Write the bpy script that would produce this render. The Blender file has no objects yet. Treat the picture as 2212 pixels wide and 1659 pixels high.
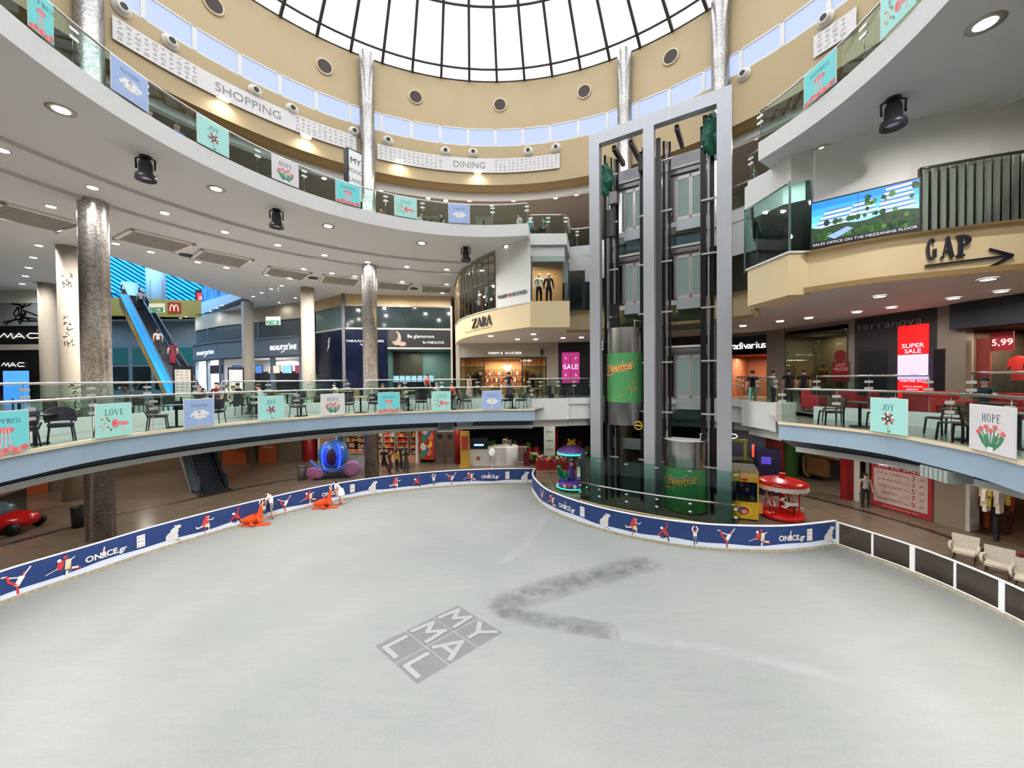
import bpy, bmesh, math, random
from mathutils import Vector, Matrix
random.seed(7)
PI = math.pi
sin, cos = math.sin, math.cos
S = bpy.context.scene
COL = S.collection
# ---------------- camera ----------------
FPX, PITCH, ROLL, CH = 830.0, 0.0150, 0.0083, 6.5
cr, sr, cp, sp = cos(ROLL), sin(ROLL), cos(PITCH), sin(PITCH)
def ray(px, py):
    x = (px-1106)/FPX; z = -(py-829.5)/FPX
    X = cr*x+sr*z; Z = -sr*x+cr*z
    return Vector((X, cp+Z*sp, -sp+Z*cp))
R_ = ray(1106+FPX, 829.5)-ray(1106, 829.5)
U_ = ray(1106, 829.5-FPX)-ray(1106, 829.5)
F_ = ray(1106, 829.5)
cam = bpy.data.cameras.new('camera'); cam.sensor_width = 36; cam.lens = 36*FPX/2212
cam.clip_start = 0.05; cam.clip_end = 300
camo = bpy.data.objects.new('camera', cam); COL.objects.link(camo)
camo.matrix_world = Matrix(((R_.x, U_.x, -F_.x, 0), (R_.y, U_.y, -F_.y, 0), (R_.z, U_.z, -F_.z, CH), (0, 0, 0, 1)))
S.camera = camo
S.view_settings.view_transform = 'Standard'; S.view_settings.look = 'None'
S.view_settings.exposure = 0.6; S.view_settings.gamma = 1
# ---------------- world, daylight ----------------
w = bpy.data.worlds.new('overcast_sky'); S.world = w; w.use_nodes = True
w.node_tree.nodes['Background'].inputs[0].default_value = (0.62, 0.76, 1.0, 1)
w.node_tree.nodes['Background'].inputs[1].default_value = 1.0
OX, OY = -1.0, 10.2          # centre of the round atrium
def area(name, loc, size, energy, color=(1, 1, 1), rot=(0, 0, 0), shape='DISK', sy=None, spread=None):
    l = bpy.data.lights.new(name, 'AREA'); l.shape = shape; l.size = size; l.energy = energy; l.color = color
    if sy: l.size_y = sy
    if spread: l.spread = math.radians(spread)
    o = bpy.data.objects.new(name, l); COL.objects.link(o); o.location = loc; o.rotation_euler = rot
    return o
area('skylight_daylight', (OX, OY, 33.5), 44, 12000, (1.0, 0.998, 0.99))
area('blue_atrium_daylight', (-42, 40, 24.5), 14, 2600, (0.30, 0.66, 1.0))
# light given by the rows of ceiling lamps, one soft source per gallery
def lamp_light(x, y, z, e, size=5.0, col=(1, 0.93, 0.82)):
    area('gallery_lamps', (x, y, z), size, e, col)
S.cycles.max_bounces = 7; S.cycles.diffuse_bounces = 4; S.cycles.glossy_bounces = 3; S.cycles.transmission_bounces = 4
S.cycles.transparent_max_bounces = 16; S.cycles.caustics_reflective = False; S.cycles.caustics_refractive = False
S.cycles.sample_clamp_indirect = 6.0; S.cycles.use_denoising = True
# ---------------- levels ----------------
Z0, ZT, ZR = 0.0, 4.96, 5.40       # ground, cafe terrace, raised rear floor
ZF = 5.10                          # floor behind the low kerb
ZMb, ZM = 9.2, 10.5                # mezzanine fascia bottom and top
ZUb, ZU = 13.9, 14.5               # upper slab soffit and floor
ZC = 20.2                          # drum wall lower edge
def hz(px, py, z):
    d = ray(px, py); t = (z-CH)/d.z
    return Vector((d.x*t, d.y*t, z))
def atY(px, py, Y):
    d = ray(px, py); t = Y/d.y
    return Vector((d.x*t, Y, CH+d.z*t))
def cyl(px, py, R, cx=OX, cy=OY):
    d = ray(px, py); a = d.x**2+d.y**2; b = -2*(d.x*cx+d.y*cy); c = cx*cx+cy*cy-R*R
    t = (-b+math.sqrt(max(0, b*b-4*a*c)))/(2*a)
    return Vector((d.x*t, d.y*t, CH+d.z*t))
def prj(p):
    q = Vector(p)-Vector((0, 0, CH)); f = q.dot(F_)
    return 1106+FPX*q.dot(R_)/f, 829.5-FPX*q.dot(U_)/f
# ---------------- materials ----------------
def lin(c): 
    c = c/255.0
    return c/12.92 if c <= 0.04045 else ((c+0.055)/1.055)**2.4
MATS = {}
def M(name, rgb=(200, 200, 200), rough=0.6, metal=0.0, emit=0.0, noise=0.0, nscale=6.0, bump=0.0, alpha=1.0, spec=None):
    if name in MATS: return MATS[name]
    m = bpy.data.materials.new(name); m.use_nodes = True; nt = m.node_tree; b = nt.nodes['Principled BSDF']
    col = tuple(lin(c) for c in rgb)+(1,)
    b.inputs['Base Color'].default_value = col; b.inputs['Roughness'].default_value = rough; b.inputs['Metallic'].default_value = metal
    if spec is not None: b.inputs['Specular IOR Level'].default_value = spec
    if alpha < 1: b.inputs['Alpha'].default_value = alpha
    if emit > 0:
        b.inputs['Emission Color'].default_value = col; b.inputs['Emission Strength'].default_value = emit
    if noise > 0 or bump > 0:
        tc = nt.nodes.new('ShaderNodeTexCoord'); n = nt.nodes.new('ShaderNodeTexNoise'); n.inputs['Scale'].default_value = nscale; n.inputs['Detail'].default_value = 4
        nt.links.new(tc.outputs['Object'], n.inputs['Vector'])
        if noise > 0:
            r = nt.nodes.new('ShaderNodeValToRGB'); nt.links.new(n.outputs[0], r.inputs[0])
            r.color_ramp.elements[0].position = 0.3; r.color_ramp.elements[1].position = 0.72
            r.color_ramp.elements[0].color = tuple(max(0, c*(1-noise)) for c in col[:3])+(1,)
            r.color_ramp.elements[1].color = tuple(min(1, c*(1+noise)) for c in col[:3])+(1,)
            nt.links.new(r.outputs[0], b.inputs['Base Color'])
            if emit > 0: nt.links.new(r.outputs[0], b.inputs['Emission Color'])
        if bump > 0:
            bp_ = nt.nodes.new('ShaderNodeBump'); bp_.inputs['Strength'].default_value = bump; bp_.inputs['Distance'].default_value = 0.02
            nt.links.new(n.outputs[0], bp_.inputs['Height']); nt.links.new(bp_.outputs[0], b.inputs['Normal'])
    MATS[name] = m
    return m
def glass_mat(name, tint=(215, 235, 230), gloss=1.0, ior=1.35):
    if name in MATS: return MATS[name]
    m = bpy.data.materials.new(name); m.use_nodes = True; nt = m.node_tree; nt.nodes.clear()
    o = nt.nodes.new('ShaderNodeOutputMaterial'); mx = nt.nodes.new('ShaderNodeMixShader'); t = nt.nodes.new('ShaderNodeBsdfTransparent')
    g = nt.nodes.new('ShaderNodeBsdfGlossy'); f = nt.nodes.new('ShaderNodeFresnel'); mu = nt.nodes.new('ShaderNodeMath'); mu.operation = 'MULTIPLY'
    t.inputs[0].default_value = tuple(lin(c) for c in tint)+(1,); g.inputs['Roughness'].default_value = 0.02; f.inputs[0].default_value = ior
    mu.inputs[1].default_value = gloss
    nt.links.new(f.outputs[0], mu.inputs[0]); nt.links.new(mu.outputs[0], mx.inputs[0])
    nt.links.new(t.outputs[0], mx.inputs[1]); nt.links.new(g.outputs[0], mx.inputs[2]); nt.links.new(mx.outputs[0], o.inputs[0])
    MATS[name] = m; return m
def tile_mat(name, rgb, grout, scale=1.2, rough=0.25, mott=0.08):
    m = bpy.data.materials.new(name); m.use_nodes = True; nt = m.node_tree; b = nt.nodes['Principled BSDF']; b.inputs['Roughness'].default_value = rough
    tc = nt.nodes.new('ShaderNodeTexCoord'); br = nt.nodes.new('ShaderNodeTexBrick'); n = nt.nodes.new('ShaderNodeTexNoise'); mx = nt.nodes.new('ShaderNodeMixRGB')
    br.offset = 0; br.inputs['Scale'].default_value = scale; br.inputs['Mortar Size'].default_value = 0.012; br.inputs['Brick Width'].default_value = 1; br.inputs['Row Height'].default_value = 1
    c = tuple(lin(x) for x in rgb)
    br.inputs['Color1'].default_value = c+(1,); br.inputs['Color2'].default_value = tuple(x*(1-mott) for x in c)+(1,); br.inputs['Mortar'].default_value = tuple(lin(x) for x in grout)+(1,)
    n.inputs['Scale'].default_value = 2.2; mx.blend_type = 'MULTIPLY'; mx.inputs[0].default_value = 0.25
    nt.links.new(tc.outputs['Object'], br.inputs['Vector']); nt.links.new(tc.outputs['Object'], n.inputs['Vector'])
    nt.links.new(br.outputs[0], mx.inputs[1]); nt.links.new(n.outputs[0], mx.inputs[2]); nt.links.new(mx.outputs[0], b.inputs['Base Color'])
    MATS[name] = m; return m
white = M('painted_white', (222, 221, 218), 0.55, noise=0.02)
white2 = M('white_trim', (205, 203, 198), 0.5, noise=0.03)
soffit = M('soffit_paint', (206, 208, 210), 0.7, noise=0.025, nscale=0.4)
cream = M('cream_render', (180, 158, 120), 0.7, noise=0.03, nscale=0.7)
creamB = M('cream_cladding', (214, 192, 150), 0.5, noise=0.03, nscale=0.6)
creamC = M('cream_plaster_column', (176, 166, 150), 0.7, noise=0.04)
bluegrey = M('bluegrey_fascia', (158, 178, 196), 0.45, noise=0.04, nscale=1.5)
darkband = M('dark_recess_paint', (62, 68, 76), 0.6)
concrete = M('board_kerb_concrete', (170, 160, 138), 0.8, noise=0.25, nscale=9)
steel = M('brushed_steel', (190, 188, 184), 0.25, 1.0)
steelD = M('weathered_steel', (120, 115, 110), 0.35, 0.9, noise=0.15)
greyM = M('grey_painted_steel', (176, 177, 181), 0.4, 0.3, noise=0.03)
black = M('black_paint', (18, 18, 20), 0.5)
blackg = M('black_gloss_panel', (14, 16, 24), 0.15)
dark = M('dark_interior', (42, 36, 32), 0.8)
glassR = glass_mat('railing_glass', (205, 230, 224))
glassW = glass_mat('shop_glass', (200, 215, 212), 1.0, 1.45)
lampM = M('lamp_lens', (255, 250, 240), 0.4, emit=9.0)
brown = M('bronze_cornice', (140, 113, 70), 0.6)
# mosaic clad column
def mosaic():
    m = bpy.data.materials.new('silver_mosaic'); m.use_nodes = True; nt = m.node_tree; b = nt.nodes['Principled BSDF']
    b.inputs['Metallic'].default_value = 0.85; b.inputs['Roughness'].default_value = 0.27
    tc = nt.nodes.new('ShaderNodeTexCoord'); v = nt.nodes.new('ShaderNodeTexVoronoi'); v.inputs['Scale'].default_value = 16
    n = nt.nodes.new('ShaderNodeTexNoise'); n.inputs['Scale'].default_value = 1.3; r = nt.nodes.new('ShaderNodeValToRGB'); r2 = nt.nodes.new('ShaderNodeValToRGB'); mx = nt.nodes.new('ShaderNodeMixRGB'); mx.blend_type = 'MULTIPLY'; mx.inputs[0].default_value = 0.6
    r.color_ramp.elements[0].color = (0.27, 0.25, 0.235, 1); r.color_ramp.elements[1].color = (0.66, 0.62, 0.58, 1)
    r2.color_ramp.elements[0].position = 0.35; r2.color_ramp.elements[0].color = (0.7, 0.69, 0.68, 1); r2.color_ramp.elements[1].position = 0.6
    nt.links.new(tc.outputs['Object'], v.inputs['Vector']); nt.links.new(tc.outputs['Object'], n.inputs['Vector'])
    nt.links.new(v.outputs['Color'], r.inputs[0]); nt.links.new(n.outputs[0], r2.inputs[0]); nt.links.new(r.outputs[0], mx.inputs[1]); nt.links.new(r2.outputs[0], mx.inputs[2])
    nt.links.new(mx.outputs[0], b.inputs['Base Color'])
    bm_ = nt.nodes.new('ShaderNodeBump'); bm_.inputs['Strength'].default_value = 0.15; bm_.inputs['Distance'].default_value = 0.02
    nt.links.new(v.outputs['Distance'], bm_.inputs['Height']); nt.links.new(bm_.outputs[0], b.inputs['Normal'])
    return m
mosaicM = mosaic()
# ---------------- mesh helpers ----------------
def ident(a, b, c): return (a, b, c)
def frame(o, u, v, n=None):
    o = Vector(o); u = Vector(u).normalized(); v = Vector(v).normalized(); n = Vector(n).normalized() if n is not None else u.cross(v)
    return lambda a, b, c: o+u*a+v*b+n*c
TC = {}
BOLD = [0.0]
def textmesh(s, size):
    k = (s, size, BOLD[0])
    if k not in TC:
        cu = bpy.data.curves.new('t', 'FONT'); cu.body = s; cu.size = size; cu.resolution_u = 3; cu.align_x = 'CENTER'; cu.offset = BOLD[0]*size
        o = bpy.data.objects.new('t', cu); me = bpy.data.meshes.new_from_object(o)
        TC[k] = ([(v.co.x, v.co.y) for v in me.vertices], [tuple(p.vertices) for p in me.polygons])
        bpy.data.objects.remove(o); bpy.data.meshes.remove(me); bpy.data.curves.remove(cu)
    return TC[k]
class MB:
    def __init__(s, f=None): s.V, s.F, s.I, s.S, s.mats, s.f = [], [], [], [], [], f or ident
    def add(s, vs, fs, m, smooth=False):
        k = len(s.V); s.V += [tuple(s.f(*v)) for v in vs]
        if m not in s.mats: s.mats.append(m)
        i = s.mats.index(m)
        for f in fs: s.F.append(tuple(k+j for j in f)); s.I.append(i); s.S.append(smooth)
        return s
    def box(s, x0, x1, y0, y1, z0, z1, m):
        return s.add([(x0, y0, z0), (x1, y0, z0), (x1, y1, z0), (x0, y1, z0), (x0, y0, z1), (x1, y0, z1), (x1, y1, z1), (x0, y1, z1)],
                     [(0, 3, 2, 1), (4, 5, 6, 7), (0, 1, 5, 4), (1, 2, 6, 5), (2, 3, 7, 6), (3, 0, 4, 7)], m)
    def bar(s, p, q, w, h, m, up=(0, 0, 1)):     # box beam from p to q
        p, q = Vector(p), Vector(q); d = (q-p).normalized(); u = Vector(up)
        if abs(d.dot(u)) > 0.95: u = Vector((1, 0, 0))
        r = d.cross(u).normalized()*w/2; t = r.cross(d).normalized()*h/2
        vs = [p-r-t, p+r-t, p+r+t, p-r+t, q-r-t, q+r-t, q+r+t, q-r+t]
        return s.add([tuple(v) for v in vs], [(0, 3, 2, 1), (4, 5, 6, 7), (0, 1, 5, 4), (1, 2, 6, 5), (2, 3, 7, 6), (3, 0, 4, 7)], m)
    def poly(s, pts, z0, z1, m, ms=None):
        n = len(pts); s.add([(x, y, z1) for x, y in pts], [tuple(range(n))], m)
        if z0 != z1:
            s.add([(x, y, z) for z in (z0, z1) for x, y in pts], [tuple(reversed(range(n)))]+[(i, (i+1) % n, n+(i+1) % n, n+i) for i in range(n)], ms or m)
        return s
    def tube(s, pts, r, m, seg=8, closed=False):
        pts = [Vector(p) for p in pts]; n = len(pts); rs = r if isinstance(r, (list, tuple)) else [r]*n; vs = []; up = Vector((0, 0, 1))
        for i, p in enumerate(pts):
            a = pts[(i-1) % n] if closed or i > 0 else p; b = pts[(i+1) % n] if closed or i < n-1 else p
            d = (b-a).normalized(); x = d.cross(up)
            if x.length < 0.05: x = d.cross(Vector((0, 1, 0)))
            x.normalize(); y = x.cross(d).normalized()
            for k in range(seg):
                t = 2*PI*k/seg; vs.append(tuple(p+x*cos(t)*rs[i]+y*sin(t)*rs[i]))
        fs = []
        for i in range(n if closed else n-1):
            j = (i+1) % n
            for k in range(seg): l = (k+1) % seg; fs.append((i*seg+k, i*seg+l, j*seg+l, j*seg+k))
        if not closed: fs += [tuple(reversed(range(seg))), tuple((n-1)*seg+k for k in range(seg))]
        return s.add(vs, fs, m, True)
    def lathe(s, prof, m, seg=24, c=(0, 0), a0=0, a1=2*PI, smooth=True):
        full = abs(a1-a0-2*PI) < 1e-6; n = seg if full else seg+1; vs = []
        for r, z in prof:
            for k in range(n): t = a0+(a1-a0)*k/seg; vs.append((c[0]+r*cos(t), c[1]+r*sin(t), z))
        fs = []
        for i in range(len(prof)-1):
            for k in range(seg): l = (k+1) % n; fs.append((i*n+k, i*n+l, (i+1)*n+l, (i+1)*n+k))
        return s.add(vs, fs, m, smooth)
    def cyl(s, c, r, z0, z1, m, seg=20):
        return s.lathe([(0, z0), (r, z0), (r, z1), (0, z1)], m, seg, c, smooth=False)
    def sph(s, c, r, m, seg=10):
        if not isinstance(r, (list, tuple)): r = (r, r, r)
        vs = [(c[0], c[1], c[2]-r[2])]; rings = seg//2
        for i in range(1, rings):
            ph = -PI/2+PI*i/rings
            for k in range(seg): t = 2*PI*k/seg; vs.append((c[0]+r[0]*cos(ph)*cos(t), c[1]+r[1]*cos(ph)*sin(t), c[2]+r[2]*sin(ph)))
        vs.append((c[0], c[1], c[2]+r[2])); L = len(vs)-1; fs = []
        for k in range(seg):
            l = (k+1) % seg; fs.append((0, 1+l, 1+k)); fs.append((L, L-seg+k, L-seg+l))
            for i in range(rings-2): fs.append((1+i*seg+k, 1+i*seg+l, 1+(i+1)*seg+l, 1+(i+1)*seg+k))
        return s.add(vs, fs, m, True)
    def strip(s, A, B, m, smooth=False):
        n = len(A); return s.add([tuple(p) for p in A]+[tuple(p) for p in B], [(i, i+1, n+i+1, n+i) for i in range(n-1)], m, smooth)
    def text(s, t, x, y, size, m, z=0.004, depth=0.0, sx=1.0, ang=0.0, mir=False):
        vs, fs = textmesh(t, size); ca, sa = cos(ang), sin(ang)
        P = [(x+(a*sx*ca-b*sa), y+(a*sx*sa+b*ca)) for a, b in vs]
        s.add([(a, b, z+depth) for a, b in P], fs, m)
        if depth > 0:      # side walls of cut letters
            E = {}
            for f in fs:
                for i in range(len(f)): e = (f[i], f[(i+1) % len(f)]); E[e] = 1
            n = len(P); s.add([(a, b, z+depth) for a, b in P]+[(a, b, z) for a, b in P], [(e[1], e[0], n+e[0], n+e[1]) for e in E if (e[1], e[0]) not in E], m)
        return s
    def build(s, name, parent=None, bevel=0.0):
        me = bpy.data.meshes.new(name); me.from_pydata(s.V, [], s.F)
        for m in s.mats: me.materials.append(m)
        me.polygons.foreach_set('material_index', s.I); me.polygons.foreach_set('use_smooth', s.S); me.update()
        o = bpy.data.objects.new(name, me); COL.objects.link(o)
        if parent: o.parent = parent
        if bevel:
            b = o.modifiers.new('bevel', 'BEVEL'); b.width = bevel; b.segments = 2; b.limit_method = 'ANGLE'
        return o
    def struct(s, name): o = s.build(name); o['kind'] = 'structure'; return o
    def thing(s, name, label, cat, group=None, bevel=0.0, kind=None):
        return tag(s.build(name, bevel=bevel), label, cat, group, kind)
def tag(o, label, cat, group=None, kind=None):
    o['label'] = label; o['category'] = cat
    if group: o['group'] = group
    o['kind'] = kind or 'thing'
    return o
def thing(name, label, cat, loc=(0, 0, 0), rz=0.0, group=None, kind=None):
    o = bpy.data.objects.new(name, None); COL.objects.link(o); o.empty_display_size = 0.2
    o.location = loc; o.rotation_euler = (0, 0, rz)
    return tag(o, label, cat, group, kind)
def wpart(mb, name, parent):      # part whose vertices are in world coordinates
    o = mb.build(name, parent); o.matrix_parent_inverse = (Matrix.Translation(parent.location) @ Matrix.Rotation(parent.rotation_euler.z, 4, 'Z')).inverted(); return o
def dup(root, loc, rz, label=None, group=None, scale=None):
    def cp_(o, par):
        c = o.copy(); COL.objects.link(c); c.parent = par
        for ch in CH_[o.name]: cp_(ch, c)
        return c
    CH_ = {}
    def idx(o):
        CH_[o.name] = [x for x in KIDS.get(o.name, [])]
        for x in CH_[o.name]: idx(x)
    idx(root); r = cp_(root, None); r.location = loc; r.rotation_euler = (0, 0, rz)
    if label: r['label'] = label
    if group: r['group'] = group
    if scale: r.scale = (scale,)*3
    return r
KIDS = {}
def reg(root):                      # remember the parts of a thing so that dup can copy them
    KIDS[root.name] = [o for o in COL.objects if o.parent == root]
    for o in KIDS[root.name]: reg(o)
    return root
# smooth plan paths
class Path:
    def __init__(s, pts, smooth=True, step=0.25, closed=False):
        P = [Vector((p[0], p[1])) for p in pts]
        if smooth:
            Q = []; n = len(P)
            for i in range(n-1):
                p0 = P[max(i-1, 0)]; p1 = P[i]; p2 = P[i+1]; p3 = P[min(i+2, n-1)]; k = max(2, int((p2-p1).length/step))
                for j in range(k):
                    t = j/k; Q.append(0.5*((2*p1)+(p2-p0)*t+(2*p0-5*p1+4*p2-p3)*t*t+(3*p1-p0-3*p2+p3)*t**3))
            Q.append(P[-1]); P = Q
        s.P = P; s.L = [0]
        for a, b in zip(P, P[1:]): s.L.append(s.L[-1]+(b-a).length)
        s.len = s.L[-1]
    def at(s, t):
        t = min(max(t, 0), s.len-1e-6); import bisect; i = min(bisect.bisect_right(s.L, t)-1, len(s.P)-2)
        a, b = s.P[i], s.P[i+1]; u = (t-s.L[i])/max(1e-9, s.L[i+1]-s.L[i]); d = (b-a).normalized()
        return a+(b-a)*u, d
    def off(s, d):
        out = []
        for i in range(len(s.P)):
            a = s.P[max(i-1, 0)]; b = s.P[min(i+1, len(s.P)-1)]; t = (b-a).normalized(); out.append(s.P[i]+Vector((t.y, -t.x))*d)
        return out            # +d = to the right of travel
    def fr(s, t0=0, z=0):     # local (a along, b up, c to the right of travel)
        def f(a, b, c):
            p, d = s.at(t0+a); return (p.x+d.y*c, p.y-d.x*c, z+b)
        return f
    def s_of_px(s, px, z):    # arc length where the path shows at image column px
        best = (1e9, 0)
        for i in range(int(s.len/0.05)+1):
            p, d = s.at(i*0.05); e = abs(prj((p.x, p.y, z))[0]-px)
            if e < best[0]: best = (e, i*0.05)
        return best[1]
    def sub(s, t0, t1, step=0.2):
        n = max(1, int(abs(t1-t0)/step)); return [s.at(t0+(t1-t0)*i/n)[0] for i in range(n+1)]
def p3(P, z): return [(p[0], p[1], z) for p in P]
def arc(R, a0, a1, n=60, cx=OX, cy=OY): return [Vector((cx+R*cos(a0+(a1-a0)*i/n), cy+R*sin(a0+(a1-a0)*i/n))) for i in range(n+1)]
class Wall:      # vertical plane through P and Q; local a along, b = world z, c toward the viewer's side
    def __init__(s, P, Q):
        s.P = Vector((P[0], P[1], 0)); s.u = (Vector((Q[0], Q[1], 0))-s.P); s.len = s.u.length; s.u.normalize()
        s.n = s.u.cross(Vector((0, 0, 1)))
        if s.n.dot(Vector((OX, OY, 0))-s.P) < 0: s.n = -s.n
        s.f = frame(s.P, s.u, (0, 0, 1), s.n)
    def hit(s, px, py, c=0):
        d = ray(px, py); o = Vector((0, 0, CH)); t = (s.P+s.n*c-o).dot(s.n)/d.dot(s.n); p = o+d*t
        return (p-s.P).dot(s.u), p.z
    def mb(s): return MB(s.f)
def wall_at(px0, Y0, px1, Y1):
    a = atY(px0, 820, Y0); b = atY(px1, 820, Y1); return Wall(a, b)
from mathutils.geometry import tessellate_polygon
def flat(mb, outer, holes, z, m):
    L = [[Vector((p[0], p[1], 0)) for p in o] for o in [outer]+holes]
    tri = tessellate_polygon(L); V = [v for l in L for v in l]
    mb.add([(v.x, v.y, z) for v in V], [tuple(t) for t in tri], m)
# ---------- plan outlines ----------
TL = Path([(-10.3, 6.2), (-10.62, 7.93), (-10.95, 9.97), (-10.7, 11.7), (-10.1, 13.3), (-9.05, 14.9), (-7.6, 16.4), (-5.7, 17.5), (-3.6, 18.2), (-1.2, 18.65), (1.1, 18.75)])
TR = Path([(8.75, 12.6), (9.45, 11.3), (9.75, 10.0), (9.6, 8.8), (9.35, 7.7), (8.85, 6.6), (8.1, 5.2), (7.0, 3.6)])
US_L = arc(9.95, math.radians(-90), math.radians(-281), 90)          # upper slab edge, clockwise from the camera side round to the lift
A_ = US_L[-1]
US_R = arc(10.0, math.radians(18), math.radians(-90), 50)
BRU = [(3.1, 21.4), (3.6, 23.6), (5.1, 23.2), (5.55, 21.95), (10.55, 18.8), (11.3, 17.6), (9.75, 15.9), (10.3, 14.5)]
ATR = [(-23.6, 22.0), (-24.2, 35.8), (-37, 46), (-52, 46), (-52, 34), (-34, 31)]
BIG = [(-60, -25), (45, -25), (45, 60), (-60, 60)]
hole_up = [tuple(p) for p in US_L]+[(1.08, 21.4)]+BRU+[tuple(p) for p in US_R][:-1]
# ---------- ground floor and ice ----------
tileM = tile_mat('tan_floor_tile', (138, 122, 106), (104, 92, 80), 0.8, 0.22)
mb = MB(); flat(mb, BIG, [], 0.0, tileM); mb.struct('floor')
def ice_mat():
    m = bpy.data.materials.new('rink_ice'); m.use_nodes = True; nt = m.node_tree; b = nt.nodes['Principled BSDF']
    tc = nt.nodes.new('ShaderNodeTexCoord'); mp = nt.nodes.new('ShaderNodeMapping'); mp.inputs['Scale'].default_value = (0.35, 2.2, 1); mp.inputs['Rotation'].default_value = (0, 0, 0.5)
    n = nt.nodes.new('ShaderNodeTexNoise'); n.inputs['Scale'].default_value = 0.22; n.inputs['Detail'].default_value = 7
    n2 = nt.nodes.new('ShaderNodeTexNoise'); n2.inputs['Scale'].default_value = 2.2; n2.inputs['Detail'].default_value = 9; n2.inputs['Roughness'].default_value = 0.75
    n3 = nt.nodes.new('ShaderNodeTexNoise'); n3.inputs['Scale'].default_value = 22; n3.inputs['Detail'].default_value = 3
    r = nt.nodes.new('ShaderNodeValToRGB'); r.color_ramp.elements[0].position = 0.33; r.color_ramp.elements[0].color = tuple(lin(c) for c in (139, 141, 138))+(1,)
    r.color_ramp.elements[1].position = 0.66; r.color_ramp.elements[1].color = tuple(lin(c) for c in (150, 151, 147))+(1,)
    r2 = nt.nodes.new('ShaderNodeValToRGB'); r2.color_ramp.elements[0].position = 0.36; r2.color_ramp.elements[0].color = (0.84, 0.86, 0.88, 1); r2.color_ramp.elements[1].position = 0.62
    mx = nt.nodes.new('ShaderNodeMixRGB'); mx.blend_type = 'MULTIPLY'; mx.inputs[0].default_value = 0.45
    r3 = nt.nodes.new('ShaderNodeValToRGB'); r3.color_ramp.elements[0].position = 0.40; r3.color_ramp.elements[0].color = (0.93, 0.94, 0.95, 1); r3.color_ramp.elements[1].position = 0.6
    mx2 = nt.nodes.new('ShaderNodeMixRGB'); mx2.blend_type = 'MULTIPLY'; mx2.inputs[0].default_value = 0.8
    nt.links.new(tc.outputs['Object'], n.inputs['Vector']); nt.links.new(tc.outputs['Object'], mp.inputs['Vector']); nt.links.new(mp.outputs[0], n2.inputs['Vector']); nt.links.new(tc.outputs['Object'], n3.inputs['Vector'])
    nt.links.new(n.outputs[0], r.inputs[0]); nt.links.new(n2.outputs[0], r2.inputs[0]); nt.links.new(r.outputs[0], mx.inputs[1]); nt.links.new(r2.outputs[0], mx.inputs[2])
    nt.links.new(n3.outputs[0], r3.inputs[0]); nt.links.new(mx.outputs[0], mx2.inputs[1]); nt.links.new(r3.outputs[0], mx2.inputs[2])
    nt.links.new(mx2.outputs[0], b.inputs['Base Color']); b.inputs['Roughness'].default_value = 0.62; b.inputs['Specular IOR Level'].default_value = 0.2
    bm_ = nt.nodes.new('ShaderNodeBump'); bm_.inputs['Strength'].default_value = 0.12; nt.links.new(n2.outputs[0], bm_.inputs['Height']); nt.links.new(bm_.outputs[0], b.inputs['Normal'])
    return m
BL = Path([(-13.2, 3.0), (-14.5, 6.2), (-15.0, 9.0), (-14.88, 11.03), (-14.55, 12.0), (-14.15, 12.9), (-13.6, 14.35), (-12.85, 15.7), (-12.0, 17.0), (-10.3, 19.25), (-8.6, 20.75), (-7.0, 21.65), (-5.0, 22.45), (-2.94, 22.98), (-0.6, 23.22), (1.33, 23.2)])
BR = Path([(1.33, 23.2), (1.12, 22.2), (1.16, 21.0), (1.55, 19.1), (2.05, 18.1), (2.75, 17.1), (3.8, 16.03), (5.0, 15.15), (6.4, 14.45), (7.9, 14.08), (9.98, 13.98), (12.19, 14.42)])
BC = Path([(12.19, 14.42), (12.6, 13.35), (12.9, 12.4), (13.06, 11.17), (13.0, 9.66), (12.5, 7.2), (11.5, 5.0)])
ice_out = BL.P+BR.P[1:]+BC.P[1:]+[Vector(p) for p in [(8, 0.5), (2, -2.5), (-4, -2.8), (-9, -1.0)]]
mb = MB(); flat(mb, ice_out, [], 0.06, ice_mat()); ice = mb.build('floor_ice_rink'); ice['kind'] = 'structure'
# worn patches: flat printed logo under the ice and scraped streaks
def streak_mat(name, rgb, dens, sc):
    m = bpy.data.materials.new(name); m.use_nodes = True; nt = m.node_tree; b = nt.nodes['Principled BSDF']
    b.inputs['Base Color'].default_value = tuple(lin(c) for c in rgb)+(1,); b.inputs['Roughness'].default_value = 0.5
    tc = nt.nodes.new('ShaderNodeTexCoord'); n = nt.nodes.new('ShaderNodeTexNoise'); n.inputs['Scale'].default_value = sc; n.inputs['Detail'].default_value = 8; n.inputs['Roughness'].default_value = 0.7
    uv = nt.nodes.new('ShaderNodeUVMap'); uv.uv_map = 'UVMap'; sx = nt.nodes.new('ShaderNodeSeparateXYZ')
    def mth(op, a, b2=None):
        k = nt.nodes.new('ShaderNodeMath'); k.operation = op; k.use_clamp = op == 'MULTIPLY'
        for i, q in enumerate((a, b2)):
            if q is None: continue
            if isinstance(q, (int, float)): k.inputs[i].default_value = q
            else: nt.links.new(q, k.inputs[i])
        return k.outputs[0]
    nt.links.new(tc.outputs['Object'], n.inputs['Vector']); nt.links.new(uv.outputs[0], sx.inputs[0])
    v, u = sx.outputs[1], sx.outputs[0]
    ev = mth('MULTIPLY', mth('MULTIPLY', v, mth('SUBTRACT', 1.0, v)), 4.0); eu = mth('MINIMUM', mth('MULTIPLY', mth('MULTIPLY', u, mth('SUBTRACT', 1.0, u)), 8.0), 1.0)
    nn = mth('MULTIPLY', mth('SUBTRACT', n.outputs[0], 0.30), 2.6)
    a = mth('MULTIPLY', mth('MULTIPLY', mth('MULTIPLY', ev, eu), nn), dens)
    nt.links.new(a, b.inputs['Alpha']); return m
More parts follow.
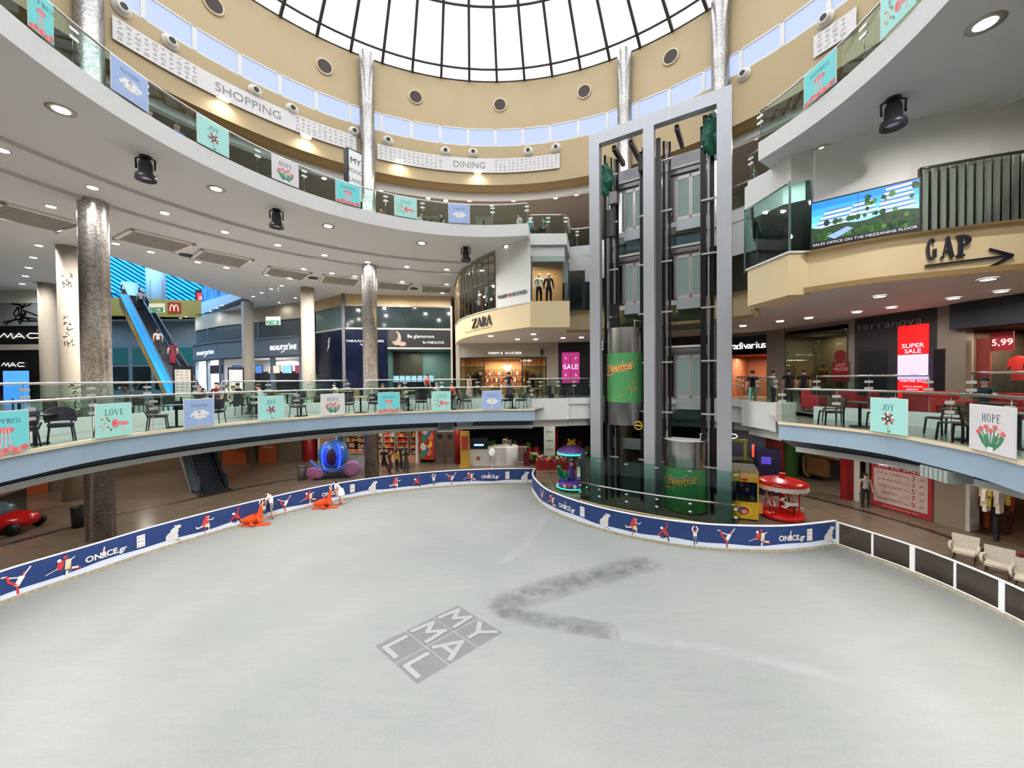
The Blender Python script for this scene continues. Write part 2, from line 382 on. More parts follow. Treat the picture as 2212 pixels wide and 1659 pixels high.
def streak(pts, wd, m, name):
    P = Path([hz(x, y, 0.065) for x, y in pts], step=0.4); A = P.off(wd/2); B = P.off(-wd/2); n = len(A)
    b = MB(); b.strip(p3(A, 0.066), p3(B, 0.066), m); o = b.build(name, ice); uv = o.data.uv_layers.new(name='UVMap')
    for f in o.data.polygons:
        for li in f.loop_indices:
            vi = o.data.loops[li].vertex_index; uv.data[li].uv = ((vi % n)/(n-1), 0.0 if vi < n else 1.0)
    return o
dirtM = streak_mat('scraped_ice_dirt', (104, 107, 107), 0.62, 2.2); frostM = streak_mat('scraped_ice_frost', (190, 192, 190), 0.6, 7.0)
streak([(1050, 1322), (1130, 1290), (1220, 1262), (1310, 1238), (1420, 1210)], 1.25, dirtM, 'dirt_streak')
streak([(1060, 1300), (1110, 1325), (1180, 1340), (1280, 1358), (1340, 1366)], 0.8, dirtM, 'dirt_streak')
streak([(1180, 1345), (1330, 1372), (1500, 1396), (1640, 1425), (1760, 1450), (1900, 1500)], 0.45, frostM, 'frost_streak')
streak([(1060, 1230), (1120, 1190), (1170, 1130), (1185, 1110)], 0.5, frostM, 'frost_streak')
streak([(1090, 1312), (1160, 1306), (1230, 1280), (1300, 1262)], 0.25, frostM, 'frost_streak')
# mall logo painted under the ice
lo = [hz(990, 1308, 0.066), hz(1088, 1366, 0.066), hz(902, 1482, 0.066), hz(808, 1395, 0.066)]
u = (lo[1]-lo[0]+lo[2]-lo[3])/2; v = (lo[0]-lo[3]+lo[1]-lo[2])/2; Lw, Lh = u.length, v.length
def logo_f(a, b, c): p = lo[3]+u*(a/2)+v*(b/3); return (p.x, p.y, 0.066+c)
lm = bpy.data.materials.new('logo_paint_under_ice'); lm.use_nodes = True; bb = lm.node_tree.nodes['Principled BSDF']
bb.inputs['Base Color'].default_value = tuple(lin(c) for c in (112, 110, 110))+(1,); bb.inputs['Roughness'].default_value = 0.6; bb.inputs['Alpha'].default_value = 0.34
iceL = M('ice_letter', (143, 145, 142), 0.5)
b = MB(logo_f)
def lstroke(mb, pts, w_, m, z, ar):      # thick letter strokes, ar = cell width over height
    for i_, (p, q) in enumerate(zip(pts, pts[1:])):
        z += .0006; p, q = Vector((p[0]*ar, p[1])), Vector((q[0]*ar, q[1])); d = (q-p).normalized(); n = Vector((-d.y, d.x))*w_/2; e = d*w_*.3
        mb.add([(v.x/ar, v.y, z) for v in (p-n-e, q-n+e, q+n+e, p+n-e)], [(0, 1, 2, 3)], m)
GL = {'M': [[(.16, .14), (.22, .84), (.5, .42), (.78, .84), (.84, .14)]], 'Y': [[(.16, .86), (.5, .48), (.84, .86)], [(.5, .48), (.5, .14)]], 'A': [[(.16, .14), (.5, .86), (.84, .14)], [(.32, .36), (.68, .36)]], 'L': [[(.26, .86), (.26, .18), (.8, .18)]]}
for r_, row in enumerate(['LL', 'MA', 'MY']):
    for c_, ch in enumerate(row):
        b.add([(c_+.02, r_+.02, 0), (c_+.98, r_+.02, 0), (c_+.98, r_+.98, 0), (c_+.02, r_+.98, 0)], [(0, 1, 2, 3)], lm)
        for k_, pl in enumerate(GL[ch]): lstroke(b, [(c_+x_, r_+y_) for x_, y_ in pl], .15, iceL, .002+.003*k_, (Lw/2)/(Lh/3))
b.build('floor_logo', ice)
# ---------- rear floor, terraces ----------
def band(name, P, z0, z1, m, d=0.0, struct=True, flip=False):
    A = P.off(d); b = MB(); b.strip(p3(A, z0), p3(A, z1), m, False); return b.struct(name) if struct else b
stepL = TL.off(-2.5); stepR = TR.off(-2.4)
rearM = tile_mat('rear_floor_tile', (160, 152, 142), (120, 112, 104), 1.6, 0.2)
BRL = [(1.15, 20.1), (3.0, 20.4), (4.15, 20.5), (5.5, 21.95), (10.5, 18.8), (10.35, 17.3), (10.45, 15.3), (11.1, 15.2)]
rear_hole = [tuple(p) for p in stepL]+BRL+[tuple(p) for p in stepR]+[(6, -4), (-8, -4), (-11.5, 1)]
mb = MB(); flat(mb, BIG, [rear_hole], ZF, rearM); mb.struct('floor_rear_gallery')
mb = MB(); mb.strip(p3(TL.P, ZT-.002), p3(stepL, ZT-.002), rearM); mb.strip(p3(TR.P, ZT-.002), p3(stepR, ZT-.002), rearM)
for p in [[(1.1, 18.75), (3.0, 20.4), (1.15, 20.1)]]: pass
flat(mb, [TR.P[0], (10.3, 15.4), (11.2, 15.4), (12.5, 14.5), stepR[0]], [], ZT-.004, rearM)
flat(mb, [TL.P[-1], (1.7, 20.2), (1.15, 20.1), stepL[-1]], [], ZT-.002, rearM)
flat(mb, [(-10.3, 6.2), (-12.8, 5.6), (-9, -3), (9, -3), (9.3, 2.6), (7.0, 3.6), (4, 1.0), (-1, 0.45), (-6, 1.4)], [], ZT-.002, rearM)
mb.struct('floor_cafe_terrace')
mb = MB(); mb.strip(p3(stepL, ZT), p3(stepL, ZR), white); mb.strip(p3(stepR, ZT), p3(stepR, ZR), white)
for q_ in (TL, TR): mb.strip(p3(q_.off(-2.5 if q_ is TL else -2.4), ZR), p3(q_.off(-2.7 if q_ is TL else -2.6), ZR), white2); mb.strip(p3(q_.off(-2.7 if q_ is TL else -2.6), ZF), p3(q_.off(-2.7 if q_ is TL else -2.6), ZR), white2)
mb.struct('trim_step_riser')
# terrace fascias: cream cap, blue-grey face, dark recess, white lower strip
capM = M('cream_cap_stone', (226, 208, 178), 0.5)
for k, P in enumerate((TL, TR)):
    mb = MB(); sgn = 1
    o0, o1, o2, o3 = P.off(0.06), P.off(0.0), P.off(-1.17), P.off(-1.12)
    mb.strip(p3(o0, ZT-.04), p3(o0, ZT+.04), capM); mb.strip(p3(o0, ZT+.04), p3(P.off(-.16), ZT+.04), capM); mb.strip(p3(o1, ZT-.04), p3(o0, ZT-.04), capM)
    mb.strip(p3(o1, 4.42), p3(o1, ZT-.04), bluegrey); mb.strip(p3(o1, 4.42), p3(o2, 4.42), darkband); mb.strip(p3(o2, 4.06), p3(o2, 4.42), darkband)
    mb.strip(p3(o3, 3.90), p3(o3, 4.07), white2); mb.strip(p3(o3, 4.07), p3(P.off(-1.5), 4.07), white2); mb.strip(p3(o3, 3.90), p3(P.off(-1.6), 3.90), white2)
    e = -1 if k == 0 else 0; Q = [o1[e], P.off(-2.4)[e]]          # end cap of the terrace slab
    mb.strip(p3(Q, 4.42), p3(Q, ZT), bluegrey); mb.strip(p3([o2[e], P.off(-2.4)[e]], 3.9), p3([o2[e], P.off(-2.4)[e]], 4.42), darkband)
    mb.struct('trim_terrace_fascia')
# white fascia of the link gallery round the lift
LK = Path([(0.9, 20.05), (1.15, 20.1), (3.0, 20.35), (3.05, 20.48), (4.15, 20.6), (4.6, 20.9), (5.5, 21.95), (10.5, 18.8), (10.75, 17.9), (10.35, 17.3), (10.45, 15.3)], smooth=False)
mb = MB(); P0 = LK.off(0.0)
mb.strip(p3(P0, 4.30), p3(P0, ZR+.02), white); mb.strip(p3(P0, ZR+.02), p3(LK.off(-.2), ZR+.02), white); mb.strip(p3(LK.off(-.35), 3.95), p3(LK.off(-.35), 4.3), white2); mb.strip(p3(P0, 4.3), p3(LK.off(-.35), 4.3), white2)
mb.strip(p3(LK.off(-.30), 3.9), p3(LK.off(-.30), 4.05), white2)
mb.box(10.3, 11.1, 15.0, 15.35, 4.3, ZR+.05, white); mb.strip(p3(LK.off(-.2), ZF), p3(LK.off(-.2), ZR+.02), white); mb.struct('trim_link_fascia')
mb = MB(); flat(mb, BIG, [[tuple(p) for p in TL.off(-1.3)]+[(1.2, 20.9), (4.6, 21.3), (5.6, 22.2), (10.7, 19.0), (11, 16)]+[tuple(p) for p in TR.off(-1.3)]+[(6, -4), (-8, -4)]], 3.95, M('ground_ceiling', (120, 114, 108), 0.8))
mb.struct('ceiling_ground_floor')
# ---------- upper slab ----------
mb = MB(); flat(mb, BIG, [hole_up, ATR], ZUb, soffit); mb.struct('ceiling')
mb = MB(); flat(mb, BIG, [hole_up, ATR], ZU-.03, M('upper_floor_tile', (140, 136, 128), 0.4)); mb.struct('floor_upper_gallery')
mb = MB(); cl = hole_up+[hole_up[0]]; mb.strip(p3(cl, ZUb-.02), p3(cl, ZU), white)
in_ = Path(cl, smooth=False).off(-.18); mb.strip(p3(cl, ZU), p3(in_, ZU), white)
mb.struct('trim_upper_fascia')
# stepped corner blocks under the upper slab, on both sides of the lift
def prism_wall(mb, P, z0, z1, m, th=0.2):
    A = [Vector(p) for p in P]; mb.strip(p3(A, z0), p3(A, z1), m)
mb = MB(); prism_wall(mb, [(0.9, 21.2), (1.2, 21.55), (3.0, 21.55), (3.3, 23.7), (5.1, 23.3), (5.6, 22.05), (10.6, 18.9), (11.4, 17.6), (10.0, 15.9), (10.35, 14.7), (10.9, 14.3)], 13.0, ZUb, white)
prism_wall(mb, [(3.15, 23.65), (5.1, 23.25), (5.55, 22.0)], 12.3, 14.4, white); prism_wall(mb, [(10.55, 18.85), (11.35, 17.6), (9.9, 16.0)], 12.3, 14.4, white)
mb.struct('trim_upper_block')
# soffit grooves (shallow raised arcs)
mb = MB()
for R0, R1, a0, a1 in ((14.0, 14.5, -20, 14), (14.35, 14.6, 84, 190), (16.9, 17.2, 84, 190), (16.6, 16.9, -20, 12)):
    n = 60; A = arc(R0, math.radians(a0), math.radians(a1), n); B = arc(R1, math.radians(a0), math.radians(a1), n)
    mb.strip(p3(A, ZUb-.14), p3(B, ZUb-.14), soffit); mb.strip(p3(A, ZUb-.14), p3(A, ZUb), soffit); mb.strip(p3(B, ZUb), p3(B, ZUb-.14), soffit)
mb.struct('trim_soffit_arc')
# ---------- drum: lower cream wall, clerestory, upper cream wall ----------
RD = 17.25; ZK0, ZK1, ZS = 22.9, 24.15, 27.7
mb = MB(); full = arc(RD, 0, 2*PI, 160)
mb.strip(p3(full, ZC), p3(full, ZK0), cream, True); o_ = arc(RD+.5, 0, 2*PI, 160); mb.strip(p3(full, ZK0), p3(o_, ZK0), cream, True)
up = arc(RD+.02, 0, 2*PI, 160)
mb.strip(p3(up, ZK1), p3(arc(RD+.25, 0, 2*PI, 160), ZS), cream, True); mb.strip(p3(up, ZK1), p3(o_, ZK1), cream, True)
mb.struct('wall_drum')
mb = MB(); q = arc(RD-.05, 0, 2*PI, 160)
mb.strip(p3(arc(RD+.02, 0, 2*PI, 160), ZC+.05), p3(arc(RD+.35, 0, 2*PI, 160), ZC-.22), brown, True)
mb.strip(p3(arc(RD+.35, 0, 2*PI, 160), ZC-.22), p3(arc(RD+.8, 0, 2*PI, 160), ZC-.22), brown, True)
mb.strip(p3(arc(RD+.8, 0, 2*PI, 160), ZC-.22), p3(arc(RD+.8, 0, 2*PI, 160), ZC-.6), white, True)
mb.strip(p3(arc(RD+.8, 0, 2*PI, 160), ZC-.6), p3(arc(RD+1.2, 0, 2*PI, 160), ZC-.6), white, True)
mb.struct('trim_cornice')
mb = MB(); flat(mb, BIG, [[tuple(p) for p in arc(RD+1.1, 0, 2*PI, 90)[:-1]], [(-23.6, 22.0), (-24.2, 35.8), (-22, 57.8), (-59, 57.8), (-59, 34), (-34, 31)]], ZC-.55, M('food_court_ceiling', (132, 118, 108), 0.8)); mb.struct('ceiling_food_court')
winG = M('clerestory_daylight', (186, 202, 240), 0.4, emit=0.70); winG.node_tree.nodes['Principled BSDF'].inputs['Base Color'].default_value = (.02, .02, .03, 1)
mull = M('white_mullion', (214, 212, 208), 0.4)
nw = 56; da = 2*PI/nw; a00 = math.radians(90.1)+da*0.0
for i in range(nw):
    a = a00+i*da; P = (OX+(RD+.12)*cos(a), OY+(RD+.12)*sin(a)); Q = (OX+(RD+.12)*cos(a+da), OY+(RD+.12)*sin(a+da))
    if 200 < (math.degrees(a) % 360) < 340: continue
    W = Wall(P, Q); L = W.len; b = W.mb()
    b.box(0, L, ZK0, ZK0+.07, 0, .10, mull); b.box(0, L, ZK1-.07, ZK1, 0, .10, mull); b.box(0, .1, ZK0, ZK1, 0, .10, mull); b.box(L-.1, L, ZK0, ZK1, 0, .10, mull)
    b.add([(0, ZK0, .03), (L, ZK0, .03), (L, ZK1, .03), (0, ZK1, .03)], [(0, 1, 2, 3)], winG)
    b.struct('window_%d' % (i+1))
# ---------- dome skylight ----------
HO = [(17.55, 27.70), (16.75, 27.95), (13.3, 28.95), (9.6, 29.85), (5.5, 30.5), (0.8, 30.8)]
def skyl():
    m = bpy.data.materials.new('stretched_skylight_fabric'); m.use_nodes = True; nt = m.node_tree; nt.nodes.clear()
    o = nt.nodes.new('ShaderNodeOutputMaterial'); mx = nt.nodes.new('ShaderNodeMixShader'); t = nt.nodes.new('ShaderNodeBsdfTransparent'); tr = nt.nodes.new('ShaderNodeBsdfTranslucent')
    tc = nt.nodes.new('ShaderNodeTexCoord'); n = nt.nodes.new('ShaderNodeTexNoise'); n.inputs['Scale'].default_value = 0.5; r = nt.nodes.new('ShaderNodeValToRGB')
    r.color_ramp.elements[0].position = 0.3; r.color_ramp.elements[0].color = (0.80, 0.80, 0.78, 1); r.color_ramp.elements[1].position = 0.6; r.color_ramp.elements[1].color = (0.92, 0.92, 0.90, 1)
    nt.links.new(tc.outputs['Object'], n.inputs['Vector']); nt.links.new(n.outputs[0], r.inputs[0]); nt.links.new(r.outputs[0], t.inputs[0]); nt.links.new(r.outputs[0], tr.inputs[0])
    mx.inputs[0].default_value = 0.35; nt.links.new(t.outputs[0], mx.inputs[1]); nt.links.new(tr.outputs[0], mx.inputs[2]); nt.links.new(mx.outputs[0], o.inputs[0]); return m
skyM = skyl(); ribM = M('dark_bronze_rib', (62, 56, 52), 0.5)
mb = MB(); mb.lathe(HO, skyM, 112, (OX, OY), smooth=False); mb.struct('window_dome_skylight')
mb = MB(); ns = 56
for i in range(ns):
    a = math.radians(89.65)+2*PI*i/ns
    P = [(OX+r*cos(a), OY+r*sin(a), z-.06) for r, z in (HO if i % 2 == 0 else HO[:4])]
    for p, q in zip(P, P[1:]): mb.bar(p, q, 0.16, 0.2, ribM)
for r, z in HO[1:4]: mb.tube(p3(arc(r, 0, 2*PI, 112)[:-1], z-.06), 0.07 if r > 12 else .06, ribM, 6, closed=True)
for i, r in enumerate((17.5,)): mb.tube(p3(arc(r, 0, 2*PI, 112)[:-1], 27.62), 0.05, ribM, 6, closed=True)
mb.struct('window_dome_frame')
# ---------- big columns ----------
def column(px, Y, r, z1, m, label, z0=0.0, group=None, m2=None, py=820):
    p = atY(px, py, Y); b = MB(lambda x, y, z: (x, y, z))
    t = thing('column', label, 'column', (p.x, p.y, z0), 0, group, 'structure')
    s_ = MB(); s_.lathe([(0, 0), (r, 0), (r, z1-z0), (0, z1-z0)], m, 40, smooth=True); o = s_.build('column_shaft', t)
    for f in o.data.polygons: f.use_smooth = abs(f.normal.z) < 0.5
    if m2: c_ = MB(); c_.lathe([(r+.02, 0), (r+.02, 3.9), (r, 3.9)], m2, 32); c_.build('column_cladding', t)
    return t
column(212, 15.87, .455, ZS-.1, mosaicM, 'silver mosaic clad column passing the love poster and the grey bin', py=900)
column(799, 25.1, .455, ZS-.25, mosaicM, 'silver mosaic clad column between the food court and candy shop queue', py=700)
column(1349, 25.1, .455, ZS-.25, mosaicM, 'concrete round column rising behind the small lift shaft', py=200)
column(1556, 21.6, .455, ZS+.6, mosaicM, 'tall silver column directly behind the tallest corner of lift tower', py=100)
column(153, 21.2, .48, ZUb, creamC, 'cream plaster column with scribbled black writing behind the mosaic column', py=700)
column(104, 29.0, .48, ZUb, creamC, 'bluish lit cream column beside the black cosmetics shop', py=700)
column(665, 31.0, .49, ZUb, creamC, 'cream column beside the curved grey beauty shop sign, red at ground level', py=700, m2=M('red_column_paint', (150, 28, 34), 0.4))
column(535, 36.5, .48, ZUb, creamC, 'pale column in front of the grey beauty shop with a spotlight above', py=700)
column(991, 29.6, .40, 3.93, M('red_column_paint'), 'red column beside the brown double doors of the ground floor', py=960)
column(1194, 31.0, .42, 3.93, M('red_column_paint'), 'red column behind the tall white menu banner', py=960)

mb = MB(); fc = M('food_court_wall', (150, 138, 120), .7, noise=.1, nscale=.8)
for a0, a1 in ((84, 148), (178, 230), (-40, 62)): A = arc(25, math.radians(a0), math.radians(a1), 24); mb.strip(p3(A, ZU), p3(A, ZC-.5), fc)
mb.struct('wall_food_court')
# ---------- outer walls that close the building ----------
mb = MB(); wallM = M('back_wall_paint', (150, 140, 126), 0.8, noise=0.04)
for (x0, y0), (x1, y1) in zip(BIG, BIG[1:]+BIG[:1]): mb.strip([(x0, y0, 0), (x1, y1, 0)], [(x0, y0, ZC-.5), (x1, y1, ZC-.5)], wallM)
mb.struct('wall_back')
# ================= serif lettering =================
def serif(mb, txt, x, y, h, m, z=0.004, depth=0.0, wd=0.72, gap=0.10, T=0.15, t=0.055):
    W = {'I': .42, 'J': .62, 'L': .8, 'E': .85, 'P': .85, 'S': .75, 'F': .8}
    tot = sum(W.get(c, 1)*wd*h+gap*h for c in txt)-gap*h; cx = x-tot/2
    def seg(p, q, wdt):
        p, q = Vector(p), Vector(q); d = (q-p).normalized(); n = Vector((-d.y, d.x))*wdt/2; return [p-n, q-n, q+n, p+n]
    def ring(c, rx, ry, a0, a1, tk, tn, n=14):
        o, i = [], []
        for k in range(n+1):
            a = a0+(a1-a0)*k/n; o.append(Vector((c[0]+rx*cos(a), c[1]+ry*sin(a)))); i.append(Vector((c[0]+(rx-tk)*cos(a), c[1]+(ry-tn)*sin(a))))
        return [[o[k], o[k+1], i[k+1], i[k]] for k in range(n)]
    for c in txt:
        w_ = W.get(c, 1); P = []
        def V(u, a=0, b=1, th=T, sf=(1, 1)):
            P.append(seg((u, a), (u, b), th))
            if sf[0]: P.append(seg((u-th, a+t/2), (u+th, a+t/2), t))
            if sf[1]: P.append(seg((u-th, b-t/2), (u+th, b-t/2), t))
        if c == 'H': V(.2); V(.8); P.append(seg((.2, .52), (.8, .52), t))
        elif c == 'O': P += ring((.5, .5), .46, .52, 0, 2*PI, T, t, 24)
        elif c in 'PR':
            V(.2); P += ring((.25, .74), .6, .26, -PI/2, PI/2, T, t)
            if c == 'R': P.append(seg((.45, .5), (.88, 0), T)); P.append(seg((.75, t/2), (1, t/2), t))
        elif c in 'EF':
            V(.22); P.append(seg((.2, 1-t/2), (.85, 1-t/2), t)); P.append(seg((.2, .52), (.65, .52), t)); P.append(seg((.83, 1), (.83, .82), t*.8)); P.append(seg((.64, .6), (.64, .44), t*.8))
            if c == 'E': P.append(seg((.2, t/2), (.88, t/2), t)); P.append(seg((.86, 0), (.86, .2), t*.8))
        elif c == 'L': V(.25); P.append(seg((.25, t/2), (.9, t/2), t)); P.append(seg((.88, 0), (.88, .2), t*.8))
        elif c == 'V': P.append(seg((.12, 1), (.52, 0), T)); P.append(seg((.88, 1), (.52, 0), t)); P.append(seg((0, 1-t/2), (.3, 1-t/2), t)); P.append(seg((.75, 1-t/2), (1, 1-t/2), t))
        elif c == 'J': V(.6, .2, 1, sf=(0, 1)); P += ring((.3, .2), .38, .25, -PI, 0, T, t)
        elif c == 'Y': P.append(seg((.12, 1), (.5, .45), T)); P.append(seg((.88, 1), (.5, .45), t)); V(.5, 0, .5, sf=(1, 0)); P.append(seg((0, 1-t/2), (.3, 1-t/2), t)); P.append(seg((.75, 1-t/2), (1, 1-t/2), t))
        elif c == 'A': P.append(seg((.12, 0), (.5, 1), t)); P.append(seg((.48, 1), (.86, 0), T)); P.append(seg((.25, .33), (.7, .33), t)); P.append(seg((0, t/2), (.25, t/2), t)); P.append(seg((.72, t/2), (1, t/2), t))
        elif c == 'I': V(.5)
        elif c == 'N': V(.15, th=t); V(.85, th=t, sf=(0, 1)); P.append(seg((.15, 1), (.83, 0), T))
        elif c == 'S': P += ring((.5, .75), .36, .27, PI*.15, PI*1.5, T, t); P += ring((.5, .25), .38, .27, -PI*.85, PI*.5, T, t)
        elif c == 'U': V(.2, .3, 1, sf=(0, 1)); V(.82, .3, 1, th=t, sf=(0, 1)); P += ring((.5, .32), .36, .34, -PI, 0, T*.8, t)
        elif c == 'Z': P.append(seg((.12, 1-t/2), (.9, 1-t/2), t)); P.append(seg((.85, 1), (.12, 0), T)); P.append(seg((.08, t/2), (.9, t/2), t)); P.append(seg((.12, 1), (.12, .82), t)); P.append(seg((.89, 0), (.89, .2), t))
        elif c == 'G': P += ring((.52, .5), .46, .52, PI*.22, PI*1.8, T, t, 22); P.append(seg((.85, .08), (.85, .45), T)); P.append(seg((.68, .45), (1.0, .45), t))
        for k_, q in enumerate(P):
            pts = [(cx+v.x*wd*h, y+v.y*h) for v in q]; e_ = .0002*(k_ % 7)
            mb.poly(pts, z+e_, z+e_+depth if depth else z+e_, m)
        cx += w_*wd*h+gap*h
def ell(mb, cx, cy, rx, ry, m, z, n=16, ang=0):
    mb.add([(cx+rx*cos(2*PI*k/n)*cos(ang)-ry*sin(2*PI*k/n)*sin(ang), cy+rx*cos(2*PI*k/n)*sin(ang)+ry*sin(2*PI*k/n)*cos(ang), z) for k in range(n)], [tuple(range(n))], m)
def stroke(mb, pts, w_, m, z):
    for p, q in zip(pts, pts[1:]):
        z += .0004; p, q = Vector(p), Vector(q); d = (q-p); d.normalize(); n = Vector((-d.y, d.x))*w_/2; e = d*w_*.25
        mb.add([tuple(p-n-e)+(z,), tuple(q-n+e)+(z,), tuple(q+n+e)+(z,), tuple(p+n-e)+(z,)], [(0, 1, 2, 3)], m)
# ================= railings =================
clipM = M('satin_clip', (214, 214, 208), 0.3, 0.6)
def railing(name, label, P, t0, t1, z, step=1.5, h=1.08, group=None, side=1, phase=None):
    n = max(1, round((t1-t0)/step)); mid, _ = P.at((t0+t1)/2)
    T_ = thing(name, label, 'railing', (mid.x, mid.y, z), 0, group)
    hb = MB(); Q = P.sub(t0, t1, .4); hb.tube([(p.x, p.y, z+h) for p in Q], .032, steel, 8); wpart(hb, 'handrail', T_)
    for i in range(n):
        a, b = t0+(t1-t0)*i/n+.012, t0+(t1-t0)*(i+1)/n-.012; g = MB(); Q = P.sub(a, b, .5); k = len(Q)
        A = [(p.x, p.y, z) for p in Q]; B = [(p.x, p.y, z+h-.05) for p in Q]; g.strip(A, B, glassR); wpart(g, 'glass_panel', T_)
    for i in range(n+1):
        p, d = P.at(t0+(t1-t0)*i/n); f = frame((p.x, p.y, z), (d.x, d.y, 0), (0, 0, 1), (d.y, -d.x, 0)); c = MB(f)
        c.tube([(0, 0, -.02), (0, h, -.02)], .009, steel, 6); po = wpart(c, 'clip_post', T_)
        for hh in (.68, .89):
            c = MB(f); c.poly([((.075 if cos(a) > 0 else -.075)+.042*cos(a), hh+.042*sin(a)) for a in [2*PI*k/12 for k in range(12)]], -.018, .018, clipM); c.build('clip', po)
    return T_
p66 = TL.s_of_px(66, 5.6)
railing('glass_railing', 'curved glass railing with steel handrail round the cafe terrace with dark tub chairs', TL, p66-3.0, TL.len-.15, ZT+.04, 1.5)
railing('glass_railing', 'curved glass railing of the terrace with slatted wooden chairs', TR, .1, TR.len-1, ZT+.04, 1.55)
rl = Path(TL.off(-2.62), smooth=False); g_ = lambda x: rl.s_of_px(x, 6.4)
railing('glass_railing', 'rear glass railing in front of the big escalator, with plant behind', rl, g_(2)-2.5, g_(424), ZR, 1.6, 1.06)
railing('glass_railing', 'rear glass railing section in front of the grey beauty shop', rl, g_(478), g_(751), ZR, 1.7, 1.06)
railing('glass_railing', 'rear glass railing section in front of the jewellers and diners', rl, g_(790), g_(1032), ZR, 1.7, 1.06)
lk2 = Path(LK.off(-.05), smooth=False)
railing('glass_railing', 'straight glass railing on white fascia in front of the lit fashion shop', lk2, lk2.s_of_px(1160, 6.4)-.8, lk2.s_of_px(1276, 6.4), ZR, 1.0, 1.06)
i0 = lk2.len
railing('glass_railing', 'glass railing above white fascia between the lift tower and red sale screen', lk2, i0-3.1, i0, ZR, 1.0, 1.06)
rr = Path(TR.off(-2.5), smooth=False)
railing('glass_railing', 'rear glass railing in front of the red sale screen', rr, .05, rr.s_of_px(2006, 6.45), ZR, 1.4, 1.08)
railing('glass_railing', 'rear glass railing in front of the man by the red armchairs', rr, rr.s_of_px(2100, 6.45), rr.len-1.5, ZR, 1.4, 1.14)
UL = Path([tuple(p) for p in arc(10.02, math.radians(230), math.radians(79.4), 90)], smooth=False)
UR = Path([tuple(p) for p in arc(10.06, math.radians(18), math.radians(-40), 40)], smooth=False)
railing('glass_railing', 'long curved glass railing of the upper floor above the white fascia', UL, 3, UL.len, ZU, 1.75, 1.06)
railing('glass_railing', 'curved glass railing of the upper floor above the large advertising screen', UR, 0.02, UR.len, ZU, 1.75, 1.06)
UB = Path([(1.12, 21.5), (3.05, 21.5)], smooth=False)
railing('glass_railing', 'short glass railing on the stepped white block of the upper floor', UB, 0, UB.len, ZU, 1.0, 1.06)
UB2 = Path([(3.2, 21.6), (3.65, 23.65), (5.1, 23.25)], smooth=False)
railing('glass_railing', 'short glass railing behind the small lift shaft on the upper floor', UB2, 0.3, UB2.len, ZU, 1.0, 1.06)
UB3 = Path([(10.6, 18.7), (11.25, 17.6), (9.8, 15.9), (10.25, 14.7)], smooth=False)
railing('glass_railing', 'short glass railing right beside the tall lift post on the upper floor', UB3, 0, UB3.len, ZU, 1.2, 1.06)
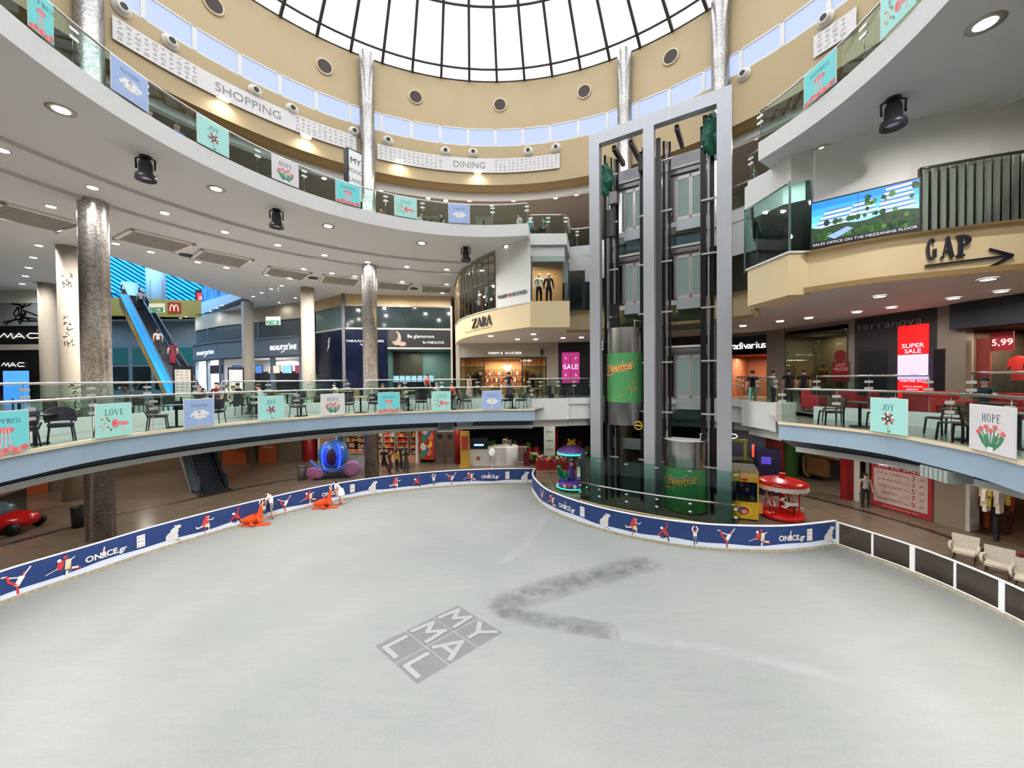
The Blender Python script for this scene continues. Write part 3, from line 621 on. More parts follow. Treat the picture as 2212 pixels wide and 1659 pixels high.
# ================= posters on the railings =================
PC = dict(aqua=M('poster_aqua', (118, 218, 220), .5), mint=M('poster_mint', (172, 232, 222), .5), peri=M('poster_periwinkle', (166, 188, 232), .5), pale=M('poster_pale', (226, 220, 222), .5),
          ink=M('poster_ink', (58, 88, 96), .5), pink=M('poster_pink', (238, 140, 150), .5), coral=M('poster_coral', (230, 112, 108), .5), pinkl=M('poster_light_pink', (246, 190, 192), .5),
          green=M('poster_green', (72, 140, 96), .5), wh=M('poster_white', (240, 240, 238), .5), dk=M('poster_dark', (60, 48, 44), .5), tan=M('poster_tan', (224, 176, 132), .5))
def art(b, kind, w_, h, z):
    rnd = random.Random(hash(kind) % 97 if False else len(kind))
    bg = {'HAPPINESS': 'aqua', 'LOVE': 'mint', 'PLEASURE': 'peri', 'JOY': 'mint', 'HOPE': 'pale'}[kind]
    b.add([(-w_/2, 0, z), (w_/2, 0, z), (w_/2, h, z), (-w_/2, h, z)], [(0, 1, 2, 3)], PC[bg])
    fs = {'HAPPINESS': .13, 'PLEASURE': .12}.get(kind, .17)*h
    if kind in ('HAPPINESS', 'PLEASURE'): serif(b, kind, 0, h*.72, fs*.85, PC['ink'], z+.003, wd=.62, gap=.12)
    else: serif(b, kind, 0, h*.66, fs*1.05, PC['ink'], z+.003, wd=.7, gap=.14)
    z2 = z+.003
    if kind == 'HAPPINESS':
        for k in range(9): ell(b, (k-4)*w_*.1, h*(.05+.03*(k % 3)), w_*.09, h*.07, PC['pink' if k % 2 else 'coral'], z2+.0006*k)
        ell(b, 0, h*.56, w_*.18, h*.07, PC['coral'], z2); ell(b, 0, h*.6, w_*.12, h*.04, PC['pink'], z2+.001)
        for x in (-.09, -.02, .06): stroke(b, [(x*w_, h*.55), (x*w_*1.1, h*.3), (x*w_*1.6, h*.1)], w_*.035, PC['pinkl'], z2)
    elif kind == 'LOVE':
        ell(b, w_*.02, h*.40, w_*.1, h*.14, PC['pink'], z2); ell(b, w_*.0, h*.41, w_*.05, h*.08, PC['coral'], z2+.001); stroke(b, [(w_*.05, h*.41), (w_*.38, h*.38)], h*.11, PC['pink'], z2); stroke(b, [(w_*.28, h*.37), (w_*.24, h*.15)], w_*.05, PC['pinkl'], z2)
        for i, (x, y) in enumerate([(-.34, .55), (-.26, .42), (-.15, .5), (-.18, .3), (-.3, .25), (-.1, .22), (-.2, .58), (-.36, .34)]): ell(b, x*w_, y*h, w_*.045, h*.03, PC[('coral', 'tan', 'green')[i % 3]], z2, 8, i)
    elif kind == 'PLEASURE':
        for x, y, r in [(-.2, .42, .1), (-.08, .5, .13), (.08, .5, .13), (.22, .45, .1), (0, .38, .14), (-.12, .37, .1), (.14, .37, .1)]: ell(b, x*w_, y*h, w_*r*1.1, h*r*.75, PC['wh'], z2+.0005*r*10)
        ell(b, w_*.0, h*.4, w_*.05, h*.03, PC['pinkl'], z2+.004); stroke(b, [(w_*-.03, h*.3), (w_*-.03, h*.05)], w_*.012, PC['wh'], z2); stroke(b, [(w_*.05, h*.3), (w_*.05, h*.05)], w_*.012, PC['wh'], z2)
    elif kind == 'JOY':
        for k in range(16):
            a = 2*PI*k/16; stroke(b, [(w_*.09*cos(a), h*.42+w_*.09*sin(a)), (w_*.17*cos(a), h*.42+w_*.17*sin(a))], w_*.035, PC['coral' if k % 3 == 0 else 'wh' if k % 3 == 1 else 'dk'], z2)
        ell(b, 0, h*.42, w_*.075, w_*.075, PC['dk'], z2+.001); ell(b, 0, h*.42, w_*.03, w_*.03, PC['wh'], z2+.002); stroke(b, [(0, h*.2), (0, 0.02)], w_*.012, PC['green'], z2); ell(b, w_*.04, h*.06, w_*.05, h*.02, PC['green'], z2, 10, .7)
    else:
        for k, (x, y) in enumerate([(-.22, .5), (-.1, .55), (0, .48), (.1, .56), (.2, .5), (.27, .44), (-.28, .42)]):
            stroke(b, [(0, h*.06), (x*w_*.5, h*.28), (x*w_, y*h)], w_*.022, PC['green'], z2); ell(b, x*w_, y*h, w_*.055, h*.05, PC['coral' if k != 4 else 'pinkl'], z2+.002)
        for x in (-.25, -.12, .12, .26): stroke(b, [(0, h*.05), (x*w_*.7, h*.22), (x*w_, h*.36)], w_*.06, PC['green'], z2+.0005)
        b.add([(-w_*.07, 0.01, z2+.003), (w_*.07, 0.01, z2+.003), (w_*.06, h*.13, z2+.003), (-w_*.06, h*.13, z2+.003)], [(0, 1, 2, 3)], PC['wh'])
def poster(P, px0, px1, z0, h, kind, label, off=.06, zm=None):
    s0, s1 = sorted((P.s_of_px(px0, z0+h/2), P.s_of_px(px1, z0+h/2))); a, _ = P.at(s0); b_, _ = P.at(s1); u = Vector((b_.x-a.x, b_.y-a.y, 0)); w_ = u.length; u.normalize()
    n = Vector((u.y, -u.x, 0)); c = (a+b_)/2
    if n.dot(Vector((OX, OY, 0))-Vector((c.x, c.y, 0))) < 0: n = -n
    u = Vector((0, 0, 1)).cross(n); t = thing('poster', label, 'poster', (c.x+n.x*(off+.03), c.y+n.y*(off+.03), z0))
    f = lambda x, y, z: tuple(u*x+Vector((0, 0, 1))*y+n*z)
    b = MB(f); b.box(-w_/2, w_/2, 0, h, -.012, 0, PC['wh']); b.build('panel', t)
    b = MB(f); art(b, kind, w_*.97, h*.98, .003); b.build('print', t)
    return t
for x0, x1, k, l in [(-55, 51, 'HAPPINESS', 'aqua poster reading HAPPINESS, cut by the picture edge beside the purple chair'), (197, 279, 'LOVE', 'large mint poster reading LOVE with pink hair dryer, before the mosaic column'), (394, 461, 'PLEASURE', 'periwinkle poster reading PLEASURE between grey and purple tub chairs near the escalator'),
                     (555, 611, 'JOY', 'mint poster reading JOY with a flower, below the beauty shop diners'), (693, 743, 'HOPE', 'pale poster reading HOPE with tulips on the curved cafe terrace railing'), (817, 863, 'HAPPINESS', 'aqua poster reading HAPPINESS in front of the middle mosaic column'),
                     (931, 974, 'LOVE', 'small mint poster reading LOVE on the far part of the terrace railing'), (1041, 1083, 'PLEASURE', 'small periwinkle poster reading PLEASURE near the end of the cafe terrace railing')]:
    poster(TL, x0, x1, ZT+.05, .9, k, l)
poster(TR, 1889, 1969, ZT+.05, .9, 'JOY', 'mint poster reading JOY hung between slatted wooden chairs'); poster(TR, 2107, 2211, ZT+.05, .9, 'HOPE', 'large pale poster reading HOPE beside the slatted wooden chairs')
for x0, x1, k, l in [(50, 105, 'HAPPINESS', 'aqua poster at the highest visible part of the upper curved railing'), (232, 313, 'PLEASURE', 'periwinkle poster on the upper railing above the round ceiling lamp'), (422, 492, 'JOY', 'mint JOY poster on the upper railing beside the man in blue'),
                     (585, 642, 'HOPE', 'pale HOPE poster with tulips on the upper floor railing'), (724, 777, 'HAPPINESS', 'aqua HAPPINESS poster on the upper railing below the food court sign'), (851, 899, 'LOVE', 'mint LOVE poster on the upper floor railing'), (969, 1015, 'PLEASURE', 'periwinkle PLEASURE poster on the upper railing beside the seated diners')]:
    poster(UL, x0, x1, ZU+.04, .97, k, l)
poster(UR, 1742, 1812, ZU+.04, .97, 'HAPPINESS', 'aqua HAPPINESS poster on the upper railing over the advertising screen'); poster(UR, 1912, 1990, ZU+.04, .97, 'LOVE', 'aqua LOVE poster on the upper railing near the big white dish lamp')
# ================= rink boards =================
BB = M('board_banner_blue', (32, 58, 112), .5, noise=.05); BW = M('board_banner_snow', (214, 222, 240), .45); capW = M('board_cap_white', (236, 236, 236), .4)
red_ = M('skater_red', (198, 58, 54), .5); wh_ = M('skater_white', (236, 230, 226), .5); dkp = M('skater_dark', (46, 40, 52), .5); skp = M('skater_skin', (226, 178, 156), .5); crm = M('skater_cream', (222, 206, 170), .5)
bear_ = M('bear_white', (214, 210, 208), .5); tealp = M('skater_grey', (96, 116, 130), .5)
def deco(b, kind, x, z=.012):
    def st(pts, w_, m, k=0): stroke(b, [(x+p[0], p[1]) for p in pts], w_, m, z+.0012*k)
    def el(cx, cy, rx, ry, m, k=0, a=0): ell(b, x+cx, cy, rx, ry, m, z+.0012*k, 14, a)
    if kind == 'bear': el(-.02, .42, .2, .2, bear_); el(.06, .62, .13, .14, bear_, 1); el(.17, .76, .11, .07, bear_, 2, .1); el(.08, .82, .03, .03, bear_, 3); st([(.1, .45), (.13, .24), (.2, .22)], .07, bear_, 1); el(.27, .76, .015, .015, dkp, 4); st([(.1, .26), (.24, .22)], .02, dkp, 4)
    elif kind == 'girl': el(.06, .84, .06, .05, skp, 1); el(.02, .87, .07, .04, red_, 2); st([(.04, .8), (.0, .6)], .14, red_); st([(-.02, .78), (-.12, .5)], .12, red_, 1); b.add([(x-.06, .42, z), (x+.14, .42, z), (x+.08, .64, z), (x-.02, .64, z)], [(0, 1, 2, 3)], crm); st([(.05, .72), (.2, .68), (.26, .74)], .035, wh_, 2); st([(-.04, .45), (-.06, .2)], .03, red_, 1); st([(.08, .45), (.1, .2)], .03, wh_, 1); st([(-.1, .5), (-.3, .46), (-.34, .52)], .05, wh_, 2)
    elif kind == 'lean': st([(.02, .62), (.14, .42)], .13, red_); st([(.08, .62), (.14, .92)], .045, red_, 1); st([(.0, .6), (-.2, .38)], .05, red_, 1); el(-.06, .68, .06, .05, wh_, 2); st([(.12, .4), (.0, .32), (-.1, .34)], .06, dkp, 1); st([(.14, .4), (.2, .22)], .05, dkp, 1)
    elif kind == 'arms': st([(0, .7), (0, .5)], .13, wh_); el(0, .74, .055, .06, red_, 2); st([(-.05, .68), (-.1, .8), (-.04, .9)], .045, wh_, 1); st([(.05, .68), (.1, .8), (.04, .9)], .045, wh_, 1); st([(0, .5), (.0, .38)], .12, tealp, 1); st([(-.02, .4), (-.02, .2)], .035, dkp, 1); st([(.02, .4), (.08, .26)], .035, dkp, 1)
    elif kind == 'arab': st([(.08, .66), (-.02, .46)], .12, wh_); st([(.1, .66), (.26, .9)], .035, wh_, 1); st([(.05, .66), (-.18, .74)], .035, wh_, 1); el(.13, .76, .04, .04, red_, 2); st([(-.03, .46), (-.18, .62), (-.22, .8)], .06, red_, 1); st([(-.22, .8), (-.32, .82)], .04, wh_, 1); st([(-.02, .46), (.0, .2)], .055, red_, 1)
    elif kind == 'couple': st([(-.06, .74), (-.1, .54)], .14, red_); st([(.1, .74), (.08, .5)], .13, crm, 1); el(-.1, .8, .05, .05, wh_, 2); el(.04, .86, .055, .05, red_, 2); st([(.08, .5), (.1, .36)], .11, tealp, 1); st([(.06, .4), (.04, .2)], .05, wh_, 2); st([(.12, .44), (.36, .4)], .05, red_, 2); st([(.18, .46), (.3, .44)], .06, wh_, 3); st([(-.14, .56), (-.4, .46)], .02, wh_, 1); st([(.12, .72), (.24, .8)], .03, wh_, 2); st([(.0, .4), (.06, .2)], .04, dkp, 1)
    elif kind == 'onice': BOLD[0] = .03; b.text('ON', x-.27, .47, .27, wh_, z, sx=.95); b.text('ICE.gr', x+.29, .47, .27, wh_, z, sx=.9); BOLD[0] = 0; st([(-.05, .46), (-.02, .7), (.0, .82)], .035, wh_, 1); st([(-.02, .68), (.08, .64)], .02, red_, 1); st([(-.04, .5), (.06, .46)], .02, wh_, 1); el(-.03, .6, .04, .07, wh_, 1); st([(-.12, .46), (.04, .46)], .014, tealp, 1)
    elif kind == 'mall':
        b.add([(x-.12, .4, z), (x+.12, .4, z), (x+.12, .84, z), (x-.12, .84, z)], [(0, 1, 2, 3)], wh_)
        for r_, row in enumerate(['LL', 'MA', 'MY']):
            for c_, ch in enumerate(row): b.text(ch, x-.055+.11*c_, .435+.13*r_, .12, M('logo_brown', (96, 80, 72), .5), z+.002)
def board(P, name, label, items, flip=1):
    mid, _ = P.at(P.len/2); T_ = thing(name, label, 'rink board', (mid.x, mid.y, 0))
    b = MB(P.fr(0, 0)); L = P.len; n = int(L/.25)
    fm = P.fr(0, 0)
    def rb(y0, y1, c0, c1, m, top=True, nm=None):
        q = MB(); A = [fm(L*i/n, y0, c1) for i in range(n+1)]; B = [fm(L*i/n, y1, c1) for i in range(n+1)]; C = [fm(L*i/n, y1, c0) for i in range(n+1)]; D = [fm(L*i/n, y0, c0) for i in range(n+1)]
        q.strip(A, B, m); q.strip(B, C, m); q.strip(C, D, m)
        if nm: wpart(q, nm, T_)
        return q
    rb(0.0, .17, -.12, .05, concrete, nm='kerb'); rb(.17, 1.0, -.06, .0, BB, nm='banner'); rb(1.0, 1.03, -.08, .015, capW, nm='cap_rail')
    q = MB(); A, B = [], []
    for i in range(n+1):
        a = L*i/n; A.append(fm(a, .17, .006)); B.append(fm(a, .33+.03*sin(a*1.3)+.02*sin(a*3.1), .006))
    q.strip(A, B, BW); wpart(q, 'snow_band', T_)
    for k, px in items:
        g = MB(lambda a, y, c: fm(a, y, c)); deco(g, k, P.s_of_px(px, .6))
        wpart(g, {'bear': 'polar_bear_print', 'onice': 'website_lettering', 'mall': 'mall_logo_print'}.get(k, 'skater_print'), T_)
    return T_
# inside face must look toward the rink: paths run clockwise so that +c points inward
board(BL, 'rink_board', 'long curved blue rink board with snow and skater prints around the far ice edge', [('arab', 36), ('couple', 137), ('onice', 224), ('mall', 303), ('bear', 371), ('girl', 444), ('lean', 508), ('arms', 570), ('arab', 616), ('couple', 668), ('onice', 716), ('mall', 762), ('bear', 805), ('girl', 855), ('lean', 899), ('arms', 936), ('arab', 976), ('couple', 1016), ('onice', 1057), ('mall', 1096), ('bear', 1134)])
BRv = Path([tuple(p) for p in BR.P], smooth=False)
board(BRv, 'rink_board', 'bulging blue rink board with polar bear and skaters in front of the lift tower', [('arab', 1171), ('couple', 1192), ('onice', 1222), ('mall', 1259), ('bear', 1307), ('girl', 1369), ('lean', 1434), ('arms', 1500), ('arab', 1570), ('couple', 1643), ('onice', 1708), ('mall', 1749), ('bear', 1790)])
# clear barrier with white frames
T_ = thing('rink_barrier', 'clear rink barrier with white aluminium frames beside the white armchairs', 'rink barrier', (13.0, 10.5, 0)); b = MB()
nP = int(BC.len/1.08); darkglass = glass_mat('barrier_glass', (150, 156, 162), 1.0, 1.5)
q = MB(); n = 40; fm = BC.fr(0, 0)
for y0, y1, c0, c1, m in ((0, .14, -.1, .06, concrete),):
    A = [fm(BC.len*i/n, y0, c1) for i in range(n+1)]; B = [fm(BC.len*i/n, y1, c1) for i in range(n+1)]; C = [fm(BC.len*i/n, y1, c0) for i in range(n+1)]; q.strip(A, B, m); q.strip(B, C, m)
wpart(q, 'kerb', T_)
q = MB(); Q = BC.sub(0, BC.len, .3); q.tube([(p.x, p.y, .98) for p in Q], .035, capW, 6); wpart(q, 'top_rail', T_)
q = MB(); q.tube([(p.x, p.y, .17) for p in Q], .025, capW, 6); wpart(q, 'bottom_rail', T_)
for i in range(nP+1):
    t0 = .03+i*(BC.len-.06)/nP; p, d = BC.at(t0); q = MB(frame((p.x, p.y, 0), (d.x, d.y, 0), (0, 0, 1), (d.y, -d.x, 0)))
    w_ = .07 if i % 2 == 0 else .03
    q.box(-w_, w_, .14, .98, -.02, .02, capW); wpart(q, 'post', T_)
    if i < nP:
        q = MB(); Q = BC.sub(t0+.03, t0+(BC.len-.06)/nP-.03, .3); q.strip([(p.x, p.y, .17) for p in Q], [(p.x, p.y, .96) for p in Q], darkglass); wpart(q, 'clear_panel', T_)
# ================= mezzanine =================
ZP = Path([(-4.45, 30.4), (-4.05, 28.4), (-3.4, 26.2), (-2.3, 24.1), (-1.0, 22.35), (.2, 21.1), (1.0, 20.35)])
GP = Path([(9.65, 12.65), (10.7, 11.5), (11.9, 10.8), (13.5, 10.1), (16, 9.4), (20, 9.0)])
mb = MB(); mez = [tuple(p) for p in ZP.P]+[(3.05, 20.3), (3.35, 23.3), (5.1, 23.0), (5.6, 22.1), (10.65, 18.95), (11.3, 17.7), (10.2, 16.2), (9.3, 14.6), (9.2, 12.75)]+[tuple(p) for p in GP.P]+[(30, 9), (30, 34), (-4.45, 34)]
flat(mb, mez, [], ZMb+.12, M('mezz_soffit', (206, 202, 194), .7)); flat(mb, mez, [], ZM-.02, rearM); mb.struct('ceiling_under_mezzanine')
mb = MB()
def fas(P, m=creamB, z0=ZMb, z1=ZM):
    A, B, C = P.off(0), P.off(.25), P.off(-.12)
    if True: mb.strip(p3(A, z0), p3(A, z1), m); mb.strip(p3(A, z1), p3(B, z1), m); mb.strip(p3(A, z0), p3(B, z0), m); mb.strip(p3(B, z0), p3(B, z0+.15), brown); mb.strip(p3(P.off(-.05), z1), p3(P.off(-.05), z1+.05), white2)
fas(Path([tuple(p) for p in ZP.P][::-1], smooth=False)); fas(GP)
fas(Path([(10.2, 15.9), (11.35, 17.6), (10.6, 18.85), (5.6, 22.0), (5.1, 23.0), (3.35, 23.3)][::-1], smooth=False))
mb.box(.98, 3.05, 20.15, 20.9, ZMb-.05, ZM+.02, creamB)
mb.poly([(8.95, 14.6), (9.08, 12.62), (9.75, 12.6), (10.4, 14.9)], ZMb-.05, ZM, creamB); mb.poly([(8.9, 14.65), (9.03, 12.56), (9.8, 12.55), (10.4, 15)], ZM, ZM+.07, white2)
mb.struct('trim_mezzanine_fascia')
# mezzanine walls and windows
def wallstrip(name, P, t0, t1, z0, z1, m, d=0.0):
    q = MB(); Q = [P.at(t0+(t1-t0)*i/12) for i in range(13)]; pts = [(p.x+dd.y*d, p.y-dd.x*d) for p, dd in Q]
    q.strip(p3(pts, z0), p3(pts, z1), m); return q.struct(name)
tz = lambda px: ZP.s_of_px(px, 11)
ZPi = Path([tuple(p) for p in ZP.off(-.3)], smooth=False)
wallstrip('wall_fashion_mezzanine', ZP, tz(1070), ZP.len, ZM, ZUb, white, -.02)
darkglass2 = M('dark_window_glass', (38, 48, 50), .08, .0, noise=.3, nscale=.5, spec=.8)
mb = MB(); n = 14
for i in range(n+1):
    p, d = ZP.at(tz(1070)*i/n); mb.bar((p.x, p.y, ZM), (p.x, p.y, ZUb-.3), .05, .05, M('brass_frame', (96, 76, 48), .4, .6))
Q = [ZP.at(tz(1070)*i/n)[0] for i in range(n+1)]
for z in (ZM+.05, 12.2, 13.3, ZUb-.2): mb.tube([(p.x, p.y, z) for p in Q], .025, M('brass_frame'), 6)
mb.struct('window_91')
mb = MB(); mb.strip(p3(Q, ZM), p3(Q, ZUb), glassW); mb.struct('window_92')
# glass display box at the lift end
mb = MB(); mb.box(1.05, 1.09, 20.6, 21.5, ZM, 13.05, steelD); mb.strip([(1.1, 20.6, ZM), (2.9, 20.6, ZM)], [(1.1, 20.6, 13.0), (2.9, 20.6, 13.0)], glassW)
for x in (1.1, 2.9): mb.bar((x, 20.6, ZM), (x, 20.6, 13.0), .06, .06, M('teal_frame', (90, 110, 108), .4, .3))
mb.strip([(2.9, 20.6, ZM), (3.1, 21.6, ZM)], [(2.9, 20.6, 13.0), (3.1, 21.6, 13.0)], glassW); mb.struct('window_93')
mb = MB(); mb.box(1.0, 3.0, 22.6, 22.7, ZM, 13.0, M('shop_warm_wall', (150, 112, 74), .7)); mb.struct('wall_display_box')
# dark windows along the link gallery of the mezzanine
for k, (P, Q) in enumerate([((3.2, 21.7), (3.5, 23.5)), ((3.5, 23.5), (5.1, 23.3)), ((11.45, 17.8), (10.35, 16.3))]):
    W = Wall(P, Q); b = W.mb(); b.box(0, W.len, ZM, 13.0, -.05, 0, darkglass2); b.box(0, .07, ZM, 13, 0, .05, M('teal_frame')); b.box(0, W.len, ZM, ZM+.08, 0, .05, M('teal_frame')); b.struct('window_%d' % (94+k))
mb = MB(); mb.strip([(5.55, 24, ZM), (13, 20, ZM)], [(5.55, 24, ZUb), (13, 20, ZUb)], M('lobby_wall', (92, 88, 80), .7)); mb.struct('wall_lift_lobby')
# right side: glass corner, white wall with screen, slatted window
tealG = glass_mat('teal_glass', (150, 185, 178), 1.2, 1.5)
mb = MB()
for P, Q in (((9.15, 15.1), (9.35, 12.95)), ((9.35, 12.95), (9.95, 12.75))):
    mb.strip([(P[0], P[1], ZM+.05), (Q[0], Q[1], ZM+.05)], [(P[0], P[1], 13.0), (Q[0], Q[1], 13.0)], tealG)
for P in ((9.15, 15.1), (9.35, 12.95), (9.93, 12.77)): mb.bar((P[0], P[1], ZM+.05), (P[0], P[1], 13.0), .05, .05, M('teal_frame'))
mb.struct('window_97')
mb = MB(); mb.strip([(9.2, 15.2, 12.95), (9.35, 12.9, 12.95), (9.95, 12.7, 12.95)], [(9.2, 15.2, ZUb), (9.35, 12.9, ZUb), (9.95, 12.7, ZUb)], white)
mb.strip([(11.3, 14.6, ZM), (9.95, 12.8, ZM)], [(11.3, 14.6, ZUb), (9.95, 12.8, ZUb)], M('teal_room_wall', (150, 166, 158), .7)); mb.struct('wall_corner_box'); area('shop_lights', (10.1, 13.7, 13.7), .6, 40, (.95, 1, .96), shape='SQUARE')  # small unseen area light added to brighten the glass corner room
gs = lambda px: GP.s_of_px(px, 11)
wallstrip('wall_screen', GP, 0.15, gs(1996), ZM, ZUb, white, -.28); wallstrip('wall_above_slats', GP, gs(1996), GP.len, 12.45, ZUb, white, -.28)
q = MB(); S0 = gs(1997); S1 = GP.len; n = 46; slatM = M('sage_vertical_slat', (158, 164, 154), .6); Q = [GP.at(S0+(S1-S0)*i/n) for i in range(n+1)]
for p, d in Q: f = frame((p.x-d.y*.45, p.y+d.x*.45, ZM), (d.x, d.y, 0), (0, 0, 1), (d.y, -d.x, 0)); q.f = f; q.box(-.05, .05, 0, 1.95, -.03, .03, slatM)
q.struct('window_98')
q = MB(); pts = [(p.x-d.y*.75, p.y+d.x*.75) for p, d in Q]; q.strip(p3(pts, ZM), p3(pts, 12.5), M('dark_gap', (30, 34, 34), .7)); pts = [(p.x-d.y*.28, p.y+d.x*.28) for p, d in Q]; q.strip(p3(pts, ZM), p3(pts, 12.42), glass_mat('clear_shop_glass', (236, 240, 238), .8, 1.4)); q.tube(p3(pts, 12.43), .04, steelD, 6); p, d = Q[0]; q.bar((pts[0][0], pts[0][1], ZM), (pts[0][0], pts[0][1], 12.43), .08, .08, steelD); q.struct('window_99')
# big video screen: two tiles showing a hillside white building under blue sky
E_ = lambda n, c, s=1.0: M(n, c, .5, emit=s)
W = Wall(GP.at(gs(1751))[0], GP.at(gs(1989))[0]); a0, zt = W.hit(1751, 441, .02); a1, _ = W.hit(1989, 387, .02); zb = 10.62; zt = 12.05
T_ = thing('advertising_screen', 'large video wall showing white hillside building under a blue sky', 'screen', W.f(0, ZM, 0)); b = W.mb(); b.box(a0, a1, zb-.04, zt+.04, -.1, .03, black); wpart(b, 'bezel', T_)
b = W.mb(); X = lambda u: a0+.03+(a1-a0-.06)*u; Yv = lambda v: zb+(zt-zb)*v
def scr(pts, m, z): b.add([(X(u), Yv(v), z) for u, v in pts], [tuple(range(len(pts)))], m)
cs = [(30, 110, 215), (45, 135, 232), (70, 160, 240), (110, 185, 245)]
for i in range(4): scr([(0, 1-i*.15), (0, .85-i*.15), (1, .85-i*.15), (1, 1-i*.15)], E_('screen_sky%d' % i, cs[i]), .034)
scr([(0, 0), (1, 0), (1, .42), (.8, .5), (.5, .38), (.3, .45), (.1, .4), (0, .45)], E_('screen_green', (30, 52, 30), .8), .036); scr([(0, 0), (1, 0), (1, .1), (0, .13)], E_('screen_dark', (10, 14, 20), .5), .040)
rn = random.Random(3)
for (x, y, w_, n_, dx) in ((.04, .42, .40, 4, .03), (.36, .46, .28, 4, .02), (.62, .46, .36, 6, .02)):
    for k in range(n_):
        scr([(x+dx*k, y+.09*k), (x+w_-dx*k*.4, y+.09*k+.02), (x+w_-dx*k*.4, y+.09*k+.06), (x+dx*k, y+.09*k+.045)], E_('screen_white', (180, 190, 226), .9), .042); scr([(x+dx*k+.01, y+.09*k+.045), (x+w_-dx*k*.4, y+.09*k+.06), (x+w_-dx*k*.4, y+.09*k+.085), (x+dx*k+.01, y+.09*k+.075)], E_('screen_shade', (70, 84, 130)), .041)
for k in range(90):
    cx_, cy_ = rn.random(), rn.choice([.12+rn.random()*.26, .2, .62+rn.random()*.3 if rn.random() < .4 else .5]); cx_ = max(cx_, .55) if cy_ > .6 else cx_; r_ = .02+.035*rn.random()
    b.add([(X(min(1, max(0, cx_+r_*.6*cos(t)))), Yv(min(1, max(.1, cy_+r_*1.3*sin(t)))), .044) for t in [2*PI*i/8 for i in range(8)]], [tuple(range(8))], E_('screen_bush%d' % (k % 3), [(30, 60, 26), (54, 92, 38), (20, 36, 24)][k % 3]))
scr([(.16, .2), (.36, .34), (.42, .28), (.24, .12)], E_('screen_pool', (110, 135, 215)), .046)
b.text('SALES OFFICE ON THE MEZZANINE FLOOR', X(.5), Yv(.035), .105, E_('screen_text', (190, 190, 190), .8), .048, sx=1.15); scr([(.462, 0), (.465, 0), (.465, 1), (.462, 1)], black, .05); wpart(b, 'display', T_)
# ================= signs on the fascias =================
navy = M('navy_letter', (22, 24, 40), .4)
gp2 = GP.fr(gs(1997), 0); T_ = thing('shop_sign', 'dark three letter clothes shop sign on cream fascia under the slatted window', 'sign', gp2(.8, 10, .1)); sg = lambda px: gs(px)-gs(1997)
for ch, px0, px1 in (('G', 1998, 2020), ('A', 2030, 2056), ('P', 2064, 2092)):
    a = (sg(px0)+sg(px1))/2; wd_ = (sg(px1)-sg(px0)); b = MB(gp2); serif(b, ch, a+.02, 9.72, .58, navy, .04, .06, wd=wd_/.58*1.05, T=.26, t=.09); wpart(b, 'letter', T_)
T_ = thing('arrow_sign', 'long dark arrow on the cream fascia pointing away from the lift tower', 'sign', gp2(1.5, 9.5, .1)); b = MB(gp2)
xa, xb = sg(1999), sg(2188)
xm = xb-.45
for p, q in (((xa, 9.56), (xb, 9.62)), ((xb, 9.62), (xm, 9.84)), ((xb, 9.62), (xm, 9.36))):
    p, q = Vector(p), Vector(q); d = (q-p).normalized(); nn = Vector((-d.y, d.x))*.028; k = 8
    pts = [p-nn, q-nn, q+nn, p+nn]; 
    for j in range(k):
        s0, s1 = p+(q-p)*j/k, p+(q-p)*(j+1)/k; b.poly([tuple(s0-nn), tuple(s1-nn), tuple(s1+nn), tuple(s0+nn)], .04, .08, navy)
wpart(b, 'arrow', T_)
zf = ZP.fr(0, 0); zs = lambda px: ZP.s_of_px(px, 9.8)
T_ = thing('shop_sign', 'black serif four letter fashion shop sign on the curved cream fascia', 'sign', zf(zs(1041), 9.8, .05))
for ch, p0, p1 in (('Z', 1021, 1032), ('A', 1031, 1043), ('R', 1043, 1053), ('A', 1052, 1063)):
    b = MB(zf); a = (zs(p0)+zs(p1))/2; wd_ = zs(p1)-zs(p0); serif(b, ch, a, 9.66, .56, black, .03, .05, wd=wd_/.56*1.0, T=.2, t=.06); wpart(b, 'letter', T_)
T_ = thing('line_arrow', 'thin engraved line arrow under the serif fashion shop sign', 'sign', zf(zs(1030), 9.5, .05)); b = MB(zf); a, c_ = zs(1005), zs(1062)
for j in range(10): s0, s1 = a+(c_-a)*j/10, a+(c_-a)*(j+1)/10; b.poly([(s0, 9.5), (s1, 9.5), (s1, 9.52), (s0, 9.52)], .01, .02, brown)
b.poly([(a, 9.5), (a+.25, 9.68), (a+.27, 9.66), (a+.04, 9.5)], .01, .02, brown); wpart(b, 'line', T_)
whL = M('lit_white_letter', (245, 245, 240), .4, emit=1.1); flagR = M('flag_red', (190, 40, 44), .5)
def tommy(f, a0, a1, z, size, label):
    whL = M('silver_letter', (120, 118, 122), .4) if 'tall' in label else globals()['whL']
    T_ = thing('shop_sign', label, 'sign', f((a0+a1)/2, z, .03)); L = a1-a0; b = MB(f)
    def sp(txt, x0, x1):
        n = len(txt)
        for i, ch in enumerate(txt): b.text(ch, x0+(x1-x0)*(i+.5)/n, z, size, whL, .03, .03); b.text(ch, x0+(x1-x0)*(i+.5)/n+.015, z-.025, size, M('letter_shadow_grey', (110, 106, 104), .5), .012, .01)  # offset grey copy behind each letter paints its dark shadow edge
    sp('TOMMY', a0, a0+L*.36); sp('HILFIGER', a0+L*.52, a1); wpart(b, 'lettering', T_); b = MB(f); m0, m1 = a0+L*.39, a0+L*.49; b.box(m0, (m0+m1)/2, z+.0, z+size*.62, .03, .05, whL); b.box((m0+m1)/2, m1, z, z+size*.62, .03, .05, flagR); wpart(b, 'flag_emblem', T_)
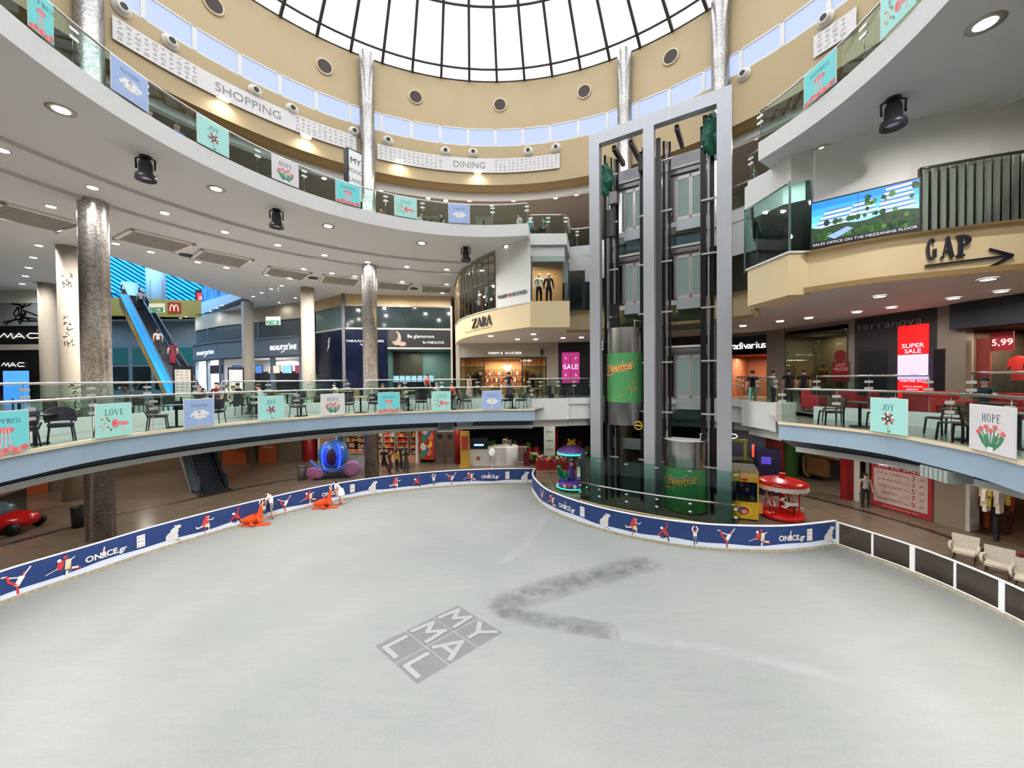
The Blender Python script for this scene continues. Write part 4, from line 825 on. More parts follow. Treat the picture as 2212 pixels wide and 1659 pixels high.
tommy(MB(ZPi.fr(0, 0)).f if False else ZP.fr(0, 0), ZP.s_of_px(1075, 11.4), ZP.s_of_px(1138, 11.4), 11.05, .24, 'white lit fashion name with small flag on the tall white mezzanine wall')
# ================= terrace level shopfronts =================
def R(W, b, px0, px1, yt, yb, m, c0=0, c1=.03):
    pm = (px0+px1)/2; a0 = W.hit(px0, 800, c1)[0]; a1 = W.hit(px1, 800, c1)[0]; z1 = W.hit(pm, yt, c1)[1]; z0 = W.hit(pm, yb, c1)[1]
    b.box(min(a0, a1), max(a0, a1), z0, z1, c0, c1, m); return (a0, a1, z0, z1)
def room(W, a0, a1, z0, z1, dep, mw, mf=None, name='wall_shop_interior', E=0, col=(1, .8, .55)):
    b = W.mb(); b.add([(a0, z0, -dep), (a1, z0, -dep), (a1, z1, -dep), (a0, z1, -dep)], [(0, 1, 2, 3)], mw); b.add([(a0, z0, 0), (a0, z0, -dep), (a0, z1, -dep), (a0, z1, 0)], [(0, 1, 2, 3)], mw); b.add([(a1, z0, 0), (a1, z0, -dep), (a1, z1, -dep), (a1, z1, 0)], [(0, 1, 2, 3)], mw)
    b.add([(a0, z1, 0), (a1, z1, 0), (a1, z1, -dep), (a0, z1, -dep)], [(0, 1, 2, 3)], mf or mw); b.add([(a0, z0+.01, 0), (a1, z0+.01, 0), (a1, z0+.01, -dep), (a0, z0+.01, -dep)], [(0, 1, 2, 3)], mf or mw); b.struct(name)
    if E: p = W.f((a0+a1)/2, z1-.15, -dep*.45); area('shop_lights', p, min(a1-a0, dep)*.7, E, col, shape='SQUARE')
warm = M('warm_shop_wall', (176, 140, 100), .7, noise=.1); darkw = M('dark_shop_wall', (58, 48, 42), .8, noise=.1)
# fashion shop below the cream lobe (Y about 31)
W1 = wall_at(985, 31, 1182, 31); b = W1.mb(); L = W1.len
a0, a1 = W1.hit(994, 800)[0], W1.hit(1180, 800)[0]; zs0, zs1 = 8.2, 9.3
b.box(a0, a1, zs0, zs1, -.05, .0, M('light_grey_sign_board', (176, 170, 160), .6)); b.box(0, a0, ZF, 13.9, -.3, .02, creamC); b.struct('wall_fashion_shop')
room(W1, a0, a1, ZF, zs0, 3.5, warm, M('warm_ceiling', (120, 96, 70), .8), E=260)
T_ = thing('shop_window_frame', 'black steel gridded shop window below the small lit fashion sign', 'window frame', W1.f(a1/2, ZF, 0)); fr_ = M('black_frame', (24, 20, 18), .5)
def bars(name, L_):
    b = W1.mb()
    for x0, x1, z0, z1 in L_: b.box(x0, x1, z0, z1, -.04, .04, fr_)
    wpart(b, name, T_)
bars('frame', [(a0, a0+.08, ZF, zs0), (a1-.08, a1, ZF, zs0), (a0, a1, zs0-.08, zs0), (a0, a0+1.9, 7.4, 7.46), (a1-1.9, a1, 7.4, 7.46), (a0+1.9, a0+1.98, ZF, zs0), (a1-1.98, a1-1.9, ZF, zs0)]+[(a0+.4*i, a0+.4*i+.03, 7.4, zs0) for i in range(1, 5)]+[(a1-.4*i, a1-.4*i+.03, 7.4, zs0) for i in range(1, 5)])
b = W1.mb(); b.box(a0+.08, a0+1.9, ZF, 7.4, 0, .01, glassW); wpart(b, 'glass', T_); b = W1.mb(); b.box(a1-1.9, a1-.08, ZF, 7.4, 0, .01, glassW); wpart(b, 'glass', T_)
tommy(W1.f, W1.hit(1054, 800)[0], W1.hit(1127, 800)[0], 8.45, .22, 'small white lit fashion name on grey board above the gridded window')
b = W1.mb(); b.text('WOMEN', W1.hit(1137, 800, -.6)[0], 7.85, .24, whL, -.6, .02); tag(b.build('lettering_sign'), 'white word WOMEN hanging inside the gridded fashion shop', 'sign')
b = W1.mb(); b.box(W1.hit(1168, 800)[0], W1.hit(1173, 800)[0], 8.35, 8.8, .0, .3, black); tag(b.build('number_sign'), 'small black projecting number sign on the grey sign board', 'sign')
# pendant chandelier
p = W1.f(W1.hit(1096, 800, -1.5)[0], 7.3, -1.5); T_ = thing('chandelier', 'tiered glowing crystal chandelier inside the fashion shop', 'chandelier', p); b = MB(); b.lathe([(.05, .3), (.35, .3), (.36, .12), (.3, .1), (.28, -.05), (.2, -.08), (.18, -.2), (.0, -.22)], E_('crystal_glow', (255, 214, 150), 2.0), 16); b.build('crystals', T_); b = MB(); b.cyl((0, 0), .02, .3, 1.0, black, 6); b.build('stem', T_)
# beige pier and dark shop with magenta screen
W2 = wall_at(1180, 31, 1300, 30.2); b = W2.mb(); R(W2, b, 1180, 1206, 700, 860, creamC, -.2, 0); R(W2, b, 1206, 1300, 732, 860, M('charcoal_panel', (34, 36, 44), .5), -.2, 0); b.struct('wall_charcoal_shop')
def screen_px(W, name, label, x0, x1, yt, yb, m, deco_=None, cat='screen'):
    T_ = thing(name, label, cat, W.f(W.hit((x0+x1)/2, yb)[0], W.hit((x0+x1)/2, yb)[1], .05)); b = W.mb(); q = R(W, b, x0-1, x1+1, yt-1, yb+1, black, 0, .06); wpart(b, 'casing', T_); b = W.mb(); q = R(W, b, x0, x1, yt, yb, m, .06, .07)
    wpart(b, 'display', T_)
    if deco_: b = W.mb(); deco_(b, q); wpart(b, 'picture', T_)
    return T_
def mag(b, q):
    a0, a1, z0, z1 = q; cx_ = (a0+a1)/2; cz = (z0+z1)/2
    b.text('SALE', cx_, cz-.1, .55, E_('scr_lilac', (196, 190, 240), 1.2), .075); b.box(cx_-.02, cx_+.02, z0, z1, .07, .08, black)
    for i in range(8): t = 2*PI*i/8; stroke(b, [(cx_+.5*cos(t), cz+.1+.85*sin(t)), (cx_+.62*cos(t), cz+.1+1.05*sin(t))], .05, E_('scr_lilac', (196, 190, 240)), .075)
screen_px(W2, 'sale_screen', 'magenta double screen with pale sale artwork on the charcoal shop', 1214, 1252, 761, 828, E_('scr_magenta', (150, 40, 100), .9), mag)
b = W2.mb()
for i in range(3): R(W2, b, 1296, 1304, 738+7*i, 742+7*i, whL, 0, .04)
b.build('striped_light_sign'); tag(bpy.data.objects['striped_light_sign'], 'three short white light bars seen behind the first lift post', 'light')
# shops right of the lift
def shop(px0, Y0, px1, Y1, name): W = wall_at(px0, Y0, px1, Y1); return W
W3 = wall_at(1300, 30.2, 1574, 25.6); b = W3.mb(); R(W3, b, 1300, 1574, 700, 870, darkw, -.2, 0); b.struct('wall_behind_lift')
W4 = wall_at(1574, 25.6, 1656, 24.0); b = W4.mb(); R(W4, b, 1574, 1656, 700, 726, M('mid_grey_wall', (120, 112, 104), .7), -.2, 0); R(W4, b, 1574, 1656, 726, 755, black, -.2, .02); b.struct('wall_fascia_black')
room(W4, 0, W4.len, ZF, 7.9, 4, M('rust_shop_wall', (140, 84, 60), .7, noise=.15), E=130)
b = W4.mb(); q0 = W4.hit(1578, 740)[0]; q1 = W4.hit(1655, 740)[0]
for i, ch in enumerate('radivarius'): b.text(ch, q0+(q1-q0)*(i+.5)/10, 8.28, .62, whL, .03, .04)
tag(b.build('shop_sign'), 'white lit lower case shop name on black band right of the lift tower', 'sign')
W5 = wall_at(1656, 24.0, 1694, 23.0); b = W5.mb(); R(W5, b, 1656, 1694, 690, 870, M('taupe_pier', (140, 128, 116), .7), -.3, .1); b.struct('wall_pier')
W6 = wall_at(1694, 23.0, 1846, 19.2); b = W6.mb(); R(W6, b, 1694, 1846, 680, 707, M('taupe_pier'), -.3, 0); R(W6, b, 1832, 1846, 680, 870, M('taupe_pier'), -.3, 0.05); b.struct('wall_lens_shop')
a0, a1 = 0, W6.hit(1832, 800)[0]; room(W6, a0, a1, ZF, 8.9, 2.2, M('tan_shop_wall', (140, 118, 92), .7, noise=.05), E=55); b = W6.mb(); b.box(a0, a1, ZF, 8.9, 0, .01, glassW)
for x in (a0, a1-.05): b.box(x, x+.05, ZF, 8.9, 0, .04, steelD)
b.struct('window_70'); b = W6.mb(); b.text('ENS  S', W6.hit(1738, 750, -2.0)[0], W6.hit(1738, 760, -2)[1], .55, M('pale_letter', (200, 190, 172), .5), -2.1, .02); tag(b.build('shop_sign'), 'faint pale raised shop letters on tan wall behind glass', 'sign')
W7 = wall_at(1846, 19.2, 2024, 16.1); b = W7.mb(); R(W7, b, 1846, 2024, 640, 880, M('charcoal_shop_front', (44, 42, 44), .6), -.3, .05); R(W7, b, 1855, 1915, 757, 845, black, .05, .07); b.struct('wall_charcoal_front')
b = W7.mb(); q0 = W7.hit(1852, 690)[0]; q1 = W7.hit(1998, 690)[0]
for i, ch in enumerate('terranova'): b.text(ch, q0+(q1-q0)*(i+.5)/9, 8.70, .52, M('grey_letter', (120, 118, 116), .5), .06, .04, sx=1.15)
tag(b.build('shop_sign'), 'unlit grey shop name on the charcoal front above the red screen', 'sign')
def sale(b, q):
    a0, a1, z0, z1 = q; h = z1-z0; w_ = a1-a0
    b.box(a0, a1, z0+h*.30, z0+h*.62, .07, .075, E_('scr_lavender', (196, 168, 236), 1.0)); cx_ = (a0+a1)/2; wt = E_('scr_white', (240, 230, 250), 1.1)
    b.text('SUPER', cx_, z0+h*.71, .26, wt, .08, sx=1.1); b.text('SALE', cx_, z0+h*.64, .26, wt, .08, sx=1.1); b.text('WINTER SALE', cx_, z0+h*.265, .15, wt, .08); b.text('Valid on selected', cx_, z0+h*.20, .1, wt, .08); b.text('collections', cx_, z0+h*.165, .1, wt, .08)
T7 = screen_px(W7, 'sale_screen', 'tall bright red SUPER SALE screen on the charcoal shop front', 1939, 2006, 702, 870, E_('scr_red', (250, 8, 12), 1.1), sale)
W8 = wall_at(2024, 16.1, 2086, 15.2); b = W8.mb(); R(W8, b, 2024, 2086, 640, 900, M('taupe_pier'), -.3, .08); b.struct('wall_pier')
W9 = wall_at(2086, 15.2, 2360, 12.2); b = W9.mb(); a2 = W9.len; b.box(-.3, a2, 8.3, 9.3, -.2, .35, M('navy_awning', (30, 32, 42), .6)); b.struct('wall_navy_fascia'); room(W9, 0, a2, ZF, 8.3, 3, darkw, E=150)
# jewellers: corner volume
WA = wall_at(683, 36.2, 745, 33.2); WB = wall_at(745, 33.2, 976, 34.6)
for W, x0, x1 in ((WA, 683, 745), (WB, 745, 976)):
    b = W.mb(); L = W.len; b.box(0, L, 12.95, ZUb, -.2, 0, cream); b.box(0, L, ZF if W is WA else 9.2, 12.95, -.4, -.3, darkw); b.box(0, L, 11.0, 12.85, -.1, -.05, darkglass2 if W is WB else M('green_tint_glass', (92, 112, 108), .15)); b.box(0, L, 12.85, 12.95, -.1, .02, steelD); b.box(0, L, 10.85, 11.0, -.1, .03, M('light_grey_sign_board')); b.struct('wall_jewellers')
b = WB.mb(); b.box(-.15, .1, ZF, ZUb, -.1, .15, M('grey_post', (96, 96, 100), .5)); b.struct('trim_corner_post')
navyM = M('midnight_marble_panel', (20, 26, 46), .12, noise=.5, nscale=.7)
b = WA.mb(); b.box(0, WA.len, ZF, 10.85, -.1, .05, navyM); b.struct('wall_midnight_panel')
b = WB.mb(); xa = WB.hit(838, 800)[0]; b.box(.1, xa, ZF, 10.85, -.1, .05, navyM)
xe = WB.hit(974, 800)[0]; b.box(xa, xe, 9.35, 10.8, -.05, .05, black); b.box(xa, xe, 9.15, 9.3, -.05, .08, M('light_grey_sign_board')); b.box(xe, WB.len+.1, ZF, 13, -.1, .2, creamC); b.struct('wall_jewellers_front')
whD = M('dim_white_letter', (220, 220, 214), .5, emit=.25)
b = WB.mb(); b.text('Be glamorous', WB.hit(910, 800)[0], 10.15, .42, whD, .06, ang=0); b.text('Be FABULOUS', WB.hit(937, 800)[0], 9.65, .30, whD, .06); tag(b.build('lettering_sign'), 'white slogan about being fabulous on the black band of the jewellers', 'sign')
b = WB.mb(); ell(b, xa+.75, 10.1, .42, .62, M('portrait_skin', (150, 134, 120), .6), .06); ell(b, xa+.5, 10.3, .4, .5, M('portrait_hair', (48, 42, 38), .6), .062); ell(b, xa+1.25, 9.6, .35, .2, M('portrait_skin'), .062); tag(b.build('portrait_print'), 'grey photograph of a woman face at one end of the black jewellers band', 'poster')
b = WB.mb(); x_ = WB.hit(790, 800)[0]; b.text('FABULOUS JEWELLERS', x_, 9.75, .27, whD, .06, sx=1.15); b.lathe([(0, 0)], whD, 3) if False else None; stroke(b, [(x_-.4, 9.6), (x_-.2, 9.45), (x_+.2, 9.4), (x_+.45, 9.55)], .06, whD, .06); tag(b.build('shop_sign'), 'pale jewellers name partly hidden by the middle mosaic column', 'sign')
b = WA.mb(); x_ = WA.len/2
for k, (w_, y) in enumerate([(.5, 10.0), (.4, 9.7), (.3, 9.4)]): stroke(b, [(x_-w_*.3, y-.1), (x_+w_*.1, y+.05), (x_+w_*.5, y+.25)], .06, whD, .07)
stroke(b, [(x_+.1, 10.3), (x_-.05, 9.6), (x_-.25, 9.1)], .05, whD, .07); tag(b.build('logo_sign'), 'curled silver emblem on the midnight blue panel of the jewellers corner', 'sign')
room(WB, xa, xe, ZF, 9.15, 3.5, M('sage_shop_wall', (134, 142, 132), .7), E=190, col=(.9, 1, .96)); b = WB.mb(); b.box(xa, xe, ZF, 9.15, 0, .01, glassW); b.struct('window_71')
b = WB.mb(); b.box(xa, xa+2.7, ZF, 9.1, -3.4, -3.2, M('brown_shop_wall', (92, 66, 50), .7)); b.struct('wall_jewellers_back')
T_ = thing('display_case', 'long glowing glass jewellery case behind the seated diners', 'display case', WB.f((xa+xe)/2, ZF, -1)); b = WB.mb(); b.box(xa+.3, xe-1.4, ZF, 6.2, -1.3, -.8, M('case_base', (60, 60, 62), .5)); wpart(b, 'base', T_)
for i in range(7): b = WB.mb(); x = xa+.35+i*(xe-xa-1.8)/7; b.box(x, x+(xe-xa-1.8)/7-.15, 6.25, 6.8, -1.3, -.8, E_('case_glow', (190, 216, 250), 1.5)); wpart(b, 'lit_window', T_)
# grey beauty shop
WC = wall_at(478, 41.5, 652, 36.6); WD = wall_at(424, 45.5, 478, 41.5)
bgs = M('beauty_fascia', (112, 124, 136), .5)
for W in (WC, WD):
    b = W.mb(); L = W.len; b.box(0, L, 12.4, ZUb, -.2, 0, creamC); b.box(0, L, 10.7, 12.4, -.15, -.1, M('smoky_glass', (86, 96, 100), .1)); b.box(0, L, 8.9, 10.7, -.1, .3, bgs); b.box(0, L, 10.6, 10.72, .3, .4, bgs); b.box(0, L, 8.75, 8.9, -.1, .15, bgs); b.struct('wall_beauty_shop')
    room(W, 0, L, ZF, 8.75, 3, M('white_shop_wall', (226, 226, 224), .6), E=420, col=(.95, .95, 1))
    b = W.mb(); n = 3 if W is WC else 2
    for i in range(n+1): b.box(i*L/n-.22, i*L/n+.22, ZF, 8.8, -.2, .1, bgs)
    b.box(L*.5, L*.5+.12, 10.7, 12.4, -.1, .02, bgs); b.struct('trim_beauty_pier')
def bline(W, x0, x1, z, size, label):
    b = W.mb(); a0 = W.hit(x0, 760)[0]; a1 = W.hit(x1, 760)[0]
    for i, ch in enumerate('BEAUTYLINE'): b.text(ch, a0+(a1-a0)*(i+.5)/10, z, size, whL, .31, .04)
    c_ = (a0+a1)/2; w_ = a1-a0; pts = [(c_-w_*.12+w_*.3*t, z-.25+size*1.35*(t**1.6)) for t in [i/8 for i in range(9)]]; stroke(b, [(x+w_*.05, y) for x, y in pts], .07, whL, .33); tag(b.build('shop_sign'), label, 'sign')
bline(WC, 590, 648, 9.45, .62, 'silver beauty shop name with swoosh beside the cream column'); bline(WD, 432, 470, 9.45, .5, 'silver beauty shop name on the angled fascia near the escalator')
for i, (x0, x1, c_) in enumerate([(502, 520, (60, 90, 130)), (552, 566, (70, 110, 170)), (580, 604, (226, 180, 160)), (610, 630, (120, 170, 226)), (638, 650, (130, 50, 60)), (455, 480, (40, 30, 40))]):
    W = WC if x0 > 480 else WD; q = W.mb(); z1 = W.hit(x0, 792, -1.0)[1]
    T_ = screen_px(W, 'cosmetics_display', ['blue picture display behind the diner with dark hair', 'small blue picture display between grey piers', 'pink portrait display in the beauty shop window', 'pale blue bottle display in the beauty shop window', 'dark red display beside the cream column', 'dark brand display on the angled beauty shop window'][i], x0, x1, 790, 806, E_('pic%d' % i, c_, .9), cat='display')
b = WC.mb(); b.box(.3, WC.len-.2, ZF, 7.4, -1.6, -1.0, black); b.struct('wall_cosmetics_counter')
# far wall of the blue atrium and shops below it
WE = wall_at(236, 47, 430, 47.5); b = WE.mb(); b.box(-3, WE.len+1, ZF, 13.9, -.2, 0, M('hazy_blue_wall', (122, 138, 146), .7, noise=.08)); 
for i in range(4): b.box(.2+i*2.6, 2.3+i*2.6, 5.5, 8.3, 0, .05, darkglass2); b.box(.2+i*2.6, 2.3+i*2.6, 8.6, 10.6, 0, .05, M('teal_window', (60, 120, 116), .3))
b.struct('wall_atrium_shops')
# upper end of the blue atrium
yel = M('yellow_fascia', (160, 134, 62), .5); blu = M('pale_blue_wall', (176, 200, 216), .6)
WF = wall_at(236, 44, 440, 46.2); b = WF.mb(); q = R(WF, b, 236, 438, 646, 684, yel, -.3, 0); b.struct('trim_yellow_fascia')
b = WF.mb(); r_ = R(WF, b, 365, 393, 653, 677, M('burger_red', (176, 44, 30), .5), 0, .06)
a0, a1, z0, z1 = r_; w_ = a1-a0; T_ = thing('restaurant_sign', 'red square sign with golden arches on the yellow fascia', 'sign', WF.f(a0, z0, .05)); wpart(b, 'panel', T_); b = WF.mb(); gold = M('arch_gold', (240, 204, 150), .5, emit=.3)
for s_ in (0, 1):
    cx_ = a0+w_*(.34+.32*s_); pts = [(cx_+w_*.16*cos(t), z0+w_*.22+w_*.55*sin(t)) for t in [PI*i/10 for i in range(11)]]; stroke(b, pts, w_*.08, gold, .07)
wpart(b, 'arches', T_)
WG = Wall((-37.2, 46.2), (-22.0, 36.2)); b = WG.mb(); b.box(0, WG.len, ZUb-.05, 15.9, -.2, 0, blu); b.struct('trim_blue_fascia')
b = WG.mb(); b.box(0, WG.len, 15.9, 17.6, -.15, -.1, M('blue_photo_band', (40, 130, 190), .5, noise=.8, nscale=1.2)); tag(b.build('mural_banner'), 'blue swirling photo banner on the railing above the pale blue fascia', 'banner')
WH = wall_at(180, 58, 480, 58); b = WH.mb(); b.box(0, WH.len, ZU, 30, -.3, -.2, M('deep_blue', (10, 70, 130), .6))
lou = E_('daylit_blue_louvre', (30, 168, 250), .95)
b.struct('wall_louvre_back'); b = WH.mb()
for i in range(60):
    z_0 = ZU+.3+i*.62; L = WH.len; sl = .62
    x0, x1 = 0.0, L
    if z_0 > 29.5: x0 = (z_0-29.5)/sl
    if z_0-sl*L < ZU: x1 = (z_0-ZU)/sl
    if x1 > x0: b.add([(x0, z_0-sl*x0, 0), (x1, z_0-sl*x1, 0), (x1, z_0-sl*x1+.36, 0), (x0, z_0-sl*x0+.36, 0)], [(0, 1, 2, 3)], lou)
b.struct('window_louvre_wall')
column(285, 49, .8, 19, blu, 'blue lit square headed column behind the top of the escalator', z0=ZU); column(341, 49, .95, 24, blu, 'tall blue lit column behind the yellow fascia', z0=ZU)
b = WF.mb(); q = WF.hit(424, 640, 0)[0]; T_ = thing('coffee_sign', 'square dark coffee brand sign with red panel in the blue food court', 'sign', WF.f(q, ZU, -1)); b.box(q-.6, q+.9, 15.8, 17.6, -1.2, -1.0, black); wpart(b, 'case', T_); b = WF.mb(); b.box(q-.4, q+.7, 16.1, 17.2, -1.0, -.96, E_('coffee_red', (190, 30, 36), .9)); b.text('illy', q+.15, 16.4, .6, whL, -.94); wpart(b, 'lit_panel', T_)
# cosmetics shop at the far side
WM = wall_at(-90, 31, 86, 31); b = WM.mb(); L = WM.len; z_ = lambda y: WM.hit(40, y)[1]
b.box(0, L, z_(655), ZUb, -.3, 0, white2); b.box(0, L, ZF, z_(655), -.3, -.05, black); b.struct('wall_cosmetics_shop')
b = WM.mb(); q = R(WM, b, 2, 83, 656, 704, M('misty_print', (126, 134, 140), .5), -.05, .02); T_ = thing('photo_panel', 'large grey photo panel of black tree branches above the black shop', 'poster', WM.f(q[0], q[2], 0)); wpart(b, 'panel', T_)
b = WM.mb(); rn = random.Random(5)
for k in range(16): x, y = q[0]+(q[1]-q[0])*(.45+.2*rn.random()), q[2]+.2+rn.random()*1.4; an = rn.random()*6.28; stroke(b, [(x, y), (x+.9*cos(an), min(q[3]-.1, max(q[2]+.1, y+.6*sin(an)))), (min(q[1], max(q[0], x+1.6*cos(an+.3))), min(q[3], max(q[2], y+.9*sin(an))))], .12, black, .03)
wpart(b, 'branches', T_)
def mac(a0, a1, z, h, label):
    b = WM.mb(); w_ = a1-a0; t = h*.16
    stroke(b, [(a0, z+h*.2), (a0+w_*.12, z+h), (a0+w_*.2, z+h*.2), (a0+w_*.3, z+h), (a0+w_*.34, z)], t, whL, .03); stroke(b, [(a0+w_*.36, z), (a0+w_*.5, z+h), (a0+w_*.64, z)], t, whL, .03); stroke(b, [(a0+w_*.42, z+h*.35), (a0+w_*.58, z+h*.35)], t, whL, .03)
    stroke(b, [(a0+w_, z+h*.9), (a0+w_*.78, z+h), (a0+w_*.7, z+h*.5), (a0+w_*.78, z), (a0+w_, z+h*.1)], t, whL, .03); tag(b.build('shop_sign'), label, 'sign')
mac(WM.hit(0, 725)[0], WM.hit(84, 725)[0], z_(731), z_(720)-z_(731), 'large white lit cosmetics name on the black shop front'); mac(WM.hit(4, 788)[0], WM.hit(53, 788)[0], z_(792), z_(786)-z_(792)+.1, 'small white lit cosmetics name above the blue screen')
b = WM.mb(); R(WM, b, 0, 84, 744, 756, M('light_grey_sign_board'), 0, .05); b.struct('trim_shop_canopy')
screen_px(WM, 'blue_screen', 'bright blue vertical screen in front of the black cosmetics shop', 6, 62, 801, 872, E_('scr_blue', (70, 140, 240), 1.0))
# ================= ceiling lamps =================
ringM = M('lamp_trim_ring', (176, 168, 160), .4, .4)
def spotdata(name, e, ang=172, col=(1, .975, .94), rad=.12):
    l = bpy.data.lights.new(name, 'SPOT'); l.energy = e; l.spot_size = math.radians(ang); l.spot_blend = .6; l.color = col; l.shadow_soft_size = rad; return l
LW = spotdata('wide_downlight_beam', 520); LH = spotdata('high_downlight_beam', 480); LMz = spotdata('low_downlight_beam', 60); LF = spotdata('food_court_beam', 800)
def lampproto(name, r, label, wide=False):
    t = thing(name, label, 'ceiling lamp', (0, 0, -50)); b = MB(); ro = r*(1.75 if wide else 1.25)
    b.lathe([(r, .0), (ro, -.015), (ro, .02)], ringM, 20); b.build('trim_ring', t); b = MB(); b.lathe([(0, -.012), (r, -.012)], lampM, 20); b.build('lens', t); return reg(t)
LP = {'wide': lampproto('downlight', .17, 'x x', True), 'std': lampproto('downlight', .155, 'x x'), 'small': lampproto('downlight', .12, 'x x')}
def lamps(L, z, kind, label, group, ld=None, every=1):
    for i, (px, py) in enumerate(L):
        p = hz(px, py, z); o = dup(LP[kind], (p.x, p.y, z-.01), 0, label, group)
        if ld and i % every == 0:
            s_ = bpy.data.objects.new('downlight_beam', ld); COL.objects.link(s_); s_.location = (p.x, p.y, z-.06)
HI1 = [(467, 408), (709, 488), (911, 525), (1096, 532)]
for (px, py), l in zip([(132, 237), (467, 408), (709, 488), (911, 525), (1096, 532), (2128, 51), (1777, 322), (2062, 307)],
        ['big round downlight highest on the wide plain soffit, near the dark projector lamp', 'round downlight between the first and second dark projector lamps', 'round downlight under the LOVE and HAPPINESS posters of the upper railing', 'round downlight near the small dark projector lamp', 'round downlight next to the stepped white block', 'large bright downlight in the top corner of the soffit above the screen', 'round downlight just above the advertising screen', 'round downlight over the slatted window, beyond the soffit groove']):
    p = hz(px, py, ZUb); o = dup(LP['wide'], (p.x, p.y, ZUb-.01), 0, l); s_ = bpy.data.objects.new('downlight_beam', LW); COL.objects.link(s_); s_.location = (p.x, p.y, ZUb-.08)
lamps([(4, 324), (200, 405), (356, 460), (486, 501), (600, 529), (701, 551), (794, 566), (879, 576), (965, 582), (1041, 584)], ZUb, 'std', 'downlight in the curved row between the two soffit grooves', 'downlights between the soffit grooves', LH)
lamps([(15, 467), (110, 446), (117, 492), (250, 526), (308, 505), (326, 544), (387, 526), (427, 566), (466, 545), (530, 559), (489, 578), (575, 592), (626, 599), (656, 581), (701, 610), (747, 615), (717, 590), (767, 597), (816, 623), (857, 626), (869, 608), (917, 630), (956, 631), (965, 614)], ZUb, 'std', 'downlight at a corner of a square ceiling panel in the tall gallery', 'downlights around the ceiling panels', LH)
lamps([(84, 530), (72, 556), (62, 578), (55, 596), (48, 613)], ZUb, 'std', 'downlight in the straight receding row beside the cream columns', 'straight row of downlights', LH)
lamps([(2134, 603), (1900, 640), (2163, 629), (2060, 644), (1926, 664), (1851, 674), (1747, 687), (1685, 694), (1605, 704)], ZMb+.1, 'std', 'downlight under the cream mezzanine above the red screen shops', 'downlights under the large cream mezzanine', LMz)
lamps([(1060, 726), (1152, 722), (1118, 733), (1157, 733), (1216, 730), (1256, 729)], ZMb+.1, 'std', 'downlight under the curved cream lobe of the fashion shop', 'downlights under the curved cream lobe', LMz)
lamps([(1014, 433), (1109, 433), (963, 433), (1200, 427), (1245, 420), (822, 412), (1632, 298), (1062, 443), (925, 428), (1470, 380), (700, 385)], ZC-.56, 'std', 'downlight in the dark brown food court ceiling', 'food court downlights', LF)
lamps([(454, 672), (468, 665), (480, 659), (547, 640), (565, 632), (586, 624), (609, 617), (602, 653), (638, 643), (390, 687), (402, 684)], ZUb, 'small', 'small spotlight along the pale blue fascia of the blue atrium', 'spotlights by the blue atrium', LMz)
for o in list(LP.values()):
    for c in KIDS[o.name]: bpy.data.objects.remove(c)
    bpy.data.objects.remove(o)
for a in (195, 214, 233, 252, 271, 290, 309, 328):      # the same wide row goes on above and behind the camera
    s_ = bpy.data.objects.new('downlight_beam', LW); COL.objects.link(s_); s_.location = (OX+12*cos(math.radians(a)), OY+12*sin(math.radians(a)), ZUb-.08)
# square tiled ceiling panels
panM = tile_mat('ceiling_access_tiles', (150, 146, 140), (104, 100, 96), 1.3, .8)
edgeM = M('panel_edge_painted_light', (226, 222, 212), .5)  # pale frame colour imitates light caught on the coffer sides
def cpanel(px, py, label, s_=2.6, rot=0):
    p = hz(px, py, ZUb); a = math.atan2(p.y-OY, p.x-OX)+rot; t = thing('ceiling_tile_grid', label, 'ceiling panel', (p.x, p.y, ZUb), a)
    b = MB()
    for x0, x1, y0, y1 in ((-s_/2, s_/2, -s_/2, -s_/2+.16), (-s_/2, s_/2, s_/2-.16, s_/2), (-s_/2, -s_/2+.16, -s_/2, s_/2), (s_/2-.16, s_/2, -s_/2, s_/2)): b.box(x0, x1, y0, y1, -.10, -.005, edgeM)
    b.build('frame', t); b = MB(); b.box(-s_/2+.16, s_/2-.16, -s_/2+.16, s_/2-.16, -.03, -.005, panM); b.build('tiles', t)
for px, py, l in [(70, 470, 'square tiled ceiling panel beside the mosaic column top'), (335, 520, 'square tiled ceiling panel above the blue atrium'), (480, 558, 'square tiled ceiling panel above the beauty shop'), (620, 590, 'square tiled ceiling panel between the beauty shop and jewellers'),
                  (735, 605, 'square tiled ceiling panel just before the middle mosaic column'), (850, 617, 'square tiled ceiling panel beyond the middle mosaic column'), (943, 624, 'square tiled ceiling panel nearest the curved cream lobe')]:
    cpanel(px, py, l)
# round black grilles
def disc(px, py, z, r, m, name, label, cat, g=None):
    p = hz(px, py, z); b = MB(); b.cyl((p.x, p.y), r, z-.04, z-.004, m, 20); return b.thing(name, label, cat, g)
for px, py, l in [(403, 551, 'flat black round ceiling speaker above the escalator'), (676, 600, 'flat black round ceiling speaker before the middle column'), (893, 623, 'flat black round ceiling speaker near the curved cream lobe')]: disc(px, py, ZUb, .36, black, 'ceiling_speaker', l, 'speaker')
